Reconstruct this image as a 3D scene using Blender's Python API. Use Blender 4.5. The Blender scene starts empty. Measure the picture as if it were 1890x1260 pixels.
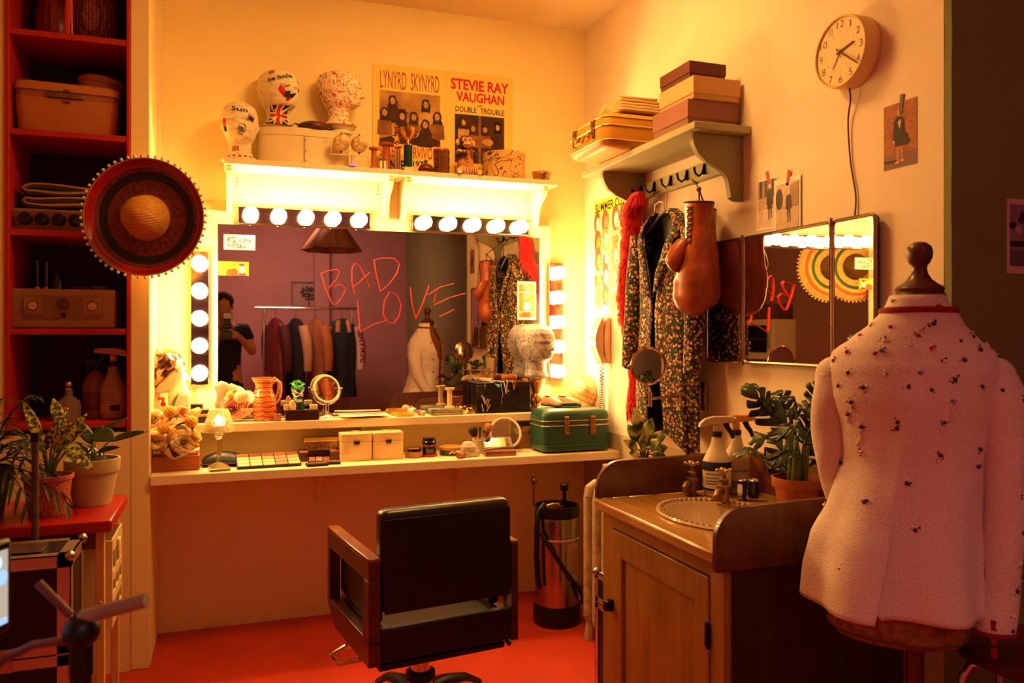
import bpy, bmesh, math, random
from mathutils import Matrix, Vector, noise
from math import sin, cos, pi, radians, exp, sqrt, atan2

scene = bpy.context.scene
COL = scene.collection
R = random.Random(7)

# ---------------------------------------------------------------- camera, world, lights, exposure
F, CX, HY, EYE = 1480.0, 945.0, 617.0, 1.232
YAW = math.atan(525 / 1480)
SY, CY = math.sin(YAW), math.cos(YAW)
cam = bpy.data.cameras.new('camera')
cam.lens = F / 1890 * 36
cam.sensor_width = 36
cam.shift_y = -13 / 1890
cam.clip_start = 0.05
cam.dof.use_dof = True
cam.dof.focus_distance = 2.8
cam.dof.aperture_fstop = 5.6
camo = bpy.data.objects.new('camera', cam)
camo.location = (0, 0, EYE)
camo.rotation_euler = (pi / 2, 0, -YAW)
COL.objects.link(camo)
scene.camera = camo

world = bpy.data.worlds.new('night')
world.use_nodes = True
world.node_tree.nodes['Background'].inputs[0].default_value = (0.4, 0.15, 0.2, 1)
world.node_tree.nodes['Background'].inputs[1].default_value = 0.02
scene.world = world

def area(name, loc, tgt, size, color, power):
    l = bpy.data.lights.new(name, 'AREA')
    l.size = size
    l.color = color
    l.energy = power
    o = bpy.data.objects.new(name, l)
    o.location = loc
    o.rotation_euler = (Vector(tgt) - Vector(loc)).to_track_quat('-Z', 'Y').to_euler()
    COL.objects.link(o)
    return o
# the dim rose-coloured light of the rest of the room, behind the photographer
area('room_light', (1.2, -0.1, 2.69), (1.35, 1.2, 0.9), 0.6, (1.0, 0.34, 0.85), 1.7)
area('rear_wall_fill', (0.5, -1.5, 2.70), (0.5, -2.6, 0.6), 0.9, (1.0, 0.50, 0.40), 110)  # unseen lamp added to brighten the rear wall in the mirror

# warm overhead lamp in the middle of the ceiling
area('ceiling_lamp', (0.85, 2.42, 2.69), (0.75, 2.9, 0.0), 0.4, (1.0, 0.53, 0.14), 21)
BULB_COLOR = (1.0, 0.545, 0.19)
BULB_STRENGTH = 118.0
scene.view_settings.view_transform = 'Standard'
scene.view_settings.look = 'None'
scene.view_settings.exposure = 0.12
scene.view_settings.gamma = 1.0
scene.view_settings.use_curve_mapping = False

# ---------------------------------------------------------------- measuring helpers
def ray(x, y):
    u = (x - CX) / F
    return Vector((SY + CY * u, CY - SY * u, (HY - y) / F))
def atY(x, y, Y):
    d = ray(x, y); t = Y / d.y
    return Vector((d.x * t, Y, EYE + d.z * t))
def atX(x, y, X):
    d = ray(x, y); t = X / d.x
    return Vector((X, d.y * t, EYE + d.z * t))
def atZ(x, y, Z):
    d = ray(x, y); t = (Z - EYE) / d.z
    return Vector((d.x * t, d.y * t, Z))
def mpp(p):
    return (p.x * SY + p.y * CY) / F

# ---------------------------------------------------------------- mesh helpers
def rot(ax, deg): return Matrix.Rotation(radians(deg), 4, ax)
def tr(x, y, z): return Matrix.Translation((x, y, z))
def sc(x, y, z): return Matrix.Diagonal((x, y, z, 1))
def lerp(a, b, t): return a + (b - a) * t
def interp(tab, z):
    if z <= tab[0][0]: return list(tab[0][1:])
    for a, b in zip(tab, tab[1:]):
        if z <= b[0]:
            t = (z - a[0]) / max(1e-9, b[0] - a[0])
            t = t * t * (3 - 2 * t) * .5 + t * .5
            return [lerp(p, q, t) for p, q in zip(a[1:], b[1:])]
    return list(tab[-1][1:])

class MB:
    def __init__(s, M=None):
        s.v = []; s.f = []; s.mi = []; s.M = M or Matrix()
    def add(s, vs, fs, m=0, M=None):
        T = s.M @ M if M is not None else s.M
        o = len(s.v)
        s.v += [T @ Vector(p) for p in vs]
        s.f += [[i + o for i in f] for f in fs]
        s.mi += [m] * len(fs)
        return s
    def box(s, x0, x1, y0, y1, z0, z1, m=0, M=None):
        v = [(x, y, z) for x in (x0, x1) for y in (y0, y1) for z in (z0, z1)]
        return s.add(v, [(0, 1, 3, 2), (4, 6, 7, 5), (0, 4, 5, 1), (2, 3, 7, 6), (0, 2, 6, 4), (1, 5, 7, 3)], m, M)
    def lathe(s, prof, n=24, m=0, M=None, wob=None):
        vs = []; rows = []
        for r, z in prof:
            if r < 1e-5:
                rows.append([len(vs)]); vs.append((0, 0, z))
            else:
                row = []
                for i in range(n):
                    a = 2 * pi * i / n
                    rr = r * (wob(a, z) if wob else 1)
                    row.append(len(vs)); vs.append((rr * cos(a), rr * sin(a), z))
                rows.append(row)
        fs = []
        for a, b in zip(rows, rows[1:]):
            if len(a) == 1 and len(b) == 1: continue
            for i in range(n):
                j = (i + 1) % n
                if len(a) == 1: fs.append((a[0], b[j], b[i]))
                elif len(b) == 1: fs.append((a[i], a[j], b[0]))
                else: fs.append((a[i], a[j], b[j], b[i]))
        return s.add(vs, fs, m, M)
    def cyl(s, r, z0, z1, n=20, m=0, M=None, r2=None):
        r2 = r if r2 is None else r2
        return s.lathe([(0, z0), (r, z0), (r2, z1), (0, z1)], n, m, M)
    def ball(s, c, r, m=0, nu=16, nv=10, M=None):
        if not isinstance(r, (tuple, list)): r = (r, r, r)
        prof = [(sin(pi * i / nv), -cos(pi * i / nv)) for i in range(nv + 1)]
        prof[0] = (0, -1); prof[-1] = (0, 1)
        T = tr(*c) @ (M if M is not None else Matrix()) @ sc(*r)
        return s.lathe(prof, nu, m, T)
    def tube(s, pts, r, n=8, m=0, closed=False, M=None, flat=1.0):
        pts = [Vector(p) for p in pts]
        k = len(pts)
        rings = []; up = Vector((0, 0, 1))
        pn = None
        for i, p in enumerate(pts):
            if closed: d = pts[(i + 1) % k] - pts[i - 1]
            else: d = pts[min(i + 1, k - 1)] - pts[max(i - 1, 0)]
            if d.length < 1e-9: d = Vector((0, 0, 1))
            d.normalize()
            if pn is None:
                a = up if abs(d.z) < .95 else Vector((1, 0, 0))
                pn = d.cross(a).normalized()
            pn = (pn - d * pn.dot(d))
            if pn.length < 1e-6: pn = d.orthogonal()
            pn.normalize()
            b = d.cross(pn)
            rr = r[i] if isinstance(r, (list, tuple)) else r
            rings.append([p + pn * rr * cos(2 * pi * j / n) + b * rr * flat * sin(2 * pi * j / n) for j in range(n)])
        return s.loft(rings, m, cap=not closed, wrap=closed, M=M)
    def loft(s, rings, m=0, cap=True, wrap=False, closed=True, M=None):
        n = len(rings[0]); k = len(rings)
        vs = [p for r in rings for p in r]
        fs = []
        for i in range(k if wrap else k - 1):
            a = i * n; b = ((i + 1) % k) * n
            for j in range(n if closed else n - 1):
                q = (j + 1) % n
                fs.append((a + j, a + q, b + q, b + j))
        if cap and closed and not wrap:
            fs.append(tuple(range(n - 1, -1, -1)))
            fs.append(tuple((k - 1) * n + j for j in range(n)))
        return s.add(vs, fs, m, M)
    def prism(s, poly, z0, z1, m=0, M=None):
        n = len(poly)
        vs = [(x, y, z0) for x, y in poly] + [(x, y, z1) for x, y in poly]
        fs = [tuple(range(n - 1, -1, -1)), tuple(range(n, 2 * n))]
        fs += [(i, (i + 1) % n, n + (i + 1) % n, n + i) for i in range(n)]
        return s.add(vs, fs, m, M)
    def grid(s, fn, nu, nv, m=0, M=None):
        vs = [fn(i / nu, j / nv) for i in range(nu + 1) for j in range(nv + 1)]
        w = nv + 1
        fs = [(i * w + j, (i + 1) * w + j, (i + 1) * w + j + 1, i * w + j + 1) for i in range(nu) for j in range(nv)]
        return s.add(vs, fs, m, M)
    # flat picture work on a board whose front faces -y: polygon of (x, z) at depth d in front
    def flat(s, poly, d, m=0, M=None):
        return s.add([(x, -d, z) for x, z in poly], [tuple(range(len(poly)))], m, M)
    def rect(s, x0, x1, z0, z1, d, m=0):
        return s.flat([(x0, z0), (x1, z0), (x1, z1), (x0, z1)], d, m)
    def oval(s, cx, cz, rx, rz, d, m=0, n=16, a=0):
        return s.flat([(cx + rx * cos(t) * cos(a) - rz * sin(t) * sin(a), cz + rx * cos(t) * sin(a) + rz * sin(t) * cos(a))
                       for t in [2 * pi * i / n for i in range(n)]], d, m)
    def line(s, pts, w, d, m=0):
        for (x0, z0), (x1, z1) in zip(pts, pts[1:]):
            dx, dz = x1 - x0, z1 - z0
            L = sqrt(dx * dx + dz * dz) or 1e-6
            px, pz = -dz / L * w / 2, dx / L * w / 2
            ex, ez = dx / L * w * .3, dz / L * w * .3
            s.flat([(x0 + px - ex, z0 + pz - ez), (x0 - px - ex, z0 - pz - ez), (x1 - px + ex, z1 - pz + ez), (x1 + px + ex, z1 + pz + ez)], d, m)
        return s
    def text(s, body, x0, x1, z0, z1, d, m=0, bold=0.0, fn=None, M=None):
        vs, fs = text_shape(body, bold)
        mx0 = min(p[0] for p in vs); mx1 = max(p[0] for p in vs)
        mz0 = min(p[1] for p in vs); mz1 = max(p[1] for p in vs)
        out = []
        for x, z in vs:
            X = x0 + (x - mx0) / (mx1 - mx0) * (x1 - x0)
            Z = z0 + (z - mz0) / max(1e-6, mz1 - mz0) * (z1 - z0)
            out.append(fn(X, Z) if fn else (X, -d, Z))
        return s.add(out, fs, m, M)
    def obj(s, name, mats, parent=None, loc=None, rz=None, bevel=0, seg=2, solid=0, sub=0, sharp=38, fix=True, label=None, cat=None, group=None, kind=None):
        me = bpy.data.meshes.new(name)
        me.from_pydata([tuple(p) for p in s.v], [], s.f)
        if not isinstance(mats, (list, tuple)): mats = [mats]
        for mt in mats: me.materials.append(mt)
        me.polygons.foreach_set('material_index', s.mi)
        me.polygons.foreach_set('use_smooth', [True] * len(me.polygons))
        if fix:
            bm = bmesh.new(); bm.from_mesh(me)
            bmesh.ops.recalc_face_normals(bm, faces=bm.faces)
            bm.to_mesh(me); bm.free()
        me.validate()
        if sharp: me.set_sharp_from_angle(angle=radians(sharp))
        o = bpy.data.objects.new(name, me)
        COL.objects.link(o)
        if parent: o.parent = parent
        if loc is not None: o.location = loc
        if rz is not None: o.rotation_euler = (0, 0, radians(rz))
        if bevel:
            b = o.modifiers.new('bevel', 'BEVEL'); b.width = bevel; b.segments = seg; b.limit_method = 'ANGLE'; b.angle_limit = radians(40); b.harden_normals = False
        if solid:
            b = o.modifiers.new('thickness', 'SOLIDIFY'); b.thickness = solid; b.offset = 0
        if sub:
            b = o.modifiers.new('smooth', 'SUBSURF'); b.levels = sub; b.render_levels = sub
        if label: o['label'] = label
        if cat: o['category'] = cat
        if group: o['group'] = group
        if kind: o['kind'] = kind
        return o

_tc = {}
def text_shape(body, bold):
    key = (body, bold)
    if key not in _tc:
        cu = bpy.data.curves.new('writing', 'FONT')
        cu.body = body; cu.offset = bold; cu.resolution_u = 3
        o = bpy.data.objects.new('writing', cu)
        COL.objects.link(o)
        bpy.context.view_layer.update()
        me = bpy.data.meshes.new_from_object(o.evaluated_get(bpy.context.evaluated_depsgraph_get()))
        _tc[key] = ([(v.co.x, v.co.y) for v in me.vertices], [tuple(p.vertices) for p in me.polygons])
        bpy.data.objects.remove(o); bpy.data.curves.remove(cu); bpy.data.meshes.remove(me)
    return _tc[key]

def thing(name, label, cat, loc=(0, 0, 0), rz=0, group=None):
    o = bpy.data.objects.new(name, None)
    o.empty_display_size = .05
    COL.objects.link(o)
    o.location = loc
    o.rotation_euler = (0, 0, radians(rz))
    o['label'] = label; o['category'] = cat
    if group: o['group'] = group
    return o
def dup(root, loc=None, rz=None, label=None, group=None):
    r = root.copy(); COL.objects.link(r)
    if loc is not None: r.location = loc
    if rz is not None: r.rotation_euler = (0, 0, radians(rz))
    if label: r['label'] = label
    if group: r['group'] = group
    for ch in list(root.children):
        c = ch.copy(); COL.objects.link(c); c.parent = r
        for g in list(ch.children):
            d = g.copy(); COL.objects.link(d); d.parent = c
    return r
def rrect(x0, x1, y0, y1, r, n=4):
    out = []
    for cx, cy, a0 in ((x1 - r, y1 - r, 0), (x0 + r, y1 - r, 90), (x0 + r, y0 + r, 180), (x1 - r, y0 + r, 270)):
        for i in range(n + 1):
            a = radians(a0 + 90 * i / n)
            out.append((cx + r * cos(a), cy + r * sin(a)))
    return out

# ---------------------------------------------------------------- materials
def C(h):
    h = h.lstrip('#')
    v = [int(h[i:i + 2], 16) / 255 for i in (0, 2, 4)]
    return tuple((c / 12.92 if c <= .04045 else ((c + .055) / 1.055) ** 2.4) for c in v) + (1,)
def _new(name):
    m = bpy.data.materials.new(name); m.use_nodes = True
    nt = m.node_tree
    return m, nt, nt.nodes['Principled BSDF'], nt.nodes.new('ShaderNodeTexCoord')
def _map(nt, tc, scale=(1, 1, 1), rotz=(0, 0, 0)):
    mp = nt.nodes.new('ShaderNodeMapping')
    mp.inputs['Scale'].default_value = scale
    mp.inputs['Rotation'].default_value = rotz
    nt.links.new(tc.outputs['Object'], mp.inputs['Vector'])
    return mp
def _ramp(nt, src, stops, mode='LINEAR'):
    r = nt.nodes.new('ShaderNodeValToRGB')
    r.color_ramp.interpolation = mode
    e = r.color_ramp.elements
    while len(e) < len(stops): e.new(.5)
    for i, (p, c) in enumerate(stops):
        e[i].position = p; e[i].color = c
    nt.links.new(src, r.inputs['Fac'])
    return r
def _bump(nt, bs, src, strength, dist=.002):
    b = nt.nodes.new('ShaderNodeBump')
    b.inputs['Strength'].default_value = strength
    b.inputs['Distance'].default_value = dist
    nt.links.new(src, b.inputs['Height'])
    nt.links.new(b.outputs['Normal'], bs.inputs['Normal'])
def mat(name, col, rough=.5, metal=0, var=.12, vs=8, bump=0, bs=150, coat=0, trans=0, ior=1.45, emit=None, est=0, sheen=0, spec=None, bd=.002):
    m, nt, b, tc = _new(name)
    c = C(col)
    b.inputs['Roughness'].default_value = rough
    b.inputs['Metallic'].default_value = metal
    b.inputs['Coat Weight'].default_value = coat
    b.inputs['Transmission Weight'].default_value = trans
    b.inputs['IOR'].default_value = ior
    b.inputs['Sheen Weight'].default_value = sheen
    if spec is not None: b.inputs['Specular IOR Level'].default_value = spec
    b.inputs['Base Color'].default_value = c
    if emit:
        b.inputs['Emission Color'].default_value = emit if len(emit) == 4 else tuple(emit) + (1,)
        b.inputs['Emission Strength'].default_value = est
    if var:
        n = nt.nodes.new('ShaderNodeTexNoise'); n.inputs['Scale'].default_value = vs; n.inputs['Detail'].default_value = 4
        nt.links.new(_map(nt, tc).outputs[0], n.inputs['Vector'])
        lo = tuple(x * (1 - var) for x in c[:3]) + (1,); hi = tuple(min(1, x * (1 + var)) for x in c[:3]) + (1,)
        nt.links.new(_ramp(nt, n.outputs['Fac'], [(.3, lo), (.7, hi)]).outputs[0], b.inputs['Base Color'])
    if bump:
        n = nt.nodes.new('ShaderNodeTexNoise'); n.inputs['Scale'].default_value = bs; n.inputs['Detail'].default_value = 3
        nt.links.new(_map(nt, tc).outputs[0], n.inputs['Vector'])
        _bump(nt, b, n.outputs['Fac'], bump, bd)
    return m
def wood(name, c1, c2, scale=(3, 40, 3), rough=.45, coat=.1, dist=4):
    m, nt, b, tc = _new(name)
    n = nt.nodes.new('ShaderNodeTexNoise'); n.inputs['Scale'].default_value = 1.6; n.inputs['Detail'].default_value = 6; n.inputs['Distortion'].default_value = dist * .2
    nt.links.new(_map(nt, tc, scale).outputs[0], n.inputs['Vector'])
    nt.links.new(_ramp(nt, n.outputs['Fac'], [(.3, C(c1)), (.7, C(c2))]).outputs[0], b.inputs['Base Color'])
    b.inputs['Roughness'].default_value = rough
    b.inputs['Coat Weight'].default_value = coat
    _bump(nt, b, n.outputs['Fac'], .15, .001)
    return m
def cells(name, stops, scale=60, rough=.7, feat='F1', out='Distance', bump=0, metal=0, mode='LINEAR', sx=(1, 1, 1), rnd=1.0):
    m, nt, b, tc = _new(name)
    v = nt.nodes.new('ShaderNodeTexVoronoi'); v.inputs['Scale'].default_value = scale; v.feature = feat
    v.inputs['Randomness'].default_value = rnd
    nt.links.new(_map(nt, tc, sx).outputs[0], v.inputs['Vector'])
    src = v.outputs[out]
    nt.links.new(_ramp(nt, src, [(p, C(c)) for p, c in stops], mode).outputs[0], b.inputs['Base Color'])
    b.inputs['Roughness'].default_value = rough; b.inputs['Metallic'].default_value = metal
    if bump: _bump(nt, b, v.outputs['Distance'], bump)
    return m
def flowers(name, ground, leaf, petals, scale=55, rough=.85):
    """small flower heads (voronoi cells) scattered on a dark leafy cloth"""
    m, nt, b, tc = _new(name)
    mp = _map(nt, tc)
    v = nt.nodes.new('ShaderNodeTexVoronoi'); v.inputs['Scale'].default_value = scale
    nt.links.new(mp.outputs[0], v.inputs['Vector'])
    sep = nt.nodes.new('ShaderNodeSeparateColor'); nt.links.new(v.outputs['Color'], sep.inputs[0])
    pc = _ramp(nt, sep.outputs[0], [((i + .01) / len(petals), C(c)) for i, c in enumerate(petals)], 'CONSTANT')
    ring = _ramp(nt, v.outputs['Distance'], [(0, (0, 0, 0, 1)), (.16, (0, 0, 0, 1)), (.2, (1, 1, 1, 1)), (.41, (1, 1, 1, 1)), (.48, (0, 0, 0, 1))])
    n = nt.nodes.new('ShaderNodeTexNoise'); n.inputs['Scale'].default_value = scale * .5
    nt.links.new(mp.outputs[0], n.inputs['Vector'])
    gr = _ramp(nt, n.outputs['Fac'], [(.42, C(ground)), (.55, C(leaf))])
    mx = nt.nodes.new('ShaderNodeMix'); mx.data_type = 'RGBA'
    nt.links.new(ring.outputs[0], mx.inputs[0]); nt.links.new(gr.outputs[0], mx.inputs[6]); nt.links.new(pc.outputs[0], mx.inputs[7])
    nt.links.new(mx.outputs[2], b.inputs['Base Color'])
    b.inputs['Roughness'].default_value = rough
    return m
def stripes(name, stops, scale=20, axis='X', rough=.6, wave='BANDS', dist=0, detail=0, dscale=1, mode='LINEAR', bump=0, metal=0, rings='X'):
    m, nt, b, tc = _new(name)
    w = nt.nodes.new('ShaderNodeTexWave'); w.wave_type = wave
    if wave == 'BANDS': w.bands_direction = axis
    else: w.rings_direction = axis
    w.inputs['Scale'].default_value = scale; w.inputs['Distortion'].default_value = dist
    w.inputs['Detail'].default_value = detail; w.inputs['Detail Scale'].default_value = dscale
    nt.links.new(_map(nt, tc).outputs[0], w.inputs['Vector'])
    nt.links.new(_ramp(nt, w.outputs['Fac'], [(p, C(c)) for p, c in stops], mode).outputs[0], b.inputs['Base Color'])
    b.inputs['Roughness'].default_value = rough; b.inputs['Metallic'].default_value = metal
    if bump: _bump(nt, b, w.outputs['Fac'], bump)
    return m

def nramp(name, stops, scale=20, detail=3, dist=0, rough=.6, bump=0, mode='LINEAR', sx=(1, 1, 1), metal=0, coat=0):
    m, nt, b, tc = _new(name)
    n = nt.nodes.new('ShaderNodeTexNoise'); n.inputs['Scale'].default_value = scale; n.inputs['Detail'].default_value = detail; n.inputs['Distortion'].default_value = dist
    nt.links.new(_map(nt, tc, sx).outputs[0], n.inputs['Vector'])
    nt.links.new(_ramp(nt, n.outputs['Fac'], [(p, C(c)) for p, c in stops], mode).outputs[0], b.inputs['Base Color'])
    b.inputs['Roughness'].default_value = rough; b.inputs['Metallic'].default_value = metal; b.inputs['Coat Weight'].default_value = coat
    if bump: _bump(nt, b, n.outputs['Fac'], bump)
    return m
def glass(name, col, rough=.02):
    return mat(name, col, rough=rough, trans=1, var=0, ior=1.45)
M_WALL = mat('warm_cream_paint', '#f3de9c', .75, var=.05, vs=2.5, bump=.12, bs=60)
M_WALLR = mat('pale_cream_paint', '#f0dfc0', .75, var=.05, vs=2.5, bump=.12, bs=60)
M_CREAM = mat('cream_gloss_paint', '#f6e6bd', .45, var=.04, vs=4)
M_CEIL = mat('ceiling_paint', '#ecd9ae', .85, var=.04)
M_GREEN = mat('dark_olive_paint', '#7e8250', .85, var=.08, vs=3)
M_PLUM = mat('dusky_plum_paint', '#a87a74', .85, var=.06, vs=3)
M_FLOOR = mat('red_lino', '#c03a22', .42, var=.1, vs=5, bump=.05, bs=30)
M_RED = mat('red_paint', '#b01e14', .5, var=.08, vs=6)
M_BLACK = mat('black_plastic', '#0c0b0b', .4, var=0)
M_BLEATHER = mat('black_leather', '#100d0c', .38, var=.1, bump=.2, bs=350)
M_CHROME = mat('chrome', '#d8d4cc', .12, metal=1, var=0)
M_STEEL = mat('brushed_steel', '#b9b2a6', .28, metal=1, var=.06, vs=30)
M_BRASS = mat('brass', '#b88a3c', .3, metal=1, var=.15, vs=20)
M_OLDBRASS = mat('aged_brass', '#8a6a38', .42, metal=1, var=.25, vs=40)
M_GOLD = mat('gold_plate', '#d9a441', .25, metal=1, var=.1)
M_MIRROR = mat('mirror_glass', '#c9c2bb', .015, metal=1, var=0)
M_WHITE = mat('white_plastic', '#efe9dc', .4, var=.03)
M_PAPER = mat('paper', '#f3ead4', .8, var=.04)
M_INK = mat('black_ink', '#17110e', .8, var=0)
M_REDINK = mat('red_ink', '#c3201a', .8, var=0)
M_SOIL = mat('soil', '#22150d', .95, var=.3, vs=60, bump=.6, bs=80)
M_TERRA = mat('terracotta', '#b4623a', .8, var=.15, vs=12, bump=.1)
M_PINE = wood('honey_pine', '#8a5e26', '#a87a38', (14, 14, 1.6), .4, .25)
M_PINEH = wood('worn_pine_top', '#9a6a30', '#c09450', (14, 1.8, 14), .32, .35)
M_MAHOG = wood('mahogany', '#4a2210', '#633016', (14, 14, 2), .35, .3)
M_DARKWOOD = wood('dark_turned_wood', '#3a1c10', '#5d3019', (20, 20, 4), .35, .3)
M_GLASS = glass('clear_glass', '#f4f4ee')
M_PEARL = mat('pearl', '#efe2cf', .22, var=0, coat=.6)
M_SOCK = mat('bulb_socket', '#8d8577', .4, metal=.6, var=0)
m, nt, b, tc = _new('lit_bulb')
b.inputs['Base Color'].default_value = (1, .9, .7, 1)
b.inputs['Emission Color'].default_value = BULB_COLOR + (1,)
b.inputs['Emission Strength'].default_value = BULB_STRENGTH
M_BULB = m
# ================================================================ the room
BY, RX, LX = 3.6, 1.656, -0.271      # back wall, right wall, niche's left side
PY_, TOPZ = 3.236, 2.72               # front of the left pier, ceiling height
def struct(name, mb, mats, **k): return mb.obj(name, mats, kind='structure', sharp=30, **k)
struct('floor', MB().box(-1.5, 2.5, -3.4, 3.8, -.1, 0), M_FLOOR)
struct('ceiling', MB().box(-1.5, 2.5, -3.4, 3.8, TOPZ, TOPZ + .1), M_CEIL)
struct('wall_back', MB().box(-1.5, RX + .1, BY, BY + .1, 0, TOPZ), M_WALL)
struct('wall_right', MB().box(RX, 2.5, 1.5, BY, 0, TOPZ), M_WALLR)
ret = MB()
prof = [(RX, 0)]
for i in range(60):
    prof.append((RX + R.uniform(-.0006, .0022), i / 59 * TOPZ))
ret.prism([(2.5, 0)] + [(x, z) for x, z in prof] + [(2.5, TOPZ)], -1.5, -1.478, M=rot('X', 90))
struct('wall_return', ret, M_GREEN)
struct('wall_outer', MB().box(2.2, 2.3, -3.3, 1.478, 0, TOPZ), M_GREEN)
struct('wall_rear', MB().box(-1.5, 2.5, -3.26, -3.16, 0, TOPZ).box(1.02, 1.2, -3.16, -3.05, 0, TOPZ), M_PLUM)
struct('wall_left', MB().box(-1.5, -1.25, -3.3, BY, 0, TOPZ), M_PLUM)
# the pier the red bookcase is let into
OX0, OX1 = -0.735, -0.336
struct('wall_pier', MB().box(OX1, LX, PY_, BY, 0, TOPZ), M_WALL, bevel=.004)
struct('wall_alcove', MB().box(-1.25, OX0, PY_, BY, 0, TOPZ).box(OX0, OX1, PY_, BY, 0, .875).box(OX0, OX1, PY_, BY, 2.62, TOPZ), M_WALL)
struct('trim_1', MB().box(LX, LX + .012, BY - .05, BY - .0, .72, TOPZ), M_CREAM)

# door and skirting in the rear wall, seen in the big mirror
d = MB()
d.box(-1.02, -.98, -3.16, -3.135, 0, 2.06).box(-.14, -.1, -3.16, -3.135, 0, 2.06).box(-1.02, -.1, -3.16, -3.135, 2.06, 2.1)
struct('door_frame', d, M_PLUM)
d = MB().box(-.98, -.14, -3.16, -3.15, 0.005, 2.06)
for x0, x1 in ((-.9, -.6), (-.52, -.22)):
    for z0, z1 in ((.2, .85), (1.0, 1.9)):
        d.box(x0, x1, -3.152, -3.144, z0, z1)
struct('door_1', d, mat('plum_door_paint', '#8a6480', .6, var=.05), bevel=.004)
struct('trim_2', MB().box(-.1, 1.02, -3.16, -3.14, 0, .12), M_PLUM)

struct('trim_3', MB().box(RX - .003, RX, 1.5, BY, 0, .785), mat('grey_cream_dado', '#b9ad84', .7, var=.05))

# ================================================================ built-in red bookcase
bc = thing('bookcase', 'red painted bookcase set into the cream pier at far left', 'bookcase', (0, 0, 0))
BD = 3.56
SHZ = [.916, 1.253, 1.602, 1.956, 2.307]
MB().box(OX0, OX0 + .016, PY_ - .006, BD, .876, 2.62).obj('side_panel', M_RED, bc, bevel=.002)
MB().box(OX1 - .012, OX1, PY_ - .006, BD, .876, 2.62).obj('side_panel', M_RED, bc, bevel=.002)
MB().box(OX0 + .016, OX1 - .012, BD - .012, BD, .876, 2.62).obj('back_panel', mat('shaded_red_paint', '#2e0a07', .7), bc)  # shade inside the recess is put into the panel colour
for z in SHZ:
    MB().box(OX0 + .016, OX1 - .012, PY_ - .004, BD - .012, z - .022, z).obj('shelf', M_RED, bc, bevel=.002)

# ================================================================ dressing counter, ledge, big mirror
CT = .71
ct = thing('dressing_counter', 'long cream dressing counter fixed between the pier and the right wall', 'counter', (.65, 3.4, CT))
MB().box(LX + .002, RX - .002, 3.222, BY - .002, CT - .036, CT).obj('countertop', M_CREAM, ct, loc=-Vector((.65, 3.4, CT)), bevel=.003)
for px in (590, 845):
    p = atY(px, 900, 3.58)
    m = MB().box(-.013, .013, -.02, 0, -.17, 0).prism([(0, 0), (-.2, 0), (-.2, -.02), (-.1, -.045), (-.03, -.11), (0, -.16)], -.011, .011, M=Matrix(((0, 0, 1, 0), (1, 0, 0, 0), (0, 1, 0, 0), (0, 0, 0, 1))))
    m.ball((0, -.021, -.14), .004)
    m.obj('bracket', M_WALL, ct, loc=Vector((p.x, BY - .003, CT - .037)) - Vector((.65, 3.4, CT)))
LZ, LY, LR = .874, 3.43, 1.640
lg = thing('raised_ledge', 'narrow cream ledge running along the back of the counter under the big mirror', 'shelf', (.5, 3.5, LZ))
o_ = -Vector((.5, 3.5, LZ))
MB().box(LX + .003, LR, LY, BY - .022, LZ - .036, LZ).obj('ledge_board', M_CREAM, lg, loc=o_, bevel=.003)
MB().box(LX + .003, LR, BY - .06, BY - .03, CT + .001, LZ - .037).obj('riser', M_WALL, lg, loc=o_)
for x in (.55, 1.2):
    MB().box(x - .01, x + .01, LY + .03, BY - .061, CT + .001, LZ - .037).obj('support', M_CREAM, lg, loc=o_)

MX0, MX1, MZ0, MZ1 = -.0386, 1.408, LZ + .004, 1.695
wm = thing('wall_mirror', 'large dressing-table mirror with two words scrawled across it in red lipstick', 'mirror', ((MX0 + MX1) / 2, BY, MZ0))
o_ = -Vector(((MX0 + MX1) / 2, BY, MZ0))
MB().box(MX0 - .085, MX1 + .062, BY - .018, BY - .001, MZ0, MZ1 + .06).obj('backing_board', M_CREAM, wm, loc=o_, bevel=.002)
MB().box(MX0, MX1, BY - .024, BY - .0181, MZ0, MZ1).obj('mirror_glass', M_MIRROR, wm, loc=o_)
m_lip = mat('red_lipstick', '#d8321a', .5, var=.2, vs=60)
strokes = [  # letters of the two scrawled words, in photo pixels
    [(592, 503), (600, 530), (612, 558), (617, 562)], [(592, 505), (604, 500), (622, 497), (626, 503), (621, 515), (606, 532), (628, 524), (638, 533), (633, 546), (620, 562)],
    [(654, 542), (649, 518), (650, 494), (655, 486), (663, 490), (672, 508), (682, 530)], [(651, 531), (668, 516), (683, 502)],
    [(690, 479), (694, 505), (702, 538)], [(690, 480), (706, 476), (727, 477), (737, 487), (732, 505), (718, 524), (702, 538)],
    [(660, 556), (662, 584), (665, 612), (690, 598), (714, 591)],
    [(719, 538), (709, 556), (707, 580), (715, 595), (727, 596), (737, 582), (740, 562), (733, 545), (723, 539)],
    [(757, 530), (760, 560), (767, 588), (780, 560), (792, 526)],
    [(800, 557), (803, 545), (805, 537)], [(790, 544), (812, 530), (837, 523)], [(800, 563), (830, 549), (859, 541)], [(811, 584), (826, 577), (838, 571)]]
ls = MB()
for st in strokes:
    pts = [atY(x, y, BY - .025) for x, y in st]
    fine = []
    for a, b_ in zip(pts, pts[1:]):
        for i in range(4): fine.append(a.lerp(b_, i / 4))
    fine.append(pts[-1])
    ls.tube(fine, [.0105 + .003 * noise.noise(p * 40) for p in fine], 6, flat=.15)
ls.obj('lipstick_writing', m_lip, wm, loc=o_)

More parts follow.
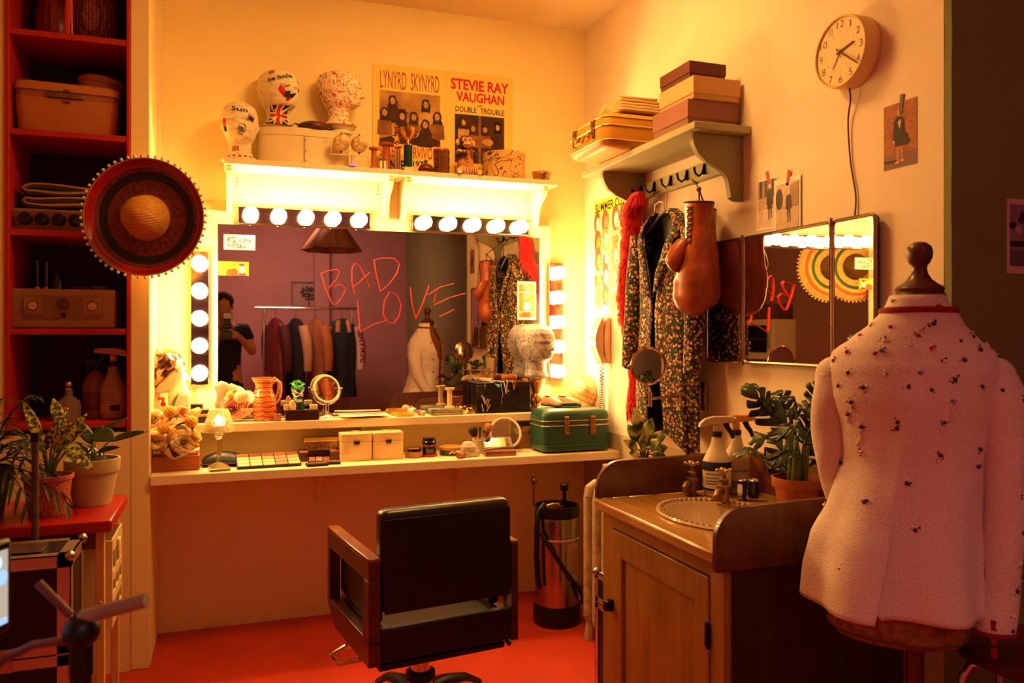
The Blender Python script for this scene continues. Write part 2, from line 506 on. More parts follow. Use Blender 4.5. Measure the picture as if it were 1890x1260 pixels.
# stickers tucked on the mirror
def card(name, label, cat, pts, Y, mats, draw, group=None):
    a = atY(*pts[0], Y); b_ = atY(*pts[1], Y)
    w, h = b_.x - a.x, a.z - b_.z
    mb = MB().box(0, w, -.0012, 0, 0, h)
    draw(mb, w, h)
    return mb.obj(name, mats, loc=(a.x, Y, b_.z), label=label, cat=cat, group=group)
def d1(mb, w, h):
    for st in ([(12, 40), (14, 12), (22, 18), (14, 24), (24, 34)], [(30, 12), (34, 36), (27, 38), (40, 38)], [(24, 14), (38, 14)], [(48, 24), (44, 32)], [(58, 14), (50, 36), (66, 38), (70, 18), (60, 14)],
               [(62, 26), (70, 26)], [(74, 36), (76, 20), (88, 30), (78, 34), (84, 40)], [(16, 40), (14, 58), (40, 62)], [(26, 44), (30, 54), (38, 46)], [(42, 48), (44, 66), (54, 66), (52, 50), (44, 48)], [(52, 52), (64, 68), (70, 50)]):
        mb.line([(x / 100 * w, h * (1 - y / 78)) for x, y in st], w * .024, .0016, 1)
card('name_card', 'white card with jagged black hand lettering on the mirror, top left corner', 'card', ((413, 432), (471, 462)), BY - .0245, [M_PAPER, M_INK], d1)
def d2(mb, w, h):
    mb.oval(w * .40, h * .22, w * .13, h * .26, .0014, 1); mb.oval(w * .52, h * .25, w * .12, h * .28, .0015, 1)
    mb.rect(w * .27, w * .64, 0, h * .15, .0016, 1)
    mb.oval(w * .78, h * .52, w * .12, h * .36, .0018, 2); mb.flat([(w * .64, 0), (w * .94, 0), (w * .84, h * .28), (w * .7, h * .2)], .0017, 3)
    mb.oval(w * .77, h * .78, w * .1, h * .1, .002, 3)
    mb.line([(w * .86, h * .6), (w * .9, h * .5), (w * .85, h * .44)], w * .012, .0021, 3)
    mb.text('TESTAMENTE', w * .06, w * .58, h * .82, h * .93, .0016, 3)
card('postcard', 'yellow card with a red heart and a drawn man stuck at the mirror left edge', 'card', ((402, 482), (459, 509)), BY - .0245,
     [mat('yellow_card', '#f2c81e', .7), mat('heart_red', '#d8481e', .7), M_PAPER, mat('grey_ink', '#5b4a40', .8)], d2)
def d3(mb, w, h):
    mb.rect(w * .08, w * .92, h * .06, h * .94, .0014, 1)
    for k in range(4):
        r = .42 - k * .1
        mb.line([(w * (.3 + r * cos(a) * .9), h * (.74 + r * .5 * sin(a))) for a in [radians(t) for t in range(-90, 91, 20)]], w * .045, .0018 + k * .0001, 0)
    mb.line([(w * .12, h * .72), (w * .9, h * .72)], w * .04, .0024, 0)
    mb.flat([(w * .3, h * .28), (w * .42, h * .24), (w * .7, h * .28), (w * .72, h * .46), (w * .34, h * .47)], .0019, 0)
    mb.line([(w * .1, h * .2), (w * .9, h * .22)], w * .05, .0019, 0); mb.rect(w * .3, w * .7, h * .06, h * .2, .002, 2)
card('picture_card', 'orange card with white looping shapes at the mirror right edge', 'card', ((955, 519), (989, 590)), BY - .0245,
     [M_PAPER, mat('orange_card', '#d9781c', .7), mat('rust_card', '#b64a18', .7)], d3)

# ================================================================ light bars
def light_bar(px, label, vertical, Yf):
    """px: five bulb centres in photo pixels"""
    P = [atY(x, y, Yf) for x, y in px]
    c = (P[0] + P[4]) / 2
    step = ((P[4] - P[0]).length) / 4
    L = step * 4 + .1
    t = thing('vanity_light_bar', label, 'lamp', (c.x, BY - .02, c.z), 0, 'bulb bars round the big mirror')
    a, w = L / 2, .036
    d = BY - .02 - Yf
    bx = (-w, w, -.03, 0, -a, a) if vertical else (-a, a, -.03, 0, -w, w)
    MB().box(*bx).obj('backplate', mat('bar_chrome', '#a89c90', .1, metal=1, var=.1, vs=60), t, bevel=.003)
    for i in range(5):
        k = (i - 2) * step
        pos = Vector((0, 0, -k)) if vertical else Vector((k, 0, 0))
        s_ = MB().lathe([(0, .028), (.017, .028), (.017, .04), (.012, .046), (0, .046)], 16, M=rot('X', 90)).obj('socket', M_SOCK, t, loc=pos)
        pr = [(0, -.0315), (.012, -.0295), (.0215, -.023), (.028, -.0145), (.0315, 0), (.028, .0145), (.0215, .023), (.012, .031), (.009, .036), (0, .036)]
        MB().lathe([(r, z) for r, z in pr], 20, M=rot('X', -90)).obj('bulb', M_BULB, t, loc=pos + Vector((0, -d, 0)))
    return t
YB = BY - .086
light_bar([(463, 394), (515, 397), (566, 400), (616, 403), (665, 405)], 'horizontal bar of five lit round bulbs under the left shelf', False, YB)
light_bar([(785, 409), (831, 411), (875, 414), (919, 416), (963, 418)], 'horizontal bar of five lit round bulbs under the right shelf', False, YB)
light_bar([(369, 485), (368, 536), (367, 587), (367, 637), (367, 689)], 'upright bar of five lit round bulbs left of the big mirror', True, YB)
light_bar([(1032, 503), (1032, 550), (1032, 595), (1032, 640), (1032, 685)], 'upright bar of five lit round bulbs right of the big mirror', True, YB)
# ================================================================ the shelf above the mirror and what stands on it
YZ = Matrix(((0, 0, 1, 0), (1, 0, 0, 0), (0, 1, 0, 0), (0, 0, 0, 1)))   # prism profile (y, z) pushed along x
SHY, SHT = 3.40, 1.938
xl, xm, xr = atY(413, 298, SHY).x, atY(738, 322, SHY).x, atY(1033, 342, SHY).x
def shelf_unit(x0, x1, label, bl, br):
    t = thing('wall_shelf', label, 'shelf', ((x0 + x1) / 2, BY, SHT), 0, 'shelves over the bulb bars')
    L = (x1 - x0) / 2
    MB().box(-L + .001, L - .001, SHY - BY, -.001, -.022, 0).obj('shelf_board', M_CREAM, t, bevel=.002)
    m = MB().box(bl, br, -.014, -.001, -.112, -.023).box(bl, br, -.012, -.001, -.2, -.1135)
    for x in (bl + .03, br - .03):
        for z in (-.045, -.06, -.078): m.lathe([(0, 0), (.003, 0), (.003, .002), (0, .002)], 8, m=1, M=tr(x, -.014, z) @ rot('X', 90))
    m.obj('back_panel', [M_CREAM, M_INK], t)
    pr = [(0, -.023), (-.165, -.023), (-.17, -.03), (-.17, -.045), (-.162, -.05), (-.158, -.06), (-.135, -.075), (-.1, -.09), (-.075, -.11), (-.066, -.135), (-.06, -.165), (-.05, -.185), (-.03, -.195), (0, -.195)]
    for x in (bl, br):
        MB().prism(pr, x - .011, x + .011, M=YZ).obj('bracket', M_CREAM, t, bevel=.0015)
shelf_unit(xl, xm, 'left half of the white bracketed shelf, under the patterned heads', -.335 + .0, .325)
shelf_unit(xm, xr, 'right half of the white bracketed shelf, under the toy monkey', -.325, .315)

# ---- display heads
HT = [  # z, half width, front, back, centre shift (fractions of the height)
    (0, .30, .24, .26), (.03, .30, .25, .27), (.055, .27, .22, .25), (.09, .215, .175, .21), (.16, .185, .15, .20), (.25, .18, .15, .215),
    (.31, .185, .18, .235), (.345, .205, .26, .255), (.38, .225, .325, .275), (.44, .25, .345, .315), (.52, .27, .355, .365),
    (.60, .285, .36, .40), (.70, .292, .365, .42), (.80, .285, .345, .41), (.88, .255, .295, .37), (.94, .2, .225, .295), (.98, .12, .135, .18), (1.0, .01, .01, .02)]
def head_pt(a, z, off=0, flare=1.0):
    w, f, b = interp(HT, z)
    if z < .09: w *= lerp(flare, 1, z / .09); f *= lerp(flare, 1, z / .09); b *= lerp(flare, 1, z / .09)
    a = (a + pi) % (2 * pi) - pi
    g = lambda x, s: exp(-(x / s) ** 2)
    n = 0
    if .47 < z < .68:
        k = (.665 - z) / .145 if z > .52 else max(0, (z - .478) / .042)
        n += .118 * max(0, min(1, k)) * g(a, .13 + .10 * max(0, (.60 - z)) * 2)
    n += .018 * g(z - .675, .022) * g(a, .75)
    for s_ in (-1, 1):
        n += -.056 * g(a - s_ * .36, .2) * g(z - .628, .03)
        n += .024 * g(a - s_ * .36, .12) * g(z - .622, .016)
        n += .012 * g(a - s_ * .62, .2) * g(z - .55, .05)
        e = g(a - s_ * 1.62, .13) * g(z - .575, .06)
        n += .045 * e - .022 * g(a - s_ * 1.56, .06) * g(z - .575, .03)
    n += .034 * g(a, .26) * (g(z - .455, .013) + g(z - .425, .013)) - .02 * g(a, .28) * g(z - .44, .006)
    n += .032 * g(a, .22) * g(z - .377, .022)
    r = 1 + off
    ca, sa = cos(a), sin(a)
    d = f if ca > 0 else b
    ex = .92
    x = w * math.copysign(abs(sa) ** ex, sa); y = -d * math.copysign(abs(ca) ** ex, ca)
    L = sqrt(x * x + y * y) or 1e-6
    q = (L + n + off) / L
    return Vector((x * q, y * q, z))
def head_mb(h, flare=1.0, nz=60, na=56, m=5):
    mb = MB(sc(h, h, h))
    zs = [i / nz for i in range(nz + 1)]
    mb.loft([[head_pt(2 * pi * j / na, z, 0, flare) for j in range(na)] for z in zs], m)
    return mb
def patch(mb, a0, a1, z0, z1, m, ang=0, off=.004, n=5):
    ca, cz = (a0 + a1) / 2, (z0 + z1) / 2
    def fn(u, v):
        da, dz = lerp(a0, a1, u) - ca, (lerp(z0, z1, v) - cz)
        A = ca + da * cos(ang) - dz * 3 * sin(ang); Z = cz + da / 3 * sin(ang) + dz * cos(ang)
        return head_pt(A, Z, off)
    mb.grid(fn, n, n, m)
def blob_patch(mb, pts, m, off=.005):
    c = (sum(p[0] for p in pts) / len(pts), sum(p[1] for p in pts) / len(pts))
    vs = [head_pt(c[0], c[1], off)]; n = len(pts)
    for k in (.5, 1):
        vs += [head_pt(lerp(c[0], a, k), lerp(c[1], z, k), off) for a, z in pts]
    fs = [(0, 1 + i, 1 + (i + 1) % n) for i in range(n)] + [(1 + i, 1 + n + i, 1 + n + (i + 1) % n, 1 + (i + 1) % n) for i in range(n)]
    mb.add(vs, fs, m)
def union_flag(mb, a0, a1, z0, z1, blue, white, red, off=.004):
    patch(mb, a0, a1, z0, z1, blue, 0, off)
    ca, cz, wa, wz = (a0 + a1) / 2, (z0 + z1) / 2, (a1 - a0), (z1 - z0)
    for sgn in (-1, 1):
        for wid, m, o2 in ((.16, white, off + .0015), (.06, red, off + .003)):
            pts = [(a0, cz - sgn * wz / 2), (a1, cz + sgn * wz / 2)]
            def fn(u, v, s_=sgn, w_=wid): return head_pt(lerp(a0, a1, u), lerp(cz - s_ * wz / 2, cz + s_ * wz / 2, u) + (v - .5) * w_ * wz * 1.2, o2)
            mb.grid(fn, 8, 1, m)
    for wid, m, o2 in ((.32, white, off + .0035), (.18, red, off + .005)):
        patch(mb, ca - wa * wid / 2, ca + wa * wid / 2, z0, z1, m, 0, o2)
        patch(mb, a0, a1, cz - wz * wid / 2, cz + wz * wid / 2, m, 0, o2)
def head_text(mb, s_, a0, a1, z0, z1, m, tilt=0, off=.006, bold=.01):
    mb.text(s_, a0, a1, z0, z1, 0, m, bold, fn=lambda x, z: head_pt(x, z + tilt * (x - a0), off))
M_NEWS = nramp('pasted_newspaper', [(.3, '#cdb488'), (.47, '#e8d9ae'), (.6, '#efe2bd'), (.75, '#d6c193')], 40, 4, .4, .75, sx=(1, 1, 2.2))
M_CHINTZ = nramp('pasted_floral_print', [(.36, '#8a5a2a'), (.42, '#f0dcae'), (.55, '#f4e2b8'), (.6, '#d9622a'), (.72, '#c93a1e')], 34, 3, 2.5, .6)
M_NAVY = mat('navy_print', '#1d2226', .7, var=0)
M_CREAMP = mat('cream_print', '#efe0b4', .7, var=0)
kx = lambda x, y=300, Y=3.5: mpp(atY(x, y, Y))
def S(x, Y=3.5, base=300):
    p = atY(x, base, Y); return (p.x, Y, SHT + .0008)

p = S(443, 3.475)
h = thing('display_head', 'smallest newsprint-covered display head, at the left end of the shelf', 'display head', p, -6, 'patterned display heads')
d = head_mb(.244)
head_text(d, 'Sun', -.35, .5, .78, .86, 0, -.03)
union_flag(d, -.62, -.02, .16, .24, 2, 3, 1)
blob_patch(d, [(-1.1, .55), (-.75, .55), (-.72, .64), (-.9, .67), (-1.1, .64)], 1)
patch(d, -1.05, -.75, .45, .54, 2)
patch(d, .5, .95, .62, .73, 4, -.3); patch(d, .56, .88, .64, .7, 2, -.3, .006)
for i in range(6): patch(d, -.7 + i * .34, -.55 + i * .34, .045 + .01 * (i % 2), .085, 0 if i % 2 else 1, .1 * i, .007)
cr = [(.02, .50), (.1, .55), (.3, .56), (.42, .52), (.44, .44), (.3, .385), (.1, .4)]
for a, b_ in zip(cr, cr[1:] + cr[:1]):
    def fn(u, v): return head_pt(lerp(a[0], b_[0], u) + (v - .5) * .03, lerp(a[1], b_[1], u) + (v - .5) * .012, .005)
    d.grid(fn, 3, 1, 0)
for i in range(4):
    patch(d, .1 + .07 * i, .14 + .07 * i, .42, .53 - .01 * i, 0, .2, .005, 3)
d.obj('head', [M_INK, M_REDINK, M_NAVY, M_CREAMP, mat('tan_print', '#b08a58', .7), M_NEWS], h, sharp=0, fix=False)

# oval hat box carrying the next two heads
bx = thing('hat_box', 'large plain cream oval hat box on the shelf, carrying two heads', 'box', S(561, 3.52), 0)
k = kx(560)
prof_o = lambda r: [(r[0] * cos(2 * pi * i / 48), r[1] * sin(2 * pi * i / 48)) for i in range(48)]
hw = 84 * k; hd = .075; HB = .156
m_hb = mat('cream_card', '#e9d6a6', .65, var=.06)
MB().prism(prof_o((hw - .003, hd - .003)), 0, HB - .01).obj('box_body', m_hb, bx)
m = MB().prism(prof_o((hw, hd)), HB - .034, HB)
m.obj('box_lid', m_hb, bx, bevel=.002)
m = MB().box(-.004, -.0035, -hd - .0035, -hd + .002, .004, HB - .036)
for z in (.02, .06, .105): m.ball((.002, -hd, z), .0022, nu=8, nv=6)
m.obj('seam', mat('seam_brown', '#7a5a30', .6), bx)
zt = SHT + HB + .002
def onbox(x, Y): q = S(x, Y); return (q[0], q[1], zt)
h = thing('display_head', 'newsprint-covered display head with a flag on its neck and black script on its brow', 'display head', onbox(514, 3.52), 32, 'patterned display heads')
HB_ = .252
d = head_mb(HB_, .8)
head_text(d, 'ive hodie', -1.3, .1, .695, .775, 0, .08, bold=.02)
union_flag(d, -1.4, .3, .035, .35, 2, 3, 1, .006)
blob_patch(d, [(-.75, .60), (-.6, .655), (-.42, .63), (-.3, .56), (-.3, .5), (-.42, .46), (-.58, .5), (-.72, .55)], 1)
blob_patch(d, [(-.42, .545), (-.2, .57), (.02, .52), (.0, .46), (-.2, .43), (-.45, .47)], 2, .008)
blob_patch(d, [(-.35, .455), (-.1, .46), (-.12, .42), (-.3, .4)], 1, .009)
patch(d, -.55, -.1, .63, .645, 4, .4, .006); patch(d, -1.3, -.95, .85, .91, 4, .2); patch(d, .6, .9, .74, .82, 4, -.3); patch(d, .62, .85, .6, .66, 2, -.3)
d.obj('head', [M_INK, M_REDINK, M_NAVY, M_CREAMP, mat('rust_print', '#a8542c', .7), M_NEWS], h, sharp=0, fix=False)

p = onbox(628, 3.52)
t = thing('head_stand', 'round cream stand under the orange floral head', 'stand', p)
MB().lathe([(0, 0), (.05, 0), (.052, .006), (.046, .012), (.04, .016), (.054, .024), (.058, .03), (0, .03)], 28).obj('stand_body', M_CREAM, t)
h = thing('display_head', 'orange floral display head turned in profile, raised on a round stand', 'display head', (p[0], p[1], p[2] + .0305), 66, 'patterned display heads')
head_mb(.246, 1.05, m=0).obj('head', M_CHINTZ, h)
MB().lathe([(.05, .001), (.062, .001), (.07, .006), (.068, .012), (.058, .014), (.05, .014)], 36, wob=lambda a, z: 1 + .03 * sin(9 * a)).obj('base_ruffle', M_CHINTZ, h)
# brown leather cap on the hat box
p = onbox(580, 3.482)
t = thing('flat_cap', 'dark brown leather cap lying on the cream hat box', 'cap', p, -12)
m = MB()
m.lathe([(0, 0), (.055, 0), (.064, .006), (.066, .014), (.06, .024), (.045, .031), (.02, .034), (0, .034)], 32, M=sc(1.05, .8, 1))
m.obj('crown', nramp('brown_leather', [(.4, '#3a130a'), (.6, '#5e2413')], 18, 3, 0, .4, .2), t)
m = MB()
for kk in range(-2, 3):
    m.tube([(x, kk * .018 * sqrt(max(0, 1 - (x / .068) ** 2)), .0005 + .034 * sqrt(max(0, 1 - (x / .07) ** 2 - (kk * .018 / .056) ** 2 * .6))) for x in [-.06 + .012 * i for i in range(11)]], .0016, 5)
m.obj('seam', mat('dark_seam', '#260c06', .5), t)
m = MB().tube([(-.05, -.03, .006), (-.062, -.04, .012), (-.072, -.045, .016), (-.08, -.052, .008), (-.09, -.05, .004)], [.008, .007, .005, .004, .003], 8, flat=.4)
m.obj('strap', nramp('strap_leather', [(.4, '#34120a'), (.6, '#57210f')], 18, 3, 0, .4), t)

# a pair of small globes hung in a wire frame
p = S(650, 3.408)
k = kx(650, 300, 3.408)
t = thing('globe_ornament', 'pair of small tan globes in a pale wire frame on a twisted post', 'ornament', p)
b = MB().box(-.014, .014, -.014, .014, 0, .012)
b.lathe([(0, .012), (.008, .012)] + [(.004 + .002 * (i % 2), .014 + i * .003) for i in range(12)] + [(0, .05)], 12)
b.obj('post', M_CHROME, t)
x0, x1, z0, z1 = -38 * k, 30 * k, 20 * k, 62 * k
MB().tube([(x0, 0, z0), (x1, 0, z0 + .004), (x1, 0, z1 - .002), (x0, 0, z1)], .0028, 8, closed=True).obj('wire_frame', mat('cream_wire', '#efe0b8', .4), t)
mg = nramp('aged_globe', [(.4, '#b48d54'), (.55, '#dcc08a')], 45, 4, .5, .55)
for cx in (-20 * k, 13 * k):
    r = 15.5 * k
    g = MB().ball((0, 0, 0), r, nu=24, nv=16).cyl(.0018, -.043, .047, 8, 1).cyl(.005, r - .001, r + .003, 10, 1).cyl(.005, -r - .003, -r + .001, 10, 1)
    g.obj('globe', [mg, M_INK], t, loc=(cx, 0, (z0 + z1) / 2 + .002))

# thread spools
def spool(p, r, h, label, mats, rz=0, group='wooden spools'):
    t = thing('thread_spool', label, 'spool', p, rz, group)
    MB().lathe([(0, 0), (r, 0), (r, .004), (r * .95, .008), (r * .55, .011), (r * .5, .016), (r * .5, h - .016), (r * .55, h - .011), (r * .95, h - .008), (r, h - .004), (r, h), (r * .25, h), (r * .25, h - .01), (0, h - .01)], 28).obj('spool_body', mats, t)
    return t
m_sp = wood('rust_bobbin', '#a9502a', '#c46a3a', (12, 12, 2), .5, 0)
spool(S(690, 3.43), .022, 40 * k, 'shorter rust-brown thread spool on the shelf, beside the globes', m_sp)
spool(S(713, 3.5), .034, 57 * k, 'taller rust-brown thread spool on the shelf, in front of the left poster', m_sp)
t = thing('gift_box', 'tiny pale box with a ribbon bow between the two rust spools', 'box', S(706, 3.42))
MB().box(-.014, .014, -.012, .012, 0, .034).obj('box_body', M_CREAMP, t, bevel=.001)
m = MB().box(-.003, .003, -.0126, .0126, 0, .0346)
for sg in (-1, 1): m.tube([(0, 0, .035), (sg * .008, 0, .043), (sg * .016, 0, .042), (sg * .012, 0, .036), (0, 0, .035)], .0022, 6, flat=.5)
m.obj('ribbon', mat('brown_ribbon', '#5a3418', .5), t)

# trophies
p = S(733, 3.462)
t = thing('star_trophy', 'gold trophy with a small figure lifting a star, on the shelf', 'trophy', p)
MB().box(-.017, .017, -.017, .017, 0, .01).obj('base', mat('pale_marble', '#e3cf9a', .3), t, bevel=.001)
m = MB().box(-.012, .012, -.012, .012, .01, .1)
for i in (-1, 0, 1): m.box(i * .007 - .0018, i * .007 + .0018, -.0128, -.0118, .012, .098, 1)
m.obj('column', [M_GOLD, M_INK], t)
m = MB().lathe([(0, .1), (.014, .1), (.016, .104), (.008, .109), (.006, .116), (0, .116)], 16)
star = [(.024 * (1 if i % 2 == 0 else .42) * sin(pi * i / 5), .147 + .024 * (1 if i % 2 == 0 else .42) * cos(pi * i / 5)) for i in range(10)]
m.prism(star, -.003, .003, M=rot('X', 90))
m.tube([(0, 0, .117), (.004, 0, .13)], .005, 8)
m.obj('star', M_GOLD, t)
m = MB().tube([(.002, 0, .165), (0, 0, .18), (-.002, 0, .19)], [.003, .006, .004], 8).ball((-.002, 0, .2), .0055)
m.tube([(-.002, 0, .188), (-.013, 0, .196), (-.015, 0, .214)], .002, 6).tube([(0, 0, .188), (.01, 0, .18), (.012, 0, .168)], .002, 6)
m.obj('figure', M_GOLD, t)
p = S(753, 3.425)
t = thing('cup_trophy', 'gold cup trophy with two handles on a dark green ribbed column', 'trophy', p)
MB().box(-.017, .017, -.014, .014, 0, .018).obj('base', mat('cream_marble', '#ead7a4', .3), t, bevel=.0015)
m = MB().lathe([(0, .018), (.018, .018), (.018, .11), (0, .11)], 24, wob=lambda a, z: 1 + .05 * cos(12 * a))
m.obj('column', stripes('green_foil', [(.3, '#0c2a20'), (.7, '#1d5a44')], 60, 'X', .25, metal=.6), t)
m = MB().lathe([(0, .11), (.02, .11), (.02, .116), (.006, .122), (.005, .13), (.01, .136), (.022, .146), (.03, .16), (.033, .176), (.034, .186), (.031, .186), (.028, .17), (.015, .148), (0, .142)], 28)
m.obj('cup', M_GOLD, t)
for sg in (-1, 1):
    MB().tube([(sg * .022, 0, .146), (sg * .04, 0, .152), (sg * .047, 0, .17), (sg * .044, 0, .184), (sg * .038, 0, .18)], .0025, 6).obj('cup_handle', M_GOLD, t)

# service bell
p = S(786, 3.44)
t = thing('service_bell', 'brown metal reception bell on the shelf before the left poster', 'bell', p)
m_bell = mat('bronzed_metal', '#8a4a28', .3, metal=.8)
MB().lathe([(0, 0), (.036, 0), (.038, .004), (.034, .009), (.03, .012), (0, .012)], 32).obj('base', m_bell, t)
MB().lathe([(.033, .013), (.034, .016), (.03, .027), (.022, .036), (.01, .041), (.004, .042), (0, .042)], 32).obj('dome', m_bell, t)
MB().lathe([(0, .042), (.003, .042), (.003, .05), (.009, .052), (.008, .057), (0, .059)], 16).obj('button', M_DARKWOOD, t)
# glass lantern
p = S(815, 3.455)
t = thing('glass_lantern', 'brown glass tumbler lantern with wire bands, left of the toy monkey', 'lantern', p)
MB().lathe([(0, .002), (.033, .002), (.034, .006), (.034, .1), (.032, .1), (.032, .006), (0, .005)], 28).obj('glass_body', mat('amber_glass', '#b4703a', .05, trans=.75, var=.2, vs=25), t)
MB().lathe([(0, .1), (.036, .1), (.037, .104), (.034, .112), (0, .114)], 28).obj('lid', mat('rust_lid', '#9a4a22', .4, metal=.3), t)
m = MB()
for z in (.03, .07): m.tube([(.0355 * cos(a), .0355 * sin(a), z) for a in [2 * pi * i / 20 for i in range(20)]], .0013, 5, closed=True)
for i in range(6):
    a = pi * i / 3; m.tube([(.0355 * cos(a), .0355 * sin(a), .003), (.0355 * cos(a), .0355 * sin(a), .1)], .0013, 5)
m.obj('wire_cage', M_OLDBRASS, t)
m = MB().lathe([(0, .006), (.018, .008), (.024, .03), (.018, .05), (.01, .055), (.008, .08), (0, .09)], 20)
m.obj('candle', mat('pale_wax', '#d98a5a', .5), t)

# toy monkey with cymbals
p = S(859, 3.445)
t = thing('toy_monkey', 'dark furred toy monkey with brass cymbals, striped trousers and a tan waistcoat', 'toy', p, 4)
m_fur = mat('dark_brown_fur', '#2a130c', .9, var=.3, vs=90, bump=.8, bs=260, sheen=.2)
m_face = mat('tan_rubber_face', '#d9a86c', .55, var=.05)
rings = []
for z, rx, ry in ((.036, .03, .026), (.045, .036, .03), (.06, .038, .032), (.08, .035, .03), (.1, .03, .026), (.112, .02, .02), (.12, .013, .013)):
    rings.append([(rx * cos(2 * pi * i / 24), ry * sin(2 * pi * i / 24), z) for i in range(24)])
MB().loft(rings).obj('waistcoat', mat('tan_felt', '#c98a4a', .85, var=.08), t)
m_st = stripes('red_striped_cloth', [(.45, '#e6cf9a'), (.55, '#a82814')], 42, 'X', .85, mode='CONSTANT')
m = MB()
for sg in (-1, 1):
    m.tube([(sg * .008, .004, .03), (sg * .022, -.012, .024), (sg * .037, -.034, .018), (sg * .044, -.046, .014)], [.022, .02, .016, .013], 14)
m.ball((0, 0, .026), (.034, .028, .025), nu=20)
m.obj('trousers', m_st, t)
for sg in (-1, 1):
    MB().ball((sg * .047, -.054, .012), (.011, .016, .011)).obj('shoe', m_face, t)
m = MB().ball((0, -.002, .147), (.031, .027, .034), nu=24, nv=16)
m.ball((0, .0, .125), (.022, .02, .02))
m.obj('head', m_fur, t)
m = MB().ball((-.011, -.0235, .156), (.0145, .008, .014)).ball((.011, -.0235, .156), (.0145, .008, .014)).ball((0, -.026, .134), (.021, .016, .014), nu=24)
m.ball((0, -.031, .146), (.008, .007, .006))
fc = m.obj('face', m_face, t)
MB().tube([(-.017, -.037, .133), (-.009, -.0415, .1305), (0, -.0425, .13), (.009, -.0415, .1305), (.017, -.037, .133)], .0018, 6).obj('mouth', mat('lip_red', '#8a2c1a', .5), fc)
for sg in (-1, 1):
    e = MB().ball((sg * .011, -.0315, .157), (.0068, .003, .0068), 0).ball((sg * .011, -.0338, .157), (.0045, .0025, .0045), 1).ball((sg * .011, -.0358, .157), (.002, .0015, .002), 2)
    e.obj('eye', [mat('red_rim', '#b4321e', .3), mat('amber_eye', '#d98a2a', .2), M_INK], fc)
    MB().ball((sg * .036, -.002, .148), (.011, .004, .014)).ball((sg * .037, -.006, .148), (.007, .002, .009)).obj('ear', m_face, t)
    MB().tube([(sg * .024, 0, .104), (sg * .037, -.012, .09), (sg * .034, -.034, .088), (sg * .022, -.045, .094)], [.013, .013, .01, .009], 12).obj('arm', m_fur, t)
    MB().tube([(sg * .026, 0, .106), (sg * .034, -.006, .097)], [.015, .0155], 12).obj('sleeve', mat('yellow_sleeve', '#e0b050', .8), t)
    MB().lathe([(0, .002), (.006, .002), (.009, 0), (.022, -.004), (.0225, -.0045), (.009, -.001), (0, 0)], 24, M=tr(sg * .016, -.046, .095) @ rot('Y', sg * 78)).obj('cymbal', M_BRASS, t)
m = MB()
for z in (.09, .072, .056): m.ball((0, -.0325 if z < .08 else -.0305, z), .0035)
m.obj('buttons', mat('red_button', '#a8241a', .4), t)

# flowered round hat box, glass bowl
p = S(930, 3.492)
t = thing('hat_box', 'round hat box printed with large line-drawn flowers, right end of the shelf', 'box', p)
k = kx(930); r = 45.5 * k
m_fl = nramp('flower_line_print', [(.0, '#d9ab5e'), (.455, '#d4a455'), (.475, '#5e3414'), (.5, '#5e3414'), (.52, '#d9ab5e'), (1, '#cf9d4c')], 17, 1, 1.2, .6)
r = min(r, .098)
MB().cyl(r - .003, 0, .1, 48).obj('box_body', m_fl, t)
MB().cyl(r, .088 - .004, .122, 48).obj('box_lid', m_fl, t, bevel=.002)
p = S(999, 3.5)
t = thing('glass_dish', 'small cut-glass dish of amber scraps at the right end of the shelf', 'dish', p, 10)
m = MB().lathe([(0, 0), (.034, 0), (.036, .004), (.045, .05), (.048, .052), (.044, .052), (.033, .008), (0, .006)], 8)
m.obj('dish_body', mat('amber_cut_glass', '#d9b070', .05, trans=.85, var=.25, vs=60), t, sharp=20)
m = MB()
for i in range(26):
    a, q = R.uniform(0, 6.28), R.uniform(0, .028)
    m.box(-.009, .009, -.006, .006, -.001, .001, M=tr(q * cos(a), q * sin(a), R.uniform(.012, .052)) @ rot('Z', R.uniform(0, 180)) @ rot('X', R.uniform(-70, 70)))
m.obj('scraps', nramp('brown_scraps', [(.4, '#6a3410'), (.6, '#c9862e')], 60, 2, 0, .6), t)

# ---- concert posters standing on the shelf against the wall
M_POST = mat('aged_yellow_poster', '#f0cf62', .75, var=.06, vs=3)
M_SEP = nramp('sepia_photo_ground', [(.35, '#8a5a2a'), (.65, '#c9984e')], 9, 5, .4, .8)
M_SEPD = nramp('sepia_dark', [(.4, '#2e1408'), (.6, '#4a2410')], 22, 4, 0, .8)
M_SEPM = nramp('sepia_mid', [(.4, '#7a4a1e'), (.6, '#9a642c')], 22, 4, 0, .8)
M_SEPL = nramp('sepia_light', [(.4, '#b88a48'), (.6, '#cfa25c')], 22, 4, 0, .8)
def poster(name, label, pxl, pxr, ytop, draw):
    a = atY(pxl, ytop, BY - .004); b_ = atY(pxr, ytop, BY - .004)
    W, H = b_.x - a.x, a.z - SHT - .001
    mb = MB().box(-W / 2, W / 2, -.003, 0, 0, H)
    draw(mb, W, H)
    return mb.obj(name, [M_POST, M_REDINK, M_INK, M_SEP, M_SEPD, M_SEPM, M_SEPL, mat('faded_red', '#a8542a', .8)], loc=((a.x + b_.x) / 2, BY - .0012, SHT + .001), label=label, cat='poster', group='concert posters')
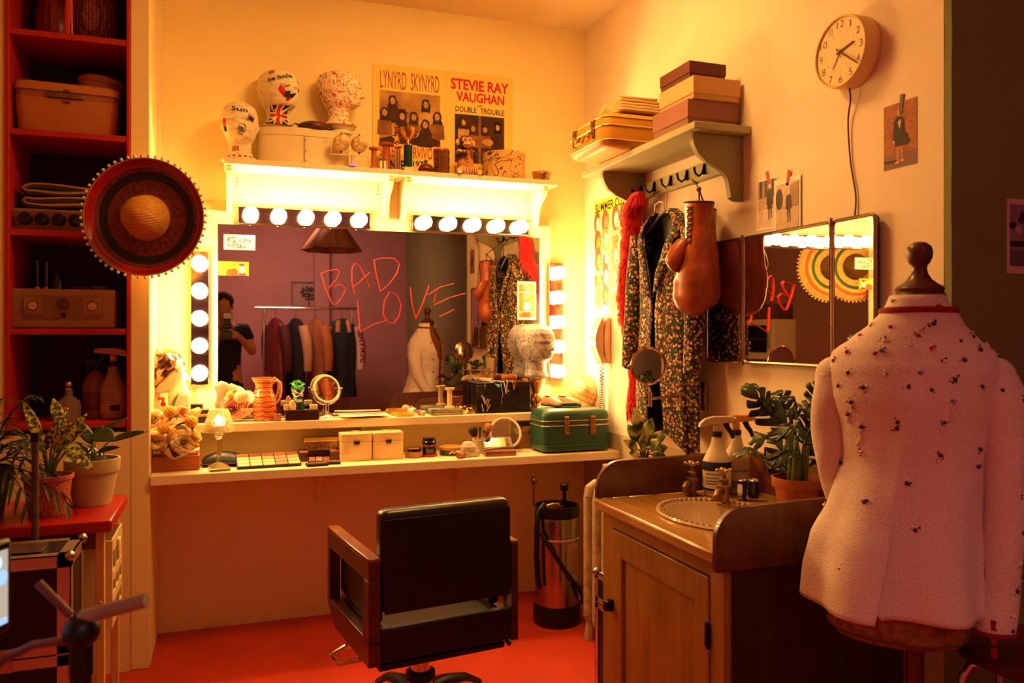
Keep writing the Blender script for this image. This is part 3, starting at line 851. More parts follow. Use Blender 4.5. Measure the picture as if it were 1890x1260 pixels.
def longhair(mb, x, z, s, d, hat=False, hair=4, face=6, body=5):
    mb.flat([(x - s * 1.5, z - s * 4.5), (x + s * 1.5, z - s * 4.5), (x + s * 1.35, z - s * 1.8), (x + s * .6, z - s * 1.1), (x - s * .6, z - s * 1.1), (x - s * 1.35, z - s * 1.8)], d, body)
    hr = [(-.8, -1.9), (-.45, -1.6), (.4, -1.65), (.85, -1.85), (1.0, -1.3), (.8, -.8), (.95, -.3), (.78, .3), (.55, .8), (.05, 1.0), (-.5, .85), (-.82, .25), (-.92, -.3), (-.78, -.8), (-1.02, -1.3)]
    mb.flat([(x + s * (a + .1 * sin(37 * x * 30 + i * 2)), z + s * b_) for i, (a, b_) in enumerate(hr)], d + .00015, hair)
    mb.oval(x, z - s * .12, s * .5, s * .72, d + .0003, face)
    mb.flat([(x - s * .5, z + s * .1), (x - s * .1, z + s * .62), (x + s * .5, z + s * .1), (x + s * .3, z + s * .8), (x - s * .3, z + s * .8)], d + .0004, hair)
    for q in (-.2, .2): mb.oval(x + s * q, z - s * .02, s * .1, s * .07, d + .00045, hair, 8)
    mb.rect(x - s * .18, x + s * .18, z - s * .46, z - s * .4, d + .00045, hair)
    mb.flat([(x - s * .06, z), (x + s * .1, z - s * .22), (x - s * .06, z - s * .22)], d + .0004, body)
    if hat:
        mb.rect(x - s * 1.3, x + s * 1.3, z + s * .5, z + s * .68, d + .0005, hair); mb.rect(x - s * .7, x + s * .7, z + s * .6, z + s * 1.25, d + .0005, hair)
def dA(mb, W, H):
    X = lambda u: -W / 2 + u * W
    mb.text('LYNYRD', X(.10), X(.46), H * .79, H * .945, .0036, 7, .005); mb.text('SKYNYRD', X(.52), X(.92), H * .79, H * .945, .0036, 7, .005)
    mb.rect(X(.09), X(.93), H * .31, H * .77, .0034, 3)
    s = W * .075
    for i, (u, v, hat) in enumerate([(.27, .69, 0), (.16, .58, 0), (.40, .56, 1), (.56, .56, 0), (.73, .68, 0), (.89, .58, 0), (.72, .50, 0)]):
        longhair(mb, X(u), H * v, s * .92, .0036 + i * .0006, hat, body=(4, 5, 4, 5, 6, 5, 4)[i])
    mb.flat([(X(.09), H * .31), (X(.93), H * .31), (X(.93), H * .36), (X(.6), H * .40), (X(.3), H * .38), (X(.09), H * .34)], .0085, 4)
    mb.text('STREET SURVIVORS', X(.09), X(.93), H * .185, H * .29, .0036, 1, .01)
    mb.text('1977', X(.55), X(.75), H * .115, H * .165, .0036, 2, .02)
    mb.text('WINTER', X(.09), X(.5), H * .07, H * .16, .0036, 2, .02)
    mb.text('with special guests', X(.1), X(.9), H * .025, H * .055, .0036, 1, .01)
poster('concert_poster', 'yellow concert poster of a seven-piece long-haired band, left one on the shelf', 688, 821, 116, dA)
def dB(mb, W, H):
    X = lambda u: -W / 2 + u * W
    mb.text('STEVIE RAY', X(.07), X(.94), H * .84, H * .94, .0036, 1, .03)
    mb.text('VAUGHAN', X(.15), X(.87), H * .735, H * .825, .0036, 1, .03)
    mb.text('AND', X(.46), X(.54), H * .70, H * .718, .0036, 2, .01)
    mb.text('DOUBLE', X(.14), X(.45), H * .64, H * .69, .0036, 2, .01); mb.text('TROUBLE', X(.51), X(.87), H * .64, H * .69, .0036, 2, .01)
    mb.rect(X(.13), X(.87), H * .18, H * .62, .0034, 4); mb.rect(X(.48), X(.52), H * .18, H * .62, .0035, 5)
    for i, (u, v, hat, bd) in enumerate([(.26, .55, 0, 6), (.40, .50, 0, 5), (.58, .50, 1, 5), (.77, .53, 1, 4)]):
        longhair(mb, X(u), H * v, W * .06, .0037 + i * .0006, hat, hair=4 if i != 3 else 2, body=bd)
    mb.line([(X(.22), H * .42), (X(.48), H * .38)], W * .03, .007, 5); mb.oval(X(.24), H * .42, W * .06, W * .07, .0068, 6); mb.oval(X(.62), H * .38, W * .08, W * .05, .0068, 6)
    mb.text('IN CONCERT', X(.13), X(.87), H * .06, H * .15, .0036, 1, .02)
poster('concert_poster', 'yellow concert poster with big red lettering over a split photo of musicians', 823, 946, 130, dB)
# ================================================================ on the raised ledge and the counter
def Lg(x, Y=3.5): p = atY(x, 770, Y); return Vector((p.x, Y, LZ + .0008))          # a spot on the ledge
def Ct(x, Y=3.35): p = atY(x, 830, Y); return Vector((p.x, Y, CT + .0008))         # a spot on the counter
def PX(n, x, Y): return n * mpp(atY(x, 700, Y))
m_leaf = nramp('florist_leaf', [(.35, '#1d2a10'), (.65, '#4a5a22')], 12, 3, 0, .5)

# ---- flowers
def rose(mb, c, r, axis, m=0, layers=5):
    q = Vector((0, 0, 1)).rotation_difference(Vector(axis)).to_matrix().to_4x4()
    T = tr(*c) @ q
    for L in range(layers):
        n = 3 + L; rr = r * (.22 + .78 * L / (layers - 1)); hh = r * (1.15 - .12 * L)
        for i in range(n):
            a0 = 2 * pi * i / n + L * .7
            def fn(u, v):
                a = a0 + (u - .5) * 2 * pi / n * 1.28
                k = rr * (.35 + .6 * v ** .6) * (1 - .1 * (2 * u - 1) ** 2) + rr * .9 * max(0, v - .72) * (L / layers)
                z = hh * (v - .55 - .38 * (2 * u - 1) ** 2 * v) - r * 1.6 * max(0, v - .78) * L / layers
                return (k * cos(a), k * sin(a), z)
            mb.grid(fn, 6, 5, m, T)
def pompon(mb, c, r, m=0):
    mb.ball(c, r, m, 18, 12)
    o = len(mb.v) - 0
    for i in range(60):
        z = 1 - 2 * (i + .5) / 60; a = i * 2.39996; q = sqrt(1 - z * z)
        d_ = Vector((q * cos(a), q * sin(a), z))
        mb.ball(Vector(c) + d_ * r * .93, r * .2, m, 6, 4)
def leafblade(mb, base, tip, w, m=0, bend=.1, cup=.3, n=8, face=(0, 0, 1)):
    base, tip = Vector(base), Vector(tip)
    d_ = tip - base; L = d_.length; d_.normalize()
    up = Vector(face); s_ = d_.cross(up)
    if s_.length < .05: s_ = Vector((1, 0, 0))
    s_.normalize(); nn = s_.cross(d_)
    def fn(u, v):
        x = (v - .5) * 2
        ww = w * (sin(pi * min(1, u * .97 + .015)) ** .75) * (1 - .25 * u)
        return base + d_ * (L * u) + s_ * (x * ww) + nn * (cup * abs(x) * ww + bend * L * 4 * u * (1 - u) * .5)
    mb.grid(fn, n, 4, m)
def wrap_cone(mb, base, axis, r0, r1, L, m=0, n=28, ruf=.15, seed=0, open_=0):
    q = Vector((0, 0, 1)).rotation_difference(Vector(axis)).to_matrix().to_4x4()
    T = tr(*base) @ q
    def fn(u, v):
        a = 2 * pi * u
        dy = (q @ Vector((cos(a), sin(a), 0))).y
        r = lerp(r0, r1, v ** .8) * (1 + ruf * v * sin(5 * a + seed) + ruf * .5 * v * sin(11 * a + seed * 2))
        return (r * cos(a), r * sin(a), L * v * (1 + .1 * sin(3 * a + seed)) * (1 - .5 * max(0, -dy)))
    mb.grid(fn, n, 6, m, T)
m_ros1 = mat('peach_petals', '#e8a878', .7, var=.12, vs=20); m_ros2 = mat('cream_petals', '#f2d8a0', .7, var=.1, vs=20)
m_ros3 = mat('orange_petals', '#d9622a', .7, var=.15, vs=30); m_ros4 = mat('yellow_petals', '#f0b83a', .7, var=.15, vs=30)
m_wrap = mat('kraft_wrap', '#d9a86a', .7, var=.06); m_wrapw = mat('white_wrap', '#f0e0c0', .6, var=.04)

# tall bouquet and its crate at the left end of the counter
p = Ct(322, 3.4)
t = thing('wooden_crate', 'small orange-brown wooden crate holding the flowers at the left end of the counter', 'crate', Ct(326, 3.36))
k = mpp(Ct(326, 3.36)); w = .084
m = MB().box(-w, w, -.045, -.037, 0, .055).box(-w, w, .037, .045, 0, .055).box(-w, -w + .007, -.037, .037, 0, .055).box(w - .007, w, -.037, .037, 0, .055).box(-w + .007, w - .007, -.037, .037, 0, .006)
m.obj('crate_body', wood('orange_crate_wood', '#a8541e', '#c8702e', (2, 14, 14), .55, .05), t, bevel=.001)
MB().add([(-.045, -.0465, .054), (.02, -.0465, .054), (-.012, -.0465, .078), (-.034, -.0455, .052)], [(0, 1, 2)]).tube([(-.05, -.047, .05), (-.013, -.049, .08), (.026, -.047, .05)], .0035, 6).obj('rim_tie', mat('brown_ribbon', '#8a4a1e', .6), t)
bq = thing('bouquet', 'tall mixed bouquet of cream, yellow and orange flowers at the far left of the counter', 'flowers', (p.x - .012, 3.375, CT + .05), 0, 'wrapped bouquets')
ax = Vector((.02, -.12, .95)).normalized()
m = MB(); wrap_cone(m, (0, 0, .0), ax, .022, .098, .17, 0, seed=1, ruf=.1)
m.obj('paper_wrap', m_wrap, bq, solid=.0012)
m = MB()
hd_ = lambda x, z, y=-.075: Vector((x, y, z))
for x, z, r, mm in ((-.058, .155, .036, 0), (-.045, .075, .034, 0), (.03, .06, .032, 3)): rose(m, hd_(x, z), r, (x * 4, -.8, .5), mm)
rose(m, hd_(.045, .178), .026, (.2, -.7, .7), 1)
for x, z, r in ((-.02, .118, .021), (.015, .094, .022), (.003, .18, .022), (.078, .14, .022)): pompon(m, hd_(x, z, -.088), r, 2)
m.obj('blooms', [m_ros2, m_ros1, m_ros4, m_ros3], bq)
m = MB()
for a, b_, w in (((.0, -.05, .14), (.03, -.03, .245), .018), ((.02, -.06, .12), (.10, -.09, .14), .022), ((.03, -.06, .1), (.09, -.1, .1), .02), ((-.02, -.05, .13), (.05, -.06, .17), .015), ((-.03, -.06, .1), (.02, -.08, .135), .012), ((-.06, -.06, .09), (-.105, -.08, .10), .014), ((.02, -.05, .14), (.07, -.045, .205), .014)): leafblade(m, a, b_, w)
m.obj('leaves', m_leaf, bq, solid=.0006)
bq = thing('bouquet', 'low wrapped bouquet with one big cream rose lying over the wooden crate', 'flowers', (Ct(335, 3.33).x, 3.315, CT + .062), 0, 'wrapped bouquets')
ax = Vector((.6, -.5, .55)).normalized()
m = MB(); wrap_cone(m, (-.05, .03, .004), ax, .015, .06, .10, 0, seed=2.2, ruf=.12)
m.obj('paper_wrap', m_wrapw, bq, solid=.0012)
m = MB(); rose(m, (.012, -.055, .058), .042, (.1, -.9, .35), 0, 6); rose(m, (.05, -.03, .075), .026, (.5, -.5, .6), 1)
for i in range(10): m.ball((.04 + .025 * R.random(), -.06 + .02 * R.random(), .035 + .05 * R.random()), .009, 2, 8, 6)
m.obj('blooms', [m_ros2, m_ros2, m_ros4], bq)
m = MB(); leafblade(m, (.0, -.04, .06), (-.05, -.06, .03), .018); leafblade(m, (.04, -.02, .09), (.06, -.03, .13), .016)
m.obj('leaves', m_leaf, bq, solid=.0006)
# the bouquet lying on the ledge
q = Lg(430, 3.5)
bq = thing('bouquet', 'pink rose bouquet in white paper lying on the ledge beside the orange jug', 'flowers', q, 0, 'wrapped bouquets')
ax = Vector((.25, -.55, .3)).normalized()
m = MB(); wrap_cone(m, (-.03, .07, .012), Vector((.25, -.5, .62)).normalized(), .012, .078, .12, 0, seed=.4, ruf=.15)
m.obj('paper_wrap', m_wrapw, bq, solid=.0012)
m = MB(); rose(m, (-.005, -.012, .055), .05, (-.1, -.9, .4), 0, 6); rose(m, (.05, .01, .05), .032, (.5, -.8, .3), 0); rose(m, (.01, .015, .112), .028, (0, -.5, .8), 0)
pompon(m, (.026, -.015, .098), .023, 1); pompon(m, (-.012, -.01, .11), .013, 2)
for i in range(14): m.ball((.03 + .05 * R.random(), -.02 + .02 * R.random(), .012 + .035 * R.random()), .009, 1, 8, 6)
m.obj('blooms', [mat('dusty_pink_petals', '#dc9478', .7, var=.14, vs=24), m_ros2, m_ros4], bq)

# crystal lamp
p = Ct(404, 3.285)
t = thing('crystal_lamp', 'lit faceted crystal table lamp on a slim stem, at the left front of the counter', 'lamp', p, 8)
m_cry = mat('clear_acrylic', '#f4ecc8', .03, trans=.92, var=0, ior=1.49)
m = MB().box(-.037, .037, -.034, .034, 0, .014).lathe([(.05, .014), (.012, .03)], 4, M=rot('Z', 45)).lathe([(0, .028), (.007, .03), (.011, .09), (.012, .118), (0, .12)], 8)
m.lathe([(0, .118), (.009, .121), (.019, .131), (.019, .137), (.01, .147), (0, .148)], 10)
m.obj('base', m_cry, t, sharp=15)
m = MB()
rows = [(.058, .148), (.0515, .175), (.0445, .203), (.036, .231)]
for (r0, z0), (r1, z1) in zip(rows, rows[1:]):
    n = 16
    for i in range(n):
        a = 2 * pi * i / n; b_ = 2 * pi * (i + 1) / n; c_ = (a + b_) / 2
        ro = (r0 + r1) / 2 * 1.09
        v_ = [(r0 * cos(a), r0 * sin(a), z0), (r0 * cos(b_), r0 * sin(b_), z0), (r1 * cos(b_), r1 * sin(b_), z1), (r1 * cos(a), r1 * sin(a), z1), (ro * cos(c_), ro * sin(c_), lerp(z0, z1, .3))]
        m.add(v_, [(0, 1, 4), (1, 2, 4), (2, 3, 4), (3, 0, 4)])
m.lathe([(0, .231), (.036, .231), (.036, .233), (0, .233)], 16)
m.obj('lamp_shade', mat('cut_crystal', '#fbf0b8', .3, trans=.45, var=0, ior=1.5), t, sharp=10)
MB().ball((0, 0, .188), (.012, .012, .02)).obj('bulb', mat('lamp_glow', '#fff0b0', .5, var=0, emit=(1, .8, .3), est=14), t)

# black pouch, make-up palettes, boxes
p = Ct(415, 3.40)
t = thing('leather_pouch', 'soft black leather pouch behind the crystal lamp', 'pouch', p, -8)
m = MB()
rings = []
for i in range(14):
    a = i / 13; x = lerp(-.085, .085, a); h = .06 * sin(pi * min(.97, .12 + a * .8)) ** .6
    rings.append([(x, -.045 + .0 * a, .0), (x, -.052, h * .35), (x, -.03, h * .8), (x, .0, h), (x, .03, h * .85), (x, .045, h * .3), (x, .04, 0)])
m.loft(rings)
m.obj('pouch_body', M_BLEATHER, t, sub=1)
MB().tube([(-.09, -.044, .012), (-.05, -.054, .014), (.0, -.056, .018), (.05, -.054, .014), (.086, -.044, .012)], .0022, 6).obj('flap_edge', mat('worn_leather_edge', '#5a4630', .4), t)

def palette(name, label, p, rz, w, d_, nx, ny, cols, tilt=0, gap=.004, group='make-up palettes'):
    t = thing(name, label, 'make-up palette', p + Vector((0, 0, d_ / 2 * sin(radians(tilt)) + .0005)), rz, group)
    t.rotation_euler = (radians(tilt), 0, radians(rz))
    if tilt: MB(rot('X', -tilt)).box(-w * .3, w * .3, d_ * .30, d_ * .42, -d_ / 2 * sin(radians(tilt)), d_ * .28 * math.tan(radians(tilt))).obj('prop_foot', M_BLACK, t)
    MB().box(-w / 2, w / 2, -d_ / 2, d_ / 2, 0, .009).obj('tray', M_BLACK, t, bevel=.0015)
    cw, cd = (w - gap) / nx, (d_ - gap) / ny
    k = 0
    for j in range(ny):
        for i in range(nx):
            x = -w / 2 + gap + i * cw; y = -d_ / 2 + gap + j * cd
            MB().box(x, x + cw - gap, y, y + cd - gap, .0091, .0112).obj('powder_pan', cols[k % len(cols)], t); k += 1
    return t
m_sk = [mat('powder_' + n, c, .85, var=.06) for n, c in (('ivory', '#f0dcae'), ('sand', '#e4c48e'), ('beige', '#d9b078'), ('tan', '#c8945a'), ('rose', '#d98a6a'), ('rust', '#a8502c'), ('brown', '#7a4424'), ('wine', '#7a2a1e'))]
W = PX(112, 500, 3.34)
palette('powder_palette', 'wide black powder palette open behind the counter front edge, in many skin tones', Ct(495, 3.33), 3, W, .115, 5, 4,
        [m_sk[0], m_sk[0], m_sk[1], m_sk[4], m_sk[1], m_sk[0], m_sk[1], m_sk[1], m_sk[4], m_sk[2], m_sk[1], m_sk[2], m_sk[3], m_sk[4], m_sk[3], m_sk[5], m_sk[7], m_sk[6], m_sk[5], m_sk[6]], tilt=17)
e = thing('gift_box', 'shallow brown box under the little glass casket', 'box', Ct(592, 3.43), 0)
MB().box(-.085, .085, -.045, .045, 0, .033).obj('box_body', wood('dark_box_wood', '#4a2a12', '#6d401c', (2, 14, 14), .5), e, bevel=.0015)
MB().box(-.087, .087, -.047, .047, .0335, .04).obj('box_lid', mat('tan_lid', '#b47c3a', .5), e, bevel=.0015)
g = thing('glass_casket', 'small brass-rimmed glass casket on the brown box', 'casket', (e.location.x + .004, 3.43, CT + .042), 0)
m = MB()
a_ = [(-.06, -.026), (.06, -.026), (.06, .026), (-.06, .026)]; b_ = [(-.077, -.036), (.077, -.036), (.077, .036), (-.077, .036)]
m.loft([[(x, y, 0) for x, y in a_], [(x, y, .036) for x, y in b_]])
m.obj('casket_body', nramp('etched_glass', [(.42, '#7a5424'), (.5, '#d9a850'), (.58, '#8a622c')], 50, 3, 1.5, .15), g)
m = MB().tube([(x, y, .038) for x, y in b_], .0025, 6, closed=True).tube([(x, y, .001) for x, y in a_], .002, 6, closed=True)
for (x, y), (X, Y_) in zip(a_, b_): m.tube([(x, y, .001), (X, Y_, .038)], .002, 6)
m.loft([[(x, y, .04) for x, y in b_], [(x * .93, y * .85, .052) for x, y in b_]])
m.obj('rim', M_BRASS, g)
pz = palette('powder_palette', 'small open palette of pink and red powders, right of the wide palette', Ct(589, 3.335), -5, .088, .05, 3, 2, [mat('coral_powder', '#d9604a', .8), mat('pink_powder', '#e08a78', .8), m_sk[5]], tilt=14)
MB().box(-.044, .044, .0252, .03, .002, .038).obj('mirror_lid', M_BLACK, pz)
palette('powder_palette', 'closed dark palette lying nearest the front edge, right of the wide palette', Ct(585, 3.265), 6, .085, .045, 1, 1, [mat('brown_powder', '#6a4426', .8, var=.3, vs=60)])
palette('powder_palette', 'dark brown powder compact fanned out between two palettes', Ct(612, 3.29), -8, .072, .036, 1, 1, [mat('grey_brown_powder', '#7a5a3a', .8, var=.3, vs=60)])
m_lb = mat('cream_leather', '#e2c48a', .55, var=.07, bump=.1, bs=200)
for x, lab in ((656, 'left of two matching cream leather boxes under the ledge'), (714, 'right of two matching cream leather boxes under the ledge')):
    q = Ct(x, 3.372); w = PX(28, x, 3.37); h_ = .112
    t = thing('vanity_box', lab, 'box', q, 0, 'cream leather boxes')
    pl = [(-w, .045), (-w, -.03)] + [(-w * cos(pi * i / 8), -.03 - .012 * sin(pi * i / 8)) for i in range(1, 8)] + [(w, -.03), (w, .045)]
    MB().prism(pl, 0, h_ - .036).prism([(x_ * 1.012, y_ * 1.02) for x_, y_ in pl], .0, .026).obj('box_body', m_lb, t, bevel=.002)
    MB().prism([(x_ * 1.01, y_ * 1.01) for x_, y_ in pl], h_ - .0355, h_).obj('box_lid', m_lb, t, bevel=.003)
    MB().box(-.011, .011, -.047, -.042, h_ - .044, h_ - .036).box(-.013, .013, -.047, -.042, h_ - .035, h_ - .03).ball((0, -.048, h_ - .041), .0018).obj('clasp', mat('dark_bronze', '#4a3420', .35, metal=.8), t, bevel=.001)
    MB().tube([(-.02, .0, h_ + .001), (-.015, 0, h_ + .006), (.015, 0, h_ + .006), (.02, 0, h_ + .001)], .0025, 6).obj('carry_handle', m_lb, t)

# cream jars and a round tin
def jar(name, label, p, parts_, group='cosmetic jars'):
    t = thing(name, label, 'jar', p, 0, group)
    for nm, prof, mt in parts_: MB().lathe(prof, 28).obj(nm, mt, t)
m_tan = mat('tan_jar', '#a8703c', .35); m_blk = mat('black_gloss', '#120c0a', .12, coat=.4, var=0)
jar('cosmetic_jar', 'squat tan jar with a dark gold-edged lid, beside the cream boxes', Ct(764, 3.36), [('jar_body', [(0, 0), (.035, 0), (.038, .004), (.038, .019), (.035, .023), (0, .023)], m_tan), ('jar_lid', [(0, .0235), (.028, .0235), (.029, .038), (.027, .041), (0, .041)], m_blk), ('gold_rim', [(.0293, .035), (.031, .036), (.031, .04), (.0293, .041)], M_GOLD)])
jar('cosmetic_jar', 'stack of black powder pots on a red lid, right of the tan jar', Ct(792, 3.365), [('jar_base', [(0, 0), (.035, 0), (.036, .003), (.034, .009), (0, .009)], mat('red_lid', '#b02a1e', .3)), ('jar_body', [(0, .0095), (.027, .0095), (.029, .013), (.029, .04), (0, .04)], m_blk), ('gold_band', [(0, .0405), (.026, .0405), (.026, .05), (0, .05)], mat('rose_gold', '#b4764a', .3, metal=.9)), ('jar_lid', [(0, .0505), (.031, .0505), (.031, .062), (.027, .066), (.027, .079), (0, .079)], m_blk)])
t = thing('round_tin', 'round green tin with a gold lid on the counter, behind the grey stamp', 'tin', Ct(833, 3.375), 0)
MB().cyl(.05, 0, .022, 36).obj('tin_body', mat('green_tin', '#4a4a1e', .5), t)
MB().lathe([(0, .0225), (.052, .0225), (.052, .034), (.048, .037), (0, .037)], 36).obj('tin_lid', mat('tan_tin_lid', '#a87a36', .5, var=.1), t)
m = MB()
for i in range(6): m.ball((-.02 + .006 * i, -.0515, .012 + .004 * (i % 3)), (.004, .002, .004), nu=8, nv=6)
m.obj('painted_flower', m_ros2, t)
# grey enamel stamp
t = thing('embossing_stamp', 'grey enamelled embossing stamp with a fluted dome, at the front of the counter', 'stamp', Ct(864, 3.30), 14)
m_grey = mat('grey_enamel', '#b8ac98', .35, var=.12, vs=25)
MB().prism(rrect(-.042, .042, -.03, .03, .008), 0, .024).obj('base', m_grey, t, bevel=.003)
MB().lathe([(0, .0245), (.032, .0245), (.034, .03), (.034, .043), (.027, .05), (.025, .056), (.018, .062), (0, .064)], 32, wob=lambda a, z: 1 + (.03 * cos(14 * a) if z > .044 else 0)).obj('dome', m_grey, t)
MB().lathe([(0, 0), (.0125, 0), (.0125, .05), (0, .05)], 16, M=tr(-.05, -.03, .0135) @ rot('X', 90) @ rot('Y', -60) @ tr(0, 0, -.025)).obj('roller', mat('copper_end', '#9a5a34', .4, metal=.5), t)
# pot of brushes
p = Ct(886, 3.375)
t = thing('brush_pot', 'white ceramic pot crammed with make-up brushes, in front of the ledge end', 'pot', p)
MB().lathe([(0, 0), (.022, 0), (.024, .003), (.03, .05), (.031, .054), (.034, .056), (.034, .066), (.03, .066), (.027, .05), (.02, .006), (0, .005)], 28).obj('pot_body', mat('crackled_white', '#d9cdb0', .35, var=.18, vs=30), t)
def brush(label, base, tip, rh, hl, hr, mh, mf, mb_):
    a, b_ = Vector(base), Vector(tip); d_ = (b_ - a); L = d_.length
    q = Vector((0, 0, 1)).rotation_difference(d_.normalized()).to_matrix().to_4x4()
    o = thing('makeup_brush', label, 'brush', p + a, 0, 'make-up brushes in the pot')
    MB(q).lathe([(0, 0), (rh * .7, 0), (rh, L * .5), (rh * .8, L - .02), (0, L - .02)], 10).obj('brush_handle', mh, o)
    MB(q).lathe([(0, L - .02), (rh * .95, L - .0195), (hr * .6, L), (0, L)], 12).obj('ferrule', mf, o)
    MB(q).lathe([(0, L), (hr * .55, L), (hr * .95, L + hl * .4), (hr, L + hl * .65), (hr * .75, L + hl * .9), (0, L + hl)], 18).obj('bristles', mb_, o)
m_bd = nramp('dark_bristle', [(.4, '#1a0f0a'), (.6, '#3a2418')], 120, 2, 0, .9); m_bt = nramp('tan_bristle', [(.4, '#a8683c'), (.6, '#c98a58')], 120, 2, 0, .9)
brush('large brush with a dark round head, leaning left in the brush pot', (-.010, -.006, .008), (-.031, -.018, .078), .004, .045, .021, M_BLACK, mat('copper_ferrule', '#c08a5a', .3, metal=.9), m_bd)
brush('fluffy tan brush leaning right in the brush pot', (.009, -.004, .008), (.03, -.012, .092), .004, .04, .019, mat('maroon_handle', '#7a1c34', .3), mat('pink_ferrule', '#a83a5a', .3, metal=.5), m_bt)
brush('slim black brush standing upright in the brush pot', (.0, .008, .008), (.004, .012, .098), .003, .016, .006, M_BLACK, M_BLACK, m_bd)
brush('slim pink-handled brush upright in the brush pot', (.002, -.008, .008), (.012, -.018, .088), .003, .014, .005, mat('pink_handle', '#b4507a', .3), M_STEEL, m_bd)
# lower vanity mirror
def vanity_mirror(name, label, p, r, hgt, yaw, tilt, arc, base, mrim, group):
    t = thing(name, label, 'mirror', p, yaw, group)
    base(t)
    T = tr(0, 0, hgt) @ rot('X', tilt)
    f = MB(T); f.tube([((r - .004) * cos(a), 0, (r - .004) * sin(a)) for a in [2 * pi * i / 48 for i in range(48)]], r * .085, 8, closed=True)
    f.lathe([(0, .004), (r * .95, .004), (r * .95, .008), (0, .008)], 48, M=rot('X', -90))
    f.obj('frame', mrim, t)
    MB(T).lathe([(0, -.001), (r * .93, -.001), (r * .93, .0035), (0, .0035)], 48, M=rot('X', -90)).obj('mirror_glass', M_MIRROR, t)
    return t
k = mpp(Ct(932, 3.37))
def b1(t):
    m = MB().lathe([(0, 0), (.04, 0), (.04, .006), (.012, .012), (.008, .03), (0, .03)], 28)
    m.tube([(.0, .012, .02), (.03, .02, .03), (.052, .012, .055), (.056, .0, .08)], .003, 8)
    m.tube([(.0, .012, .02), (-.03, .02, .03), (-.052, .012, .055), (-.056, .0, .08)], .003, 8)
    m.obj('stand', mat('pale_gold_metal', '#c9a460', .3, metal=.7), t)
vanity_mirror('makeup_mirror', 'round magnifying mirror leaning back on the counter beside the brush pot', Ct(933, 3.375), 30 * k, .083, -6, -27, 0, b1, mat('white_gold_rim', '#e8d4a0', .3), 'round make-up mirrors')
# mirrored compact case
p = Ct(922, 3.285)
t = thing('compact_case', 'rose-gold make-up case lying open with a bright mirror, beside the grey stamp', 'make-up case', p, -6)
m_rg = mat('rose_gold_case', '#a86a4e', .3, metal=.4)
MB().box(-.068, .068, -.03, .03, 0, .022).obj('case_body', m_rg, t, bevel=.002)
T = tr(0, .02, .024) @ rot('X', 36)
MB(T).box(-.066, .066, .0, .068, 0, .007).obj('case_lid', mat('grey_green_lid', '#6a6450', .4), t, bevel=.001)
MB(T).box(-.058, .05, .006, .06, .0071, .0081).obj('lid_mirror', M_MIRROR, t)
MB().lathe([(0, 0), (.006, 0), (.006, .085), (0, .085)], 12, M=tr(-.078, -.036, .028) @ rot('Y', 84)).obj('lip_pencil', mat('mauve_pencil', '#8a5a4e', .3), t)

# wood box behind the mirror, end of ledge
t = thing('woven_box', 'tan woven-lidded box between the ledge and the green train case', 'box', Ct(957, 3.478), 0)
w = .064
MB().box(-w, w, -.035, .02, 0, .066).obj('box_body', stripes('tan_slats', [(.4, '#7a4e22'), (.6, '#a8783c')], 38, 'X', .6, bump=.3), t, bevel=.002)
MB().box(-w, w, -.036, .021, .0665, .1).obj('box_lid', nramp('marbled_lid', [(.4, '#5a3818'), (.6, '#b08a50')], 24, 4, 1.2, .5), t, bevel=.002)
# green train case
t = thing('train_case', 'dark green train case with two brass latches on the right end of the counter', 'case', (1.458, 3.334, CT + .006), 0)
m_tc = mat('green_leatherette', '#1f5244', .38, var=.08, bump=.12, bs=260)
w, d_ = .165, .092
o0 = rrect(-w, w, -d_, d_, .035, 6)
def slab(mb, prof, m=0):
    rings = []
    for ins, z in prof: rings.append([(x * (w - ins) / w, y * (d_ - ins) / d_, z) for x, y in o0])
    mb.loft(rings, m)
m = MB(); slab(m, [(.012, 0), (.003, .005), (0, .014), (0, .112)]); m.obj('case_body', m_tc, t, sharp=50)
m = MB(); slab(m, [(0, .1165), (0, .142), (.001, .158), (.005, .17), (.014, .179), (.03, .184), (.07, .186)]); m.obj('case_lid', m_tc, t, sharp=50)
m = MB()
for z, r in ((.1143, .0028), (.136, .0022)): m.tube([(x * 1.004, y * 1.004, z) for x, y in o0], r, 6, closed=True)
m.obj('trim_band', mat('pale_gold_trim', '#c9a878', .3, metal=.7), t)
MB().tube([(x * 1.004, y * 1.004, .028) for x, y in o0], .0012, 5, closed=True).obj('stitching', mat('stitch_green', '#4a6a54', .7), t)
MB().prism(rrect(-.045, .045, -.02, .02, .018), .186, .192).tube([(-.055, 0, .188), (-.035, 0, .198), (.035, 0, .198), (.055, 0, .188)], .006, 8, flat=1.6).obj('carry_handle', m_tc, t, bevel=.002)
for x in (-.055, .072):
    m = MB().box(x - .013, x + .013, -d_ - .008, -d_ + .001, .072, .118).box(x - .013, x + .013, -d_ - .008, -d_ + .001, .119, .156)
    m.ball((x, -d_ - .009, .082), (.009, .004, .006)).ball((x, -d_ - .009, .148), (.009, .004, .006))
    m.obj('latch', M_OLDBRASS, t, bevel=.0015)
m = MB()
for x in (-.09, .1):
    for y in (-.06, .06): m.cyl(.006, -.006, .001, 10, M=tr(x, y, 0))
m.obj('feet', M_BRASS, t)
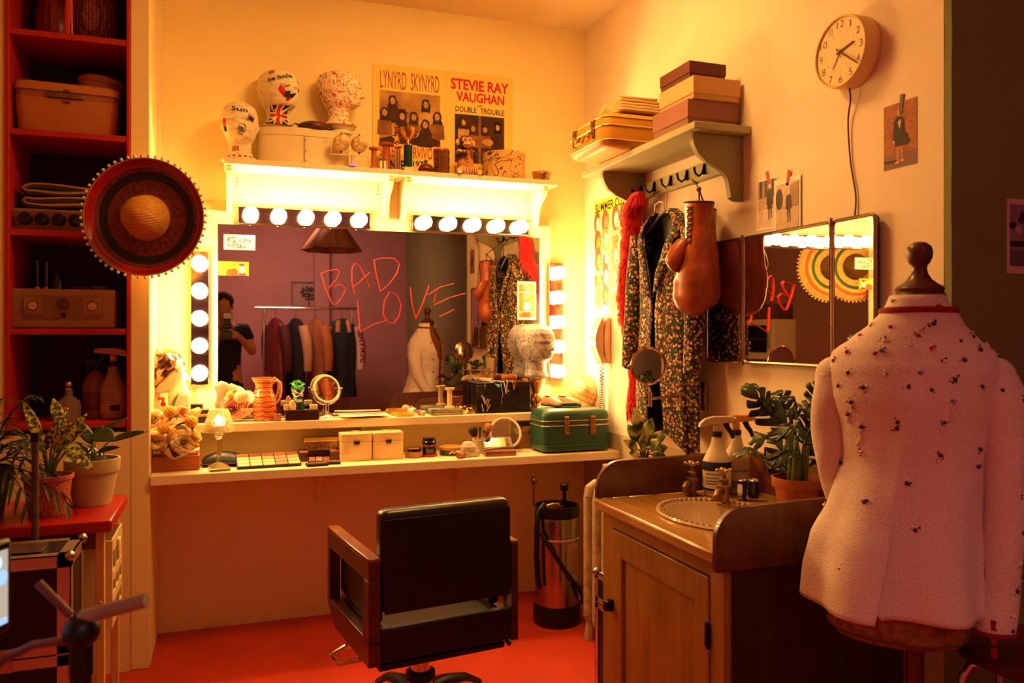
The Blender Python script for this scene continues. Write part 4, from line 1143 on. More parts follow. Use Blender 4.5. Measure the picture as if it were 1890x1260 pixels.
# shoes on the case lid, balls behind
zc = CT + .006 + .1865
for i, (x, lab) in enumerate(((1023, 'left shoe of the pale pair with black soles on the green case'), (1052, 'right shoe of the pale pair with black soles on the green case'))):
    q = atY(x, 745, 3.385)
    t = thing('dance_shoe', lab, 'shoe', (q.x - .01, 3.392, zc + .002), 200 + i * 18, 'pair of shoes on the case')
    def foot(y): return interp([(-.06, .014, .0), (-.045, .021, .0), (-.02, .018, .0), (.02, .020, .0), (.045, .022, .0), (.06, .015, .0), (.068, .004, 0)], y)[0]
    ys = [-.06 + .128 * j / 12 for j in range(13)]
    MB().loft([[(-foot(y), y, 0), (foot(y), y, 0), (foot(y), y, .006), (-foot(y), y, .006)] for y in ys]).obj('sole', M_BLACK, t)
    rings = []
    for y in ys:
        f = foot(y) * .96; h_ = interp([(-.06, .03, 0), (-.03, .04, 0), (.01, .034, 0), (.045, .024, 0), (.068, .01, 0)], y)[0]
        rings.append([(f * cos(a), y, .0065 + h_ * max(0, sin(a)) ** .8) for a in [pi * j / 10 for j in range(11)]])
    MB().loft(rings, closed=False, cap=False).obj('upper', mat('pale_pink_leather', '#c89a7a', .45) , t, solid=.002)
    MB().ball((0, -.025, .043), (.013, .022, .005)).obj('opening', M_BLACK, t)
m_ball = nramp('aged_leather_ball', [(.4, '#b8935a'), (.6, '#dcc08c')], 16, 4, .4, .55)
def lball(c, r, label, rx):
    t = thing('leather_ball', label, 'ball', c, 0, 'old leather balls')
    MB(rot('X', rx) @ rot('Y', 20)).ball((0, 0, 0), r, nu=32, nv=20).obj('ball_body', m_ball, t)
    m = MB(rot('X', rx) @ rot('Y', 20))
    for ax_ in range(3):
        for off in (-.33, 0, .33):
            rr = r * sqrt(1 - off * off) * 1.003
            pts = []
            for i in range(36):
                a = 2 * pi * i / 36; u_, v_, w_ = rr * cos(a), rr * sin(a), off * r
                pts.append(((u_, v_, w_), (w_, u_, v_), (v_, w_, u_))[ax_])
            if ax_ == 0 or off == 0: m.tube(pts, .0011, 4, closed=True)
    m.obj('seams', mat('seam_brown_dark', '#6a4622', .6), t)
q = atY(1079, 727, 3.53); r = 30 * mpp(q)
lball((q.x, 3.53, LZ + r + .001), r, 'large pale stitched leather ball beside the telephone cord', 20)
lball((q.x - .105, 3.54, LZ + .0335), .032, 'small pale leather ball tucked left of the large one', 50)

# ================================================================ on the ledge
# foil-capped head and spray bottles at the far left
k = mpp(Lg(330, 3.5))
t = thing('face_mask', 'white face mask with a crumpled metallic cap, hung left of the upright bulb bar', 'mask', Vector((-.268, 3.525, 1.0)), 82)
hm = .27
m = MB(sc(hm, hm, hm)); m.grid(lambda u, v: head_pt(lerp(-1.6, 1.6, u), lerp(.33, 1, v)) - Vector((0, 0, .33)), 36, 40)
m.obj('face', mat('white_styrofoam', '#efe2c4', .7), t, solid=.002, sharp=0)
m = MB(sc(hm, hm, hm))
def capf(u, v):
    a = lerp(-1.62, 1.62, u); z = lerp(.72 - .36 * min(1, abs(a) / 1.6) ** 2, 1.0, v)
    return head_pt(a, z, .02 + .03 * noise.noise(Vector((cos(a) * 4, sin(a) * 4, z * 14)))) - Vector((0, 0, .33))
m.grid(capf, 36, 14)
m.obj('foil_cap', mat('crumpled_foil', '#a8825a', .18, metal=1, var=.3, vs=50, bump=.5, bs=60), t, sharp=20, solid=.001)
def spray(label, p, rz, s, mb_body, m_trig, m_neck, lab_m, group, hasbox=None, trig2=None):
    t = thing('spray_bottle', label, 'bottle', p, rz, group)
    prof = [(0, 0), (.04, 0), (.044, .005), (.044, .10), (.046, .112), (.045, .124), (.034, .145), (.023, .168), (.018, .19), (.016, .2), (0, .2)]
    MB(sc(s, s, s)).lathe(prof, 32).obj('bottle_body', mb_body, t)
    MB(sc(s, s, s)).cyl(.0175, .2005, .217, 20).obj('collar', m_neck, t)
    m = MB(sc(s, s, s)).cyl(.0125, .2175, .242, 16)
    m.prism([(-.062, .232), (-.058, .246), (-.04, .262), (-.01, .27), (.05, .27), (.058, .263), (.055, .25), (.02, .247), (.0, .243), (-.02, .242), (-.045, .236)], -.0125, .0125, M=rot('X', 90))
    m.cyl(.009, 0, .01, 12, M=tr(.056, 0, .259) @ rot('Y', 90))
    m.obj('spray_head', m_trig, t, bevel=.002)
    MB(sc(s, s, s)).tube([(.03, 0, .247), (.036, 0, .232), (.05, 0, .212), (.056, 0, .195)], [.008, .007, .006, .005], 8, flat=1.3).obj('trigger', trig2 or m_trig, t)
    if lab_m:
        m = MB(sc(s, s, s))
        def lf(a0, a1, z0, z1, rr, mi):
            m.grid(lambda u, v: (rr * cos(lerp(a0, a1, u)), rr * sin(lerp(a0, a1, u)), lerp(z0, z1, v)), 16, 1, mi)
        lab_m(lf, m)
    return t, s
m_bl = [M_PAPER, mat('navy_label', '#1c2350', .6, var=0), M_INK, mat('blue_label', '#3a78b8', .6, var=0)]
t, s = spray('white spray bottle at the left end of the ledge, against the bulb bar', Vector((-.182, 3.477, LZ + .001)), 90, .95, mat('frosted_plastic', '#f2e8d0', .3), M_WHITE, M_WHITE, None, 'spray bottles')
m = MB(sc(s, s, s)); m.grid(lambda u, v: (.0446 * cos(-pi / 2 + lerp(-.9, .9, u)), .0446 * sin(-pi / 2 + lerp(-.9, .9, u)), lerp(.03, .06, v)), 12, 1, 3); m.obj('label', m_bl, t, rz=-90)
t = thing('pump_bottle', 'small white bottle with a red cap behind the tall bouquet', 'bottle', Vector((-.2415, 3.462, LZ + .001)), 0)
MB().lathe([(0, 0), (.025, 0), (.027, .004), (.027, .05), (.018, .066), (.009, .072), (0, .072)], 24).obj('bottle_body', M_WHITE, t)
MB().lathe([(0, .0725), (.01, .0725), (.01, .086), (.005, .09), (.004, .105), (0, .106)], 16).box(-.018, .006, -.006, .006, .098, .107).obj('cap', mat('red_cap', '#c8381c', .4), t, bevel=.001)
# stack of dark boxes
q = Lg(368, 3.5)
for i, (w, d_, z0, z1, dx, lab) in enumerate(((.034, .028, 0, .018, 0, 'dark gift box at the foot of the stack left of the pink bouquet'), (.038, .03, .0185, .052, .004, 'dark window-fronted gift box in the middle of the stack left of the pink bouquet'), (.024, .022, .0525, .075, -.012, 'smallest dark box on top of the stack left of the pink bouquet'))):
    t = thing('gift_box', lab, 'box', (q.x + dx, 3.5, LZ + .001 + z0), 12 - 9 * i, 'stack of dark boxes')
    h_ = z1 - z0
    MB().box(-w, w, -d_, d_, 0, h_ * .62).obj('box_body', mat('dark_brown_card', '#2c1a12', .5), t, bevel=.001)
    m = MB().box(-w - .0008, w + .0008, -d_ - .0008, d_ + .0008, h_ * .63, h_)
    m.obj('box_lid', mat('black_card', '#1a100c', .4), t, bevel=.001)
    if i == 1: MB().box(-.02, .026, -d_ - .002, -d_ - .001, h_ * .22, h_ * .55).obj('gold_label', mat('tan_label', '#c89a5a', .5), t)
# orange jug
p = Lg(489, 3.49); k = mpp(p)
t = thing('ceramic_jug', 'orange and cream swirled glass jug on the ledge, left of the green bottle', 'jug', p, 0)
def jw(a, z): return 1 + .02 * sin(6 * a + z * 90) + (.32 * max(0, cos(a - pi)) ** 6 * max(0, (z - .125) / .04) if z > .125 else 0)
m = MB().lathe([(0, 0), (.042, 0), (.045, .006), (.044, .03), (.047, .055), (.046, .08), (.04, .105), (.032, .125), (.03, .14), (.034, .16), (.037, .17), (.034, .17), (.028, .145), (.03, .12), (.04, .09), (.038, .02), (0, .01)], 40, wob=jw)
m.obj('jug_body', stripes('swirled_glaze', [(.2, '#c8461a'), (.45, '#e8842a'), (.6, '#f4d69a'), (.8, '#e07a2a')], 16, 'Z', .12, dist=5, detail=2, dscale=1.5), t)
MB().tube([(.03, 0, .155), (.048, -.004, .166), (.062, -.006, .155), (.065, -.006, .125), (.06, -.004, .095), (.047, 0, .072)], [.006, .0065, .006, .0055, .005, .006], 10).obj('jug_handle', mat('cream_glaze', '#e8b070', .15), t)
# perfume / nail varnish
p = Lg(512, 3.445)
t = thing('perfume_bottle', 'small square pink perfume bottle with a tall cap in front of the jug', 'bottle', p, 12)
MB().box(-.0135, .0135, -.011, .011, 0, .03).obj('bottle_body', mat('pink_glass', '#e09a78', .08, trans=.4, var=0), t, bevel=.002)
MB().cyl(.0055, .0305, .062, 16).obj('cap', mat('wine_cap', '#5a2a20', .25), t)
# acrylic box, sponges, green decanter
p = Lg(557, 3.466)
t = thing('acrylic_box', 'low smoky plastic box on the ledge holding make-up sponges on its lid', 'box', p, 0)
k = mpp(p); w = 30 * k
MB().box(-w, w, -.03, .03, 0, .036).obj('box_body', mat('smoky_acrylic', '#4a2c26', .08, trans=.35, var=.15, vs=20), t, bevel=.0015)
MB().box(-w - .001, w + .001, -.031, .031, .0365, .042).obj('box_lid', mat('smoky_lid', '#2e1a16', .1), t, bevel=.001)
zt = LZ + .0436
m_spg = mat('foam_sponge', '#ecd6a2', .9, var=.06, bump=.15, bs=300)
for i, (dx, dy, w_, d_, h_, rz, wedge, lab) in enumerate(((-17, -.012, .012, .012, .041, 8, 1, 'tall wedge sponge with a pointed top on the smoky box'), (-27, -.008, .009, .011, .023, -6, 0, 'small cube sponge at the left end of the smoky box'), (-24, .014, .018, .010, .02, 12, 0, 'tan block sponge at the back left of the smoky box'), (21, -.01, .0155, .012, .02, -4, 0, 'cube sponge at the right end of the smoky box'))):
    pl = [(-w_, 0), (w_, 0), (w_, h_), (-w_, h_)] if not wedge else [(-w_, 0), (w_, 0), (w_, h_ * .6), (w_ * .3, h_), (-w_ * .3, h_), (-w_, h_ * .6)]
    o = MB().prism(pl, -d_, d_, M=rot('X', 90)).obj('makeup_sponge', m_spg, loc=(p.x + dx * k, p.y + dy, zt), rz=rz, bevel=.0015, label=lab, cat='sponge', group='make-up sponges')
t = thing('glass_decanter', 'green glass bottle draped with curled ribbon behind the sponges', 'bottle', Lg(551, 3.535), 0)
gz = .012
MB().lathe([(0, 0), (.023, 0), (.025, .005), (.025, .055), (.022, .075), (.011, .09), (.009, .1), (.009, .118), (0, .118)], 28).obj('bottle_body', mat('green_glass', '#2a6a34', .04, trans=.7, var=0), t)
MB().box(-.012, .012, -.0262, -.0252, .07, .082).obj('label', M_PAPER, t)
for j, (z, r, c) in enumerate(((.125, .022, 'green'), (.112, .02, 'cream'), (.14, .026, 'green'), (.098, .019, 'cream'), (.15, .018, 'green'))):
    MB().tube([((r + .003 * sin(3 * a)) * cos(a), (r + .003 * sin(3 * a)) * sin(a), z + .006 * sin(2 * a + j)) for a in [2 * pi * i / 28 for i in range(28)]], .0034, 6, closed=True, flat=.6).obj('ribbon', mat('green_ribbon', '#3aa044', .35) if c == 'green' else mat('cream_ribbon', '#e8dcae', .35), t)
# round stand mirror
p = Lg(603, 3.53); k = mpp(p)
def b2(t):
    m = MB().lathe([(0, 0), (.036, 0), (.037, .004), (.034, .009), (.018, .016), (.008, .026), (0, .026)], 32)
    for x in (-.006, .006): m.tube([(x, 0, .02), (x, 0, .078)], .0035, 8)
    r = 27 * k + .004
    m.tube([(r * cos(a), 0, .122 + r * sin(a)) for a in [pi + pi * i / 24 for i in range(25)]], .0025, 8)
    for sg in (-1, 1): m.cyl(.003, -.004, .006, 10, M=tr(sg * r, 0, .122) @ rot('Y', 90))
    m.obj('stand', M_CHROME, t)
vanity_mirror('makeup_mirror', 'round mirror on a chrome double-post stand on the ledge, near the middle', p, 26 * k, .122, 18, -14, 0, b2, mat('ivory_rim', '#ecdcae', .3), 'round make-up mirrors')
# papers
def paper(x0, x1, yA, yB, z, rz, lab, words):
    a = Lg(x0, yA); b_ = Lg(x1, yA); w = (b_.x - a.x) / 2; d_ = (yB - yA) / 2
    m = MB()
    m.grid(lambda u, v: (lerp(-w, w, u), lerp(-d_, d_, v), .0006 + .008 * (u - .5) ** 2 * v), 8, 6, 0)
    for i, wd in enumerate(words):
        m.text(wd, -w * .5, w * .55, .004 - i * .012, .011 - i * .012, 0, 1, .01, fn=lambda x, y: (x, y, .0014 + .008 * (x / (2 * w)) ** 2 * .6))
    m.obj('paper_sheet', [M_PAPER, M_INK], loc=((a.x + b_.x) / 2, (yA + yB) / 2, LZ + z), rz=rz, solid=.0004, label=lab, cat='paper', group='loose printed sheets')
paper(628, 712, 3.475, 3.57, .004, -3, 'printed sheet lying at the back of the ledge, against the mirror', ['RUN SHEET'])
paper(632, 722, 3.424, 3.50, .0095, 6, 'printed sheet overhanging the front edge of the ledge', ['CALL TIMES'])
# two yellow pads
m_yel = mat('mustard_felt', '#d9a02a', .8, var=.1)
for x, Y, w, lab, z in ((737, 3.52, .04, 'mustard powder puff lying further back on the ledge', .0), (747, 3.462, .042, 'mustard powder puff nearer the front edge of the ledge', .0)):
    t = thing('powder_puff', lab, 'powder puff', Lg(x, Y), -4, 'mustard powder puffs')
    MB().lathe([(0, 0), (.9, 0), (1, .25), (1, .7), (.9, 1), (0, 1)], 28, M=sc(w, .022, .013)).obj('pad', m_yel, t)
    MB().box(-w * .8, w * .5, -.004, .004, .0132, .0155).obj('strap', mat('mustard_strap', '#a8741c', .7), t)
# small soft balls
for x, Y, r, c, lab, dot in ((762, 3.5, .0185, '#efe6d0', 'white powder sponge with a pale blue centre', '#6fb4d8'), (757, 3.55, .015, '#e0c0a0', 'peach rounded sponge behind the white one', None), (775, 3.485, .014, '#d8607a', 'pink hollow sponge beside the white one', '#8a2a3a'), (781, 3.452, .013, '#a8c49a', 'pale green sponge at the ledge front beside the books', None)):
    t = thing('blending_sponge', lab, 'sponge', Lg(x, Y) + Vector((0, 0, r * .92)), 0, 'little coloured sponges')
    MB().ball((0, 0, 0), (r, r * .95, r * .92)).obj('sponge_body', mat('sponge_' + c[1:], c, .75, var=.05, bump=.1, bs=300), t)
    if dot: MB().ball((r * .35, -r * .82, r * .3), (r * .45, r * .25, r * .45)).obj('centre', mat('dot_' + dot[1:], dot, .6), t)
# two books and a pale spool
p = Lg(822, 3.495); k = mpp(p)
def book(z, w, d_, h_, rz, cover, lab):
    t = thing('book', lab, 'book', p + Vector((0, 0, z)), rz, 'books on the ledge')
    MB().box(-w, w, -d_, d_, 0, .0018).box(-w, w, -d_, d_, h_ - .0018, h_).box(-w, -w + .002, -d_, d_, .0018, h_ - .0018).obj('cover', cover, t, bevel=.0006)
    MB().box(-w + .003, w - .003, -d_ + .003, d_ - .003, .002, h_ - .002).obj('pages', stripes('page_edges', [(.4, '#d9c08a'), (.6, '#efe0b8')], 300, 'Z', .8), t)
book(0, .072, .052, .012, 3, nramp('green_print_cover', [(.4, '#3a5a34'), (.5, '#8a8a3a'), (.6, '#2c4a5a')], 18, 3, .6, .35), 'green illustrated book at the bottom of the pair on the ledge')
book(.0125, .07, .05, .012, -4, nramp('grey_marbled_cover', [(.4, '#4a5a52'), (.6, '#a8b0a0')], 14, 4, 1.0, .35), 'grey-green marbled book on top of the pair on the ledge')
spool(p + Vector((.02, .0, .0252)), .0225, 38 * k, 'pale cream thread spool standing on the two books', wood('pale_bobbin', '#d9b878', '#eed49a', (12, 12, 2), .5, 0))
# heap of gold trinkets
t = thing('gold_trinkets', 'crumpled heap of gold tinsel beside the black jewellery box', 'ornament', Lg(868, 3.475), 0)
m = MB()
for i in range(46):
    a, r_ = R.uniform(0, 6.28), R.uniform(0, .026)
    c = Vector((r_ * 1.1 * cos(a), r_ * .8 * sin(a), .006 + R.uniform(0, .024) * (1 - r_ / .03)))
    q_ = rot('Z', R.uniform(0, 180)) @ rot('X', R.uniform(-80, 80))
    m.grid(lambda u, v: (lerp(-.011, .011, u), lerp(-.004, .004, v), .004 * sin(u * 5)), 4, 1, 0, tr(*c) @ q_)
m.obj('tinsel', M_GOLD, t)
# black jewellery box with necklaces
p = Lg(921, 3.53); k = mpp(p); w = 51 * k; hB = 55 * k
p = Vector((p.x, 3.512, p.z))
t = thing('jewellery_box', 'black lacquered jewellery box on the ledge below the blue-grey head', 'box', p, 0)
m_jb = nramp('black_lacquer', [(.4, '#0e0a09'), (.68, '#1c1210')], 9, 3, 0, .22, coat=.3)
MB().box(-w, w, -.052, .052, 0, hB - .012).obj('box_body', m_jb, t, bevel=.002)
MB().box(-w, w, -.052, .052, hB - .0115, hB).obj('box_lid', m_jb, t, bevel=.002)
m = MB()
for x0, z0, x1, z1 in ((-.106, .04, -.098, .008), (-.098, .072, -.088, .048), (-.106, .078, -.09, .04), (-.078, .062, -.086, .04), (-.07, .06, -.082, .026), (-.066, .038, -.082, .01)):
    m.tube([(max(x0, -w + .004), -.0535, z0 * hB / .13), (max(x1, -w + .006), -.0535, z1 * hB / .13)], .002, 6)
m.obj('inlay', mat('pearl_inlay', '#d9b888', .3), t)
MB().ball((.02, -.054, hB * .72), .004).obj('knob', M_STEEL, t)
def necklace(lab, mt, pts, r, pend=None):
    o = thing('necklace', lab, 'necklace', p + Vector((0, 0, hB + .001)), 0, 'necklaces draped on the jewellery box')
    fine = []
    for a, b_ in zip(pts, pts[1:]):
        a, b_ = Vector(a), Vector(b_); n_ = max(2, int((b_ - a).length / (r * 1.9)))
        fine += [a.lerp(b_, i / n_) for i in range(n_)]
    m = MB()
    for q_ in fine: m.ball(q_, r, nu=8, nv=6)
    m.obj('beads', mt, o)
    if pend: MB().ball(pend[0], pend[1], nu=14, nv=10).obj('pendant', pend[2], o)
f_ = -.0555
necklace('pearl strand hanging down the front of the black box', M_PEARL, [(-.05, .01, .003), (-.02, -.02, .004), (.0, -.05, .003), (.004, f_, -.02), (.009, f_, -.05), (.013, f_, -.02), (.018, -.05, .003), (.03, .0, .004)], .0024)
necklace('silver chain reaching almost to the ledge down the black box', M_CHROME, [(-.03, -.01, .006), (-.015, -.052, .003), (-.012, f_, -.03), (-.006, f_, -.06), (-.012, f_, -.075), (-.013, f_, -.1)], .0016)
necklace('gold chain looped over the lid of the black box', M_GOLD, [(.03, -.02, .004), (.04, -.051, .003), (.043, f_, -.012), (.047, f_, -.034), (.052, f_, -.012), (.056, -.05, .003), (.05, .0, .004)], .0018)
necklace('short pale necklace with a turquoise bead on the black box', M_PEARL, [(-.07, .0, .008), (-.055, -.04, .003), (-.035, f_, -.012), (-.028, f_, -.016)], .002, ((-.028, -.06, -.016), .0075, mat('turquoise', '#2aa0b0', .3)))
necklace('coil of pale beads heaped on the left of the box lid', M_PEARL, [((.02 + .003 * i / 6) * cos(i * .8) - .065, (.016) * sin(i * .8) + .012, .003 + .0006 * i) for i in range(22)], .0024)
necklace('thin silver chain at the left edge of the black box', M_CHROME, [(-.085, -.03, .003), (-.09, -.051, .002), (-.092, f_, -.02), (-.093, f_, -.034)], .0014)
# belt coil on the box
t = thing('leather_belt', 'coiled tan leather belt on the lid of the black jewellery box', 'belt', p + Vector((.045, .012, hB + .001)), 0)
def coil(u, v):
    a = u * 2 * pi * 2.2; r_ = .024 + .005 * u
    return (r_ * 1.3 * cos(a), r_ * .8 * sin(a), .003 + .024 * v + .004 * u)
MB().grid(coil, 60, 2).obj('strap', nramp('tan_belt', [(.4, '#7a3c18'), (.6, '#b06428')], 20, 3, 0, .4), t, solid=.003)
MB().tube([(-.034, -.02, .004), (-.034, -.02, .028), (-.026, -.024, .028), (-.026, -.024, .004)], .0016, 6, closed=True).obj('buckle', M_BRASS, t)

# blue-grey head on a gold stand
p = Vector((Lg(990, 3.48).x, 3.49, LZ + .001))
q = atY(990, 698, 3.478)
hS = q.z - LZ - .004
t = thing('candle_stand', 'ornate gilt pedestal under the blue-grey head at the right end of the ledge', 'stand', p)
prof = [(0, 0), (.036, 0), (.037, .01), (.03, .016), (.018, .024), (.02, .034), (.026, .05), (.027, .06), (.02, .074), (.014, .082), (.016, .09), (.03, hS - .012), (.036, hS - .006), (.036, hS), (0, hS)]
MB().lathe(prof, 32, wob=lambda a, z: 1 + .05 * cos(8 * a + z * 60)).obj('pedestal', mat('antique_gilt', '#a8742a', .32, metal=.85, var=.3, vs=30, bump=.5, bs=60), t)
m = MB()
for i in range(8):
    a = 2 * pi * i / 8; m.ball((.0275 * cos(a), .0275 * sin(a), .055), (.006, .006, .008), nu=10, nv=8)
m.obj('jewels', mat('amber_jewel', '#d9a050', .15), t)
h = thing('display_head', 'blue-grey marbled display head in front of the mirror, right end of the ledge', 'display head', (p.x + .004, p.y, LZ + .002 + hS), 22, 'patterned display heads')
hh = 100 * mpp(q) * 1.02
head_mb(hh, .55, m=0).obj('head', nramp('marbled_papier', [(.34, '#5a6274'), (.46, '#9c948e'), (.52, '#b8aea0'), (.6, '#747a8c'), (.7, '#a89c8a')], 55, 5, .4, .4), h, sharp=0)
# ================================================================ the right wall (local x runs towards the camera, -y out of the wall)
def W(x, y, d=0): return atX(x, y, RX - d)
def rw(name, label, cat, Y, z, d=0, group=None): return thing(name, label, cat, (RX - d, Y, z), -90, group)

# ---- coat shelf with hooks
hz, hy0, hy1 = 1.93, 2.266, 3.148
yc = (hy0 + hy1) / 2; L = (hy1 - hy0) / 2
m_sage = mat('sage_paint', '#a8a478', .5, var=.1, vs=10)
t = rw('coat_shelf', 'sage green wall shelf with carved brackets and a rail of hooks', 'shelf', yc, hz)
MB().box(-L, L, -.22, -.001, -.025, 0).obj('shelf_board', m_sage, t, bevel=.003)
pr = [(-.001, -.026), (-.195, -.026)] + [(-.195 + .006 * sin(a * 3.14), -.03 - .0) for a in ()] + [(-.2, -.04), (-.192, -.07), (-.172, -.1), (-.14, -.122), (-.105, -.135), (-.078, -.15), (-.062, -.172), (-.055, -.2), (-.05, -.235), (-.03, -.245), (-.001, -.245)]
for x in (-L + .15, L - .055):
    MB().prism(pr, x - .012, x + .012, M=YZ).obj('bracket', mat('dusty_olive_paint', '#8a8258', .5, var=.1), t, bevel=.002)
MB().box(-L + .17, L - .07, -.02, -.001, -.128, -.07).box(-L + .17, L - .07, -.024, -.001, -.134, -.1285).obj('hook_rail', m_sage, t, bevel=.002)
m_iron = mat('black_iron', '#1c1614', .35, metal=.7, var=.1)
hooks = []
for x, y in ((1184, 354), (1208, 346), (1238, 338), (1268, 331), (1300, 322), (1337, 312)):
    q = W(x, y, .022); lx = yc - q.y
    hooks.append(q)
    m = MB().box(lx - .006, lx + .006, -.025, -.0205, -.118, -.078)
    m.tube([(lx, -.024, -.082), (lx, -.03, -.112), (lx, -.045, -.124), (lx, -.06, -.115), (lx, -.064, -.1)], [.004, .004, .004, .004, .0045], 8).ball((lx, -.064, -.097), .0055, nu=8, nv=6)
    m.obj('hook', m_iron, t)

# ---- suitcase, canvas, boxes on it
cz = hz + .0008
t = thing('suitcase', 'mustard vintage suitcase with brass latches on the coat shelf, left of the boxes', 'suitcase', (1.475, 2.85, cz), -90)
m_must = mat('mustard_leatherette', '#c88a1e', .42, var=.06, bump=.08, bs=200)
w, d_, hh = .168, .165, .135
o0 = rrect(-w, w, -d_, d_, .05, 7)
def slab2(mb, prof, m=0):
    mb.loft([[(x * (w - i) / w, y * (d_ - i) / d_, z) for x, y in o0] for i, z in prof], m)
m = MB(); slab2(m, [(.035, 0), (.012, .008), (.002, .02), (0, .03), (0, .078)]); m.obj('case_body', m_must, t, sharp=50)
m = MB(); slab2(m, [(0, .084), (0, .11), (.004, .12), (.014, .129), (.035, .134), (.09, .136)]); m.obj('case_lid', m_must, t, sharp=50)
m = MB()
for z, r in ((.081, .0035), (.027, .002), (.112, .002)): m.tube([(x * 1.006, y * 1.006, z) for x, y in o0], r, 6, closed=True)
m.obj('trim_band', mat('pale_metal_band', '#d9c28a', .3, metal=.7), t)
for x in (-.085, .085):
    m = MB().box(x - .012, x + .012, -d_ - .008, -d_ - .001, .04, .08).box(x - .011, x + .011, -d_ - .009, -d_ - .001, .082, .11)
    m.ball((x, -d_ - .009, .05), (.006, .004, .006), nu=10, nv=6)
    m.obj('latch', M_OLDBRASS, t, bevel=.0015)
m = MB().tube([(-.045, -d_ - .004, .066), (-.042, -d_ - .02, .062), (-.03, -d_ - .024, .04), (.03, -d_ - .024, .04), (.042, -d_ - .02, .062), (.045, -d_ - .004, .066)], .0055, 8)
m.obj('carry_handle', m_must, t)
for x in (-.045, .045): MB().box(x - .007, x + .007, -d_ - .006, -d_ - .001, .055, .076).obj('handle_mount', M_BRASS, t, bevel=.001)

t = thing('folded_canvas', 'folded beige canvas cloth piled on the mustard suitcase', 'cloth', (1.475, 2.83, cz + .138), -90)
m_can = mat('beige_canvas', '#c8a468', .9, var=.1, vs=14, bump=.3, bs=120)
for k in range(5):
    z0 = .002 + k * .015
    def fn(u, v, k=k, z0=z0):
        x = lerp(-.12 + .004 * k, .13 - .012 * k, u); y = lerp(-.085 + .006 * k, .1, v)
        e = abs(2 * u - 1) ** 6
        z = z0 + .0095 + .004 * noise.noise(Vector((x * 18, y * 18, k * 3.1))) + .004 * sin(x * 40 + k) * (1 - e)
        if u < .12: z -= (.12 - u) / .12 * .010
        return (x, y, z)
    m = MB(); m.grid(fn, 28, 16)
    m.obj('fold', m_can, t, solid=.0105)
def flap(u, v):
    y = lerp(-.03, .09, v); s_ = u
    x = -.115 - .06 * s_; z = .072 - .070 * s_ ** 1.1 + .006 * noise.noise(Vector((s_ * 6, y * 30, 1)))
    return (x + .006 * sin(y * 90), y, max(.004, z))
m = MB(); m.grid(flap, 14, 14); m.obj('loose_end', m_can, t, solid=.004)

def lidbox(p, w, d_, h_, lh, c1, c2, label):
    t = thing('storage_box', label, 'box', p, -90, 'lidded boxes on the coat shelf')
    MB().box(-w + .003, w - .003, -d_ + .003, d_ - .003, 0, h_ - .004).obj('box_body', mat('card_' + c1[1:], c1, .65, var=.06), t, bevel=.001)
    MB().box(-w, w, -d_, d_, h_ - lh, h_).obj('box_lid', mat('card_' + c2[1:], c2, .65, var=.06), t, bevel=.0015)
lidbox((1.544, 2.437, cz), .117, .100, .087, .062, '#8a5a4a', '#94604e', 'mauve-brown lidded box at the bottom of the pile on the coat shelf')
lidbox((1.55, 2.42, cz + .088), .112, .092, .075, .058, '#c89a62', '#d0a468', 'tan lidded box in the middle of the pile on the coat shelf')
lidbox((1.53, 2.43, cz + .164), .098, .072, .056, .04, '#5a2e26', '#643228', 'dark brown lidded box on top of the pile on the coat shelf')

# ---- yellow hair-style poster
a = W(1097, 372); b_ = W(1162, 372)
t_w = (a.y - b_.y) / 2; zb = W(1097, 573).z; H = a.z - zb
m = MB().box(-t_w, t_w, -.0012, 0, 0, H)
m.rect(-t_w + .005, t_w - .005, H * .86, H * .985, .0016, 1)
m.text('SUMMER CUTS', -t_w + .015, t_w - .015, H * .885, H * .965, .002, 2, .03)
rr = random.Random(3)
for j in range(5):
    for i in range(4):
        cx = lerp(-t_w, t_w, (i + .5) / 4) + rr.uniform(-.008, .008); cz_ = H * (.78 - j * .165) + rr.uniform(-.006, .006)
        s_ = .043 + rr.uniform(-.004, .004); d0 = .0018 + .0003 * ((i + j) % 3)
        m.flat([(cx - s_ * 1.2, cz_ - s_ * 1.6), (cx + s_ * 1.2, cz_ - s_ * 1.6), (cx + s_ * .5, cz_ - s_ * .6), (cx - s_ * .5, cz_ - s_ * .6)], d0, 5 if (i + j) % 2 else 6)
        m.oval(cx - s_ * .1, cz_ + s_ * .15, s_ * .8, s_ * 1.25, d0 + .0002, 3 if rr.random() < .7 else 4)
        m.oval(cx + s_ * .12, cz_ - s_ * .05, s_ * .5, s_ * .8, d0 + .0004, 4 if rr.random() < .6 else 5)
        m.line([(cx + s_ * .1, cz_ - s_ * .5), (cx + s_ * .4, cz_ - s_ * .45)], s_ * .1, d0 + .0006, 2)
o = m.obj('wall_poster', [mat('pale_yellow_poster', '#efe08a', .5), mat('lemon_yellow', '#f0d81a', .5), M_INK, mat('hair_brown', '#6a3c20', .6), mat('skin_tan', '#b8784a', .6), M_PAPER, mat('poster_pink', '#d8a08a', .6)],
          loc=(RX - .0006, (a.y + b_.y) / 2, zb), rz=-90, label='yellow poster of rows of hairstyled heads on the right wall, behind the red feather boa', cat='poster')
MB().ball((-t_w + .006, -.003, H - .006), .004, nu=8, nv=6).obj('drawing_pin', M_STEEL, o)

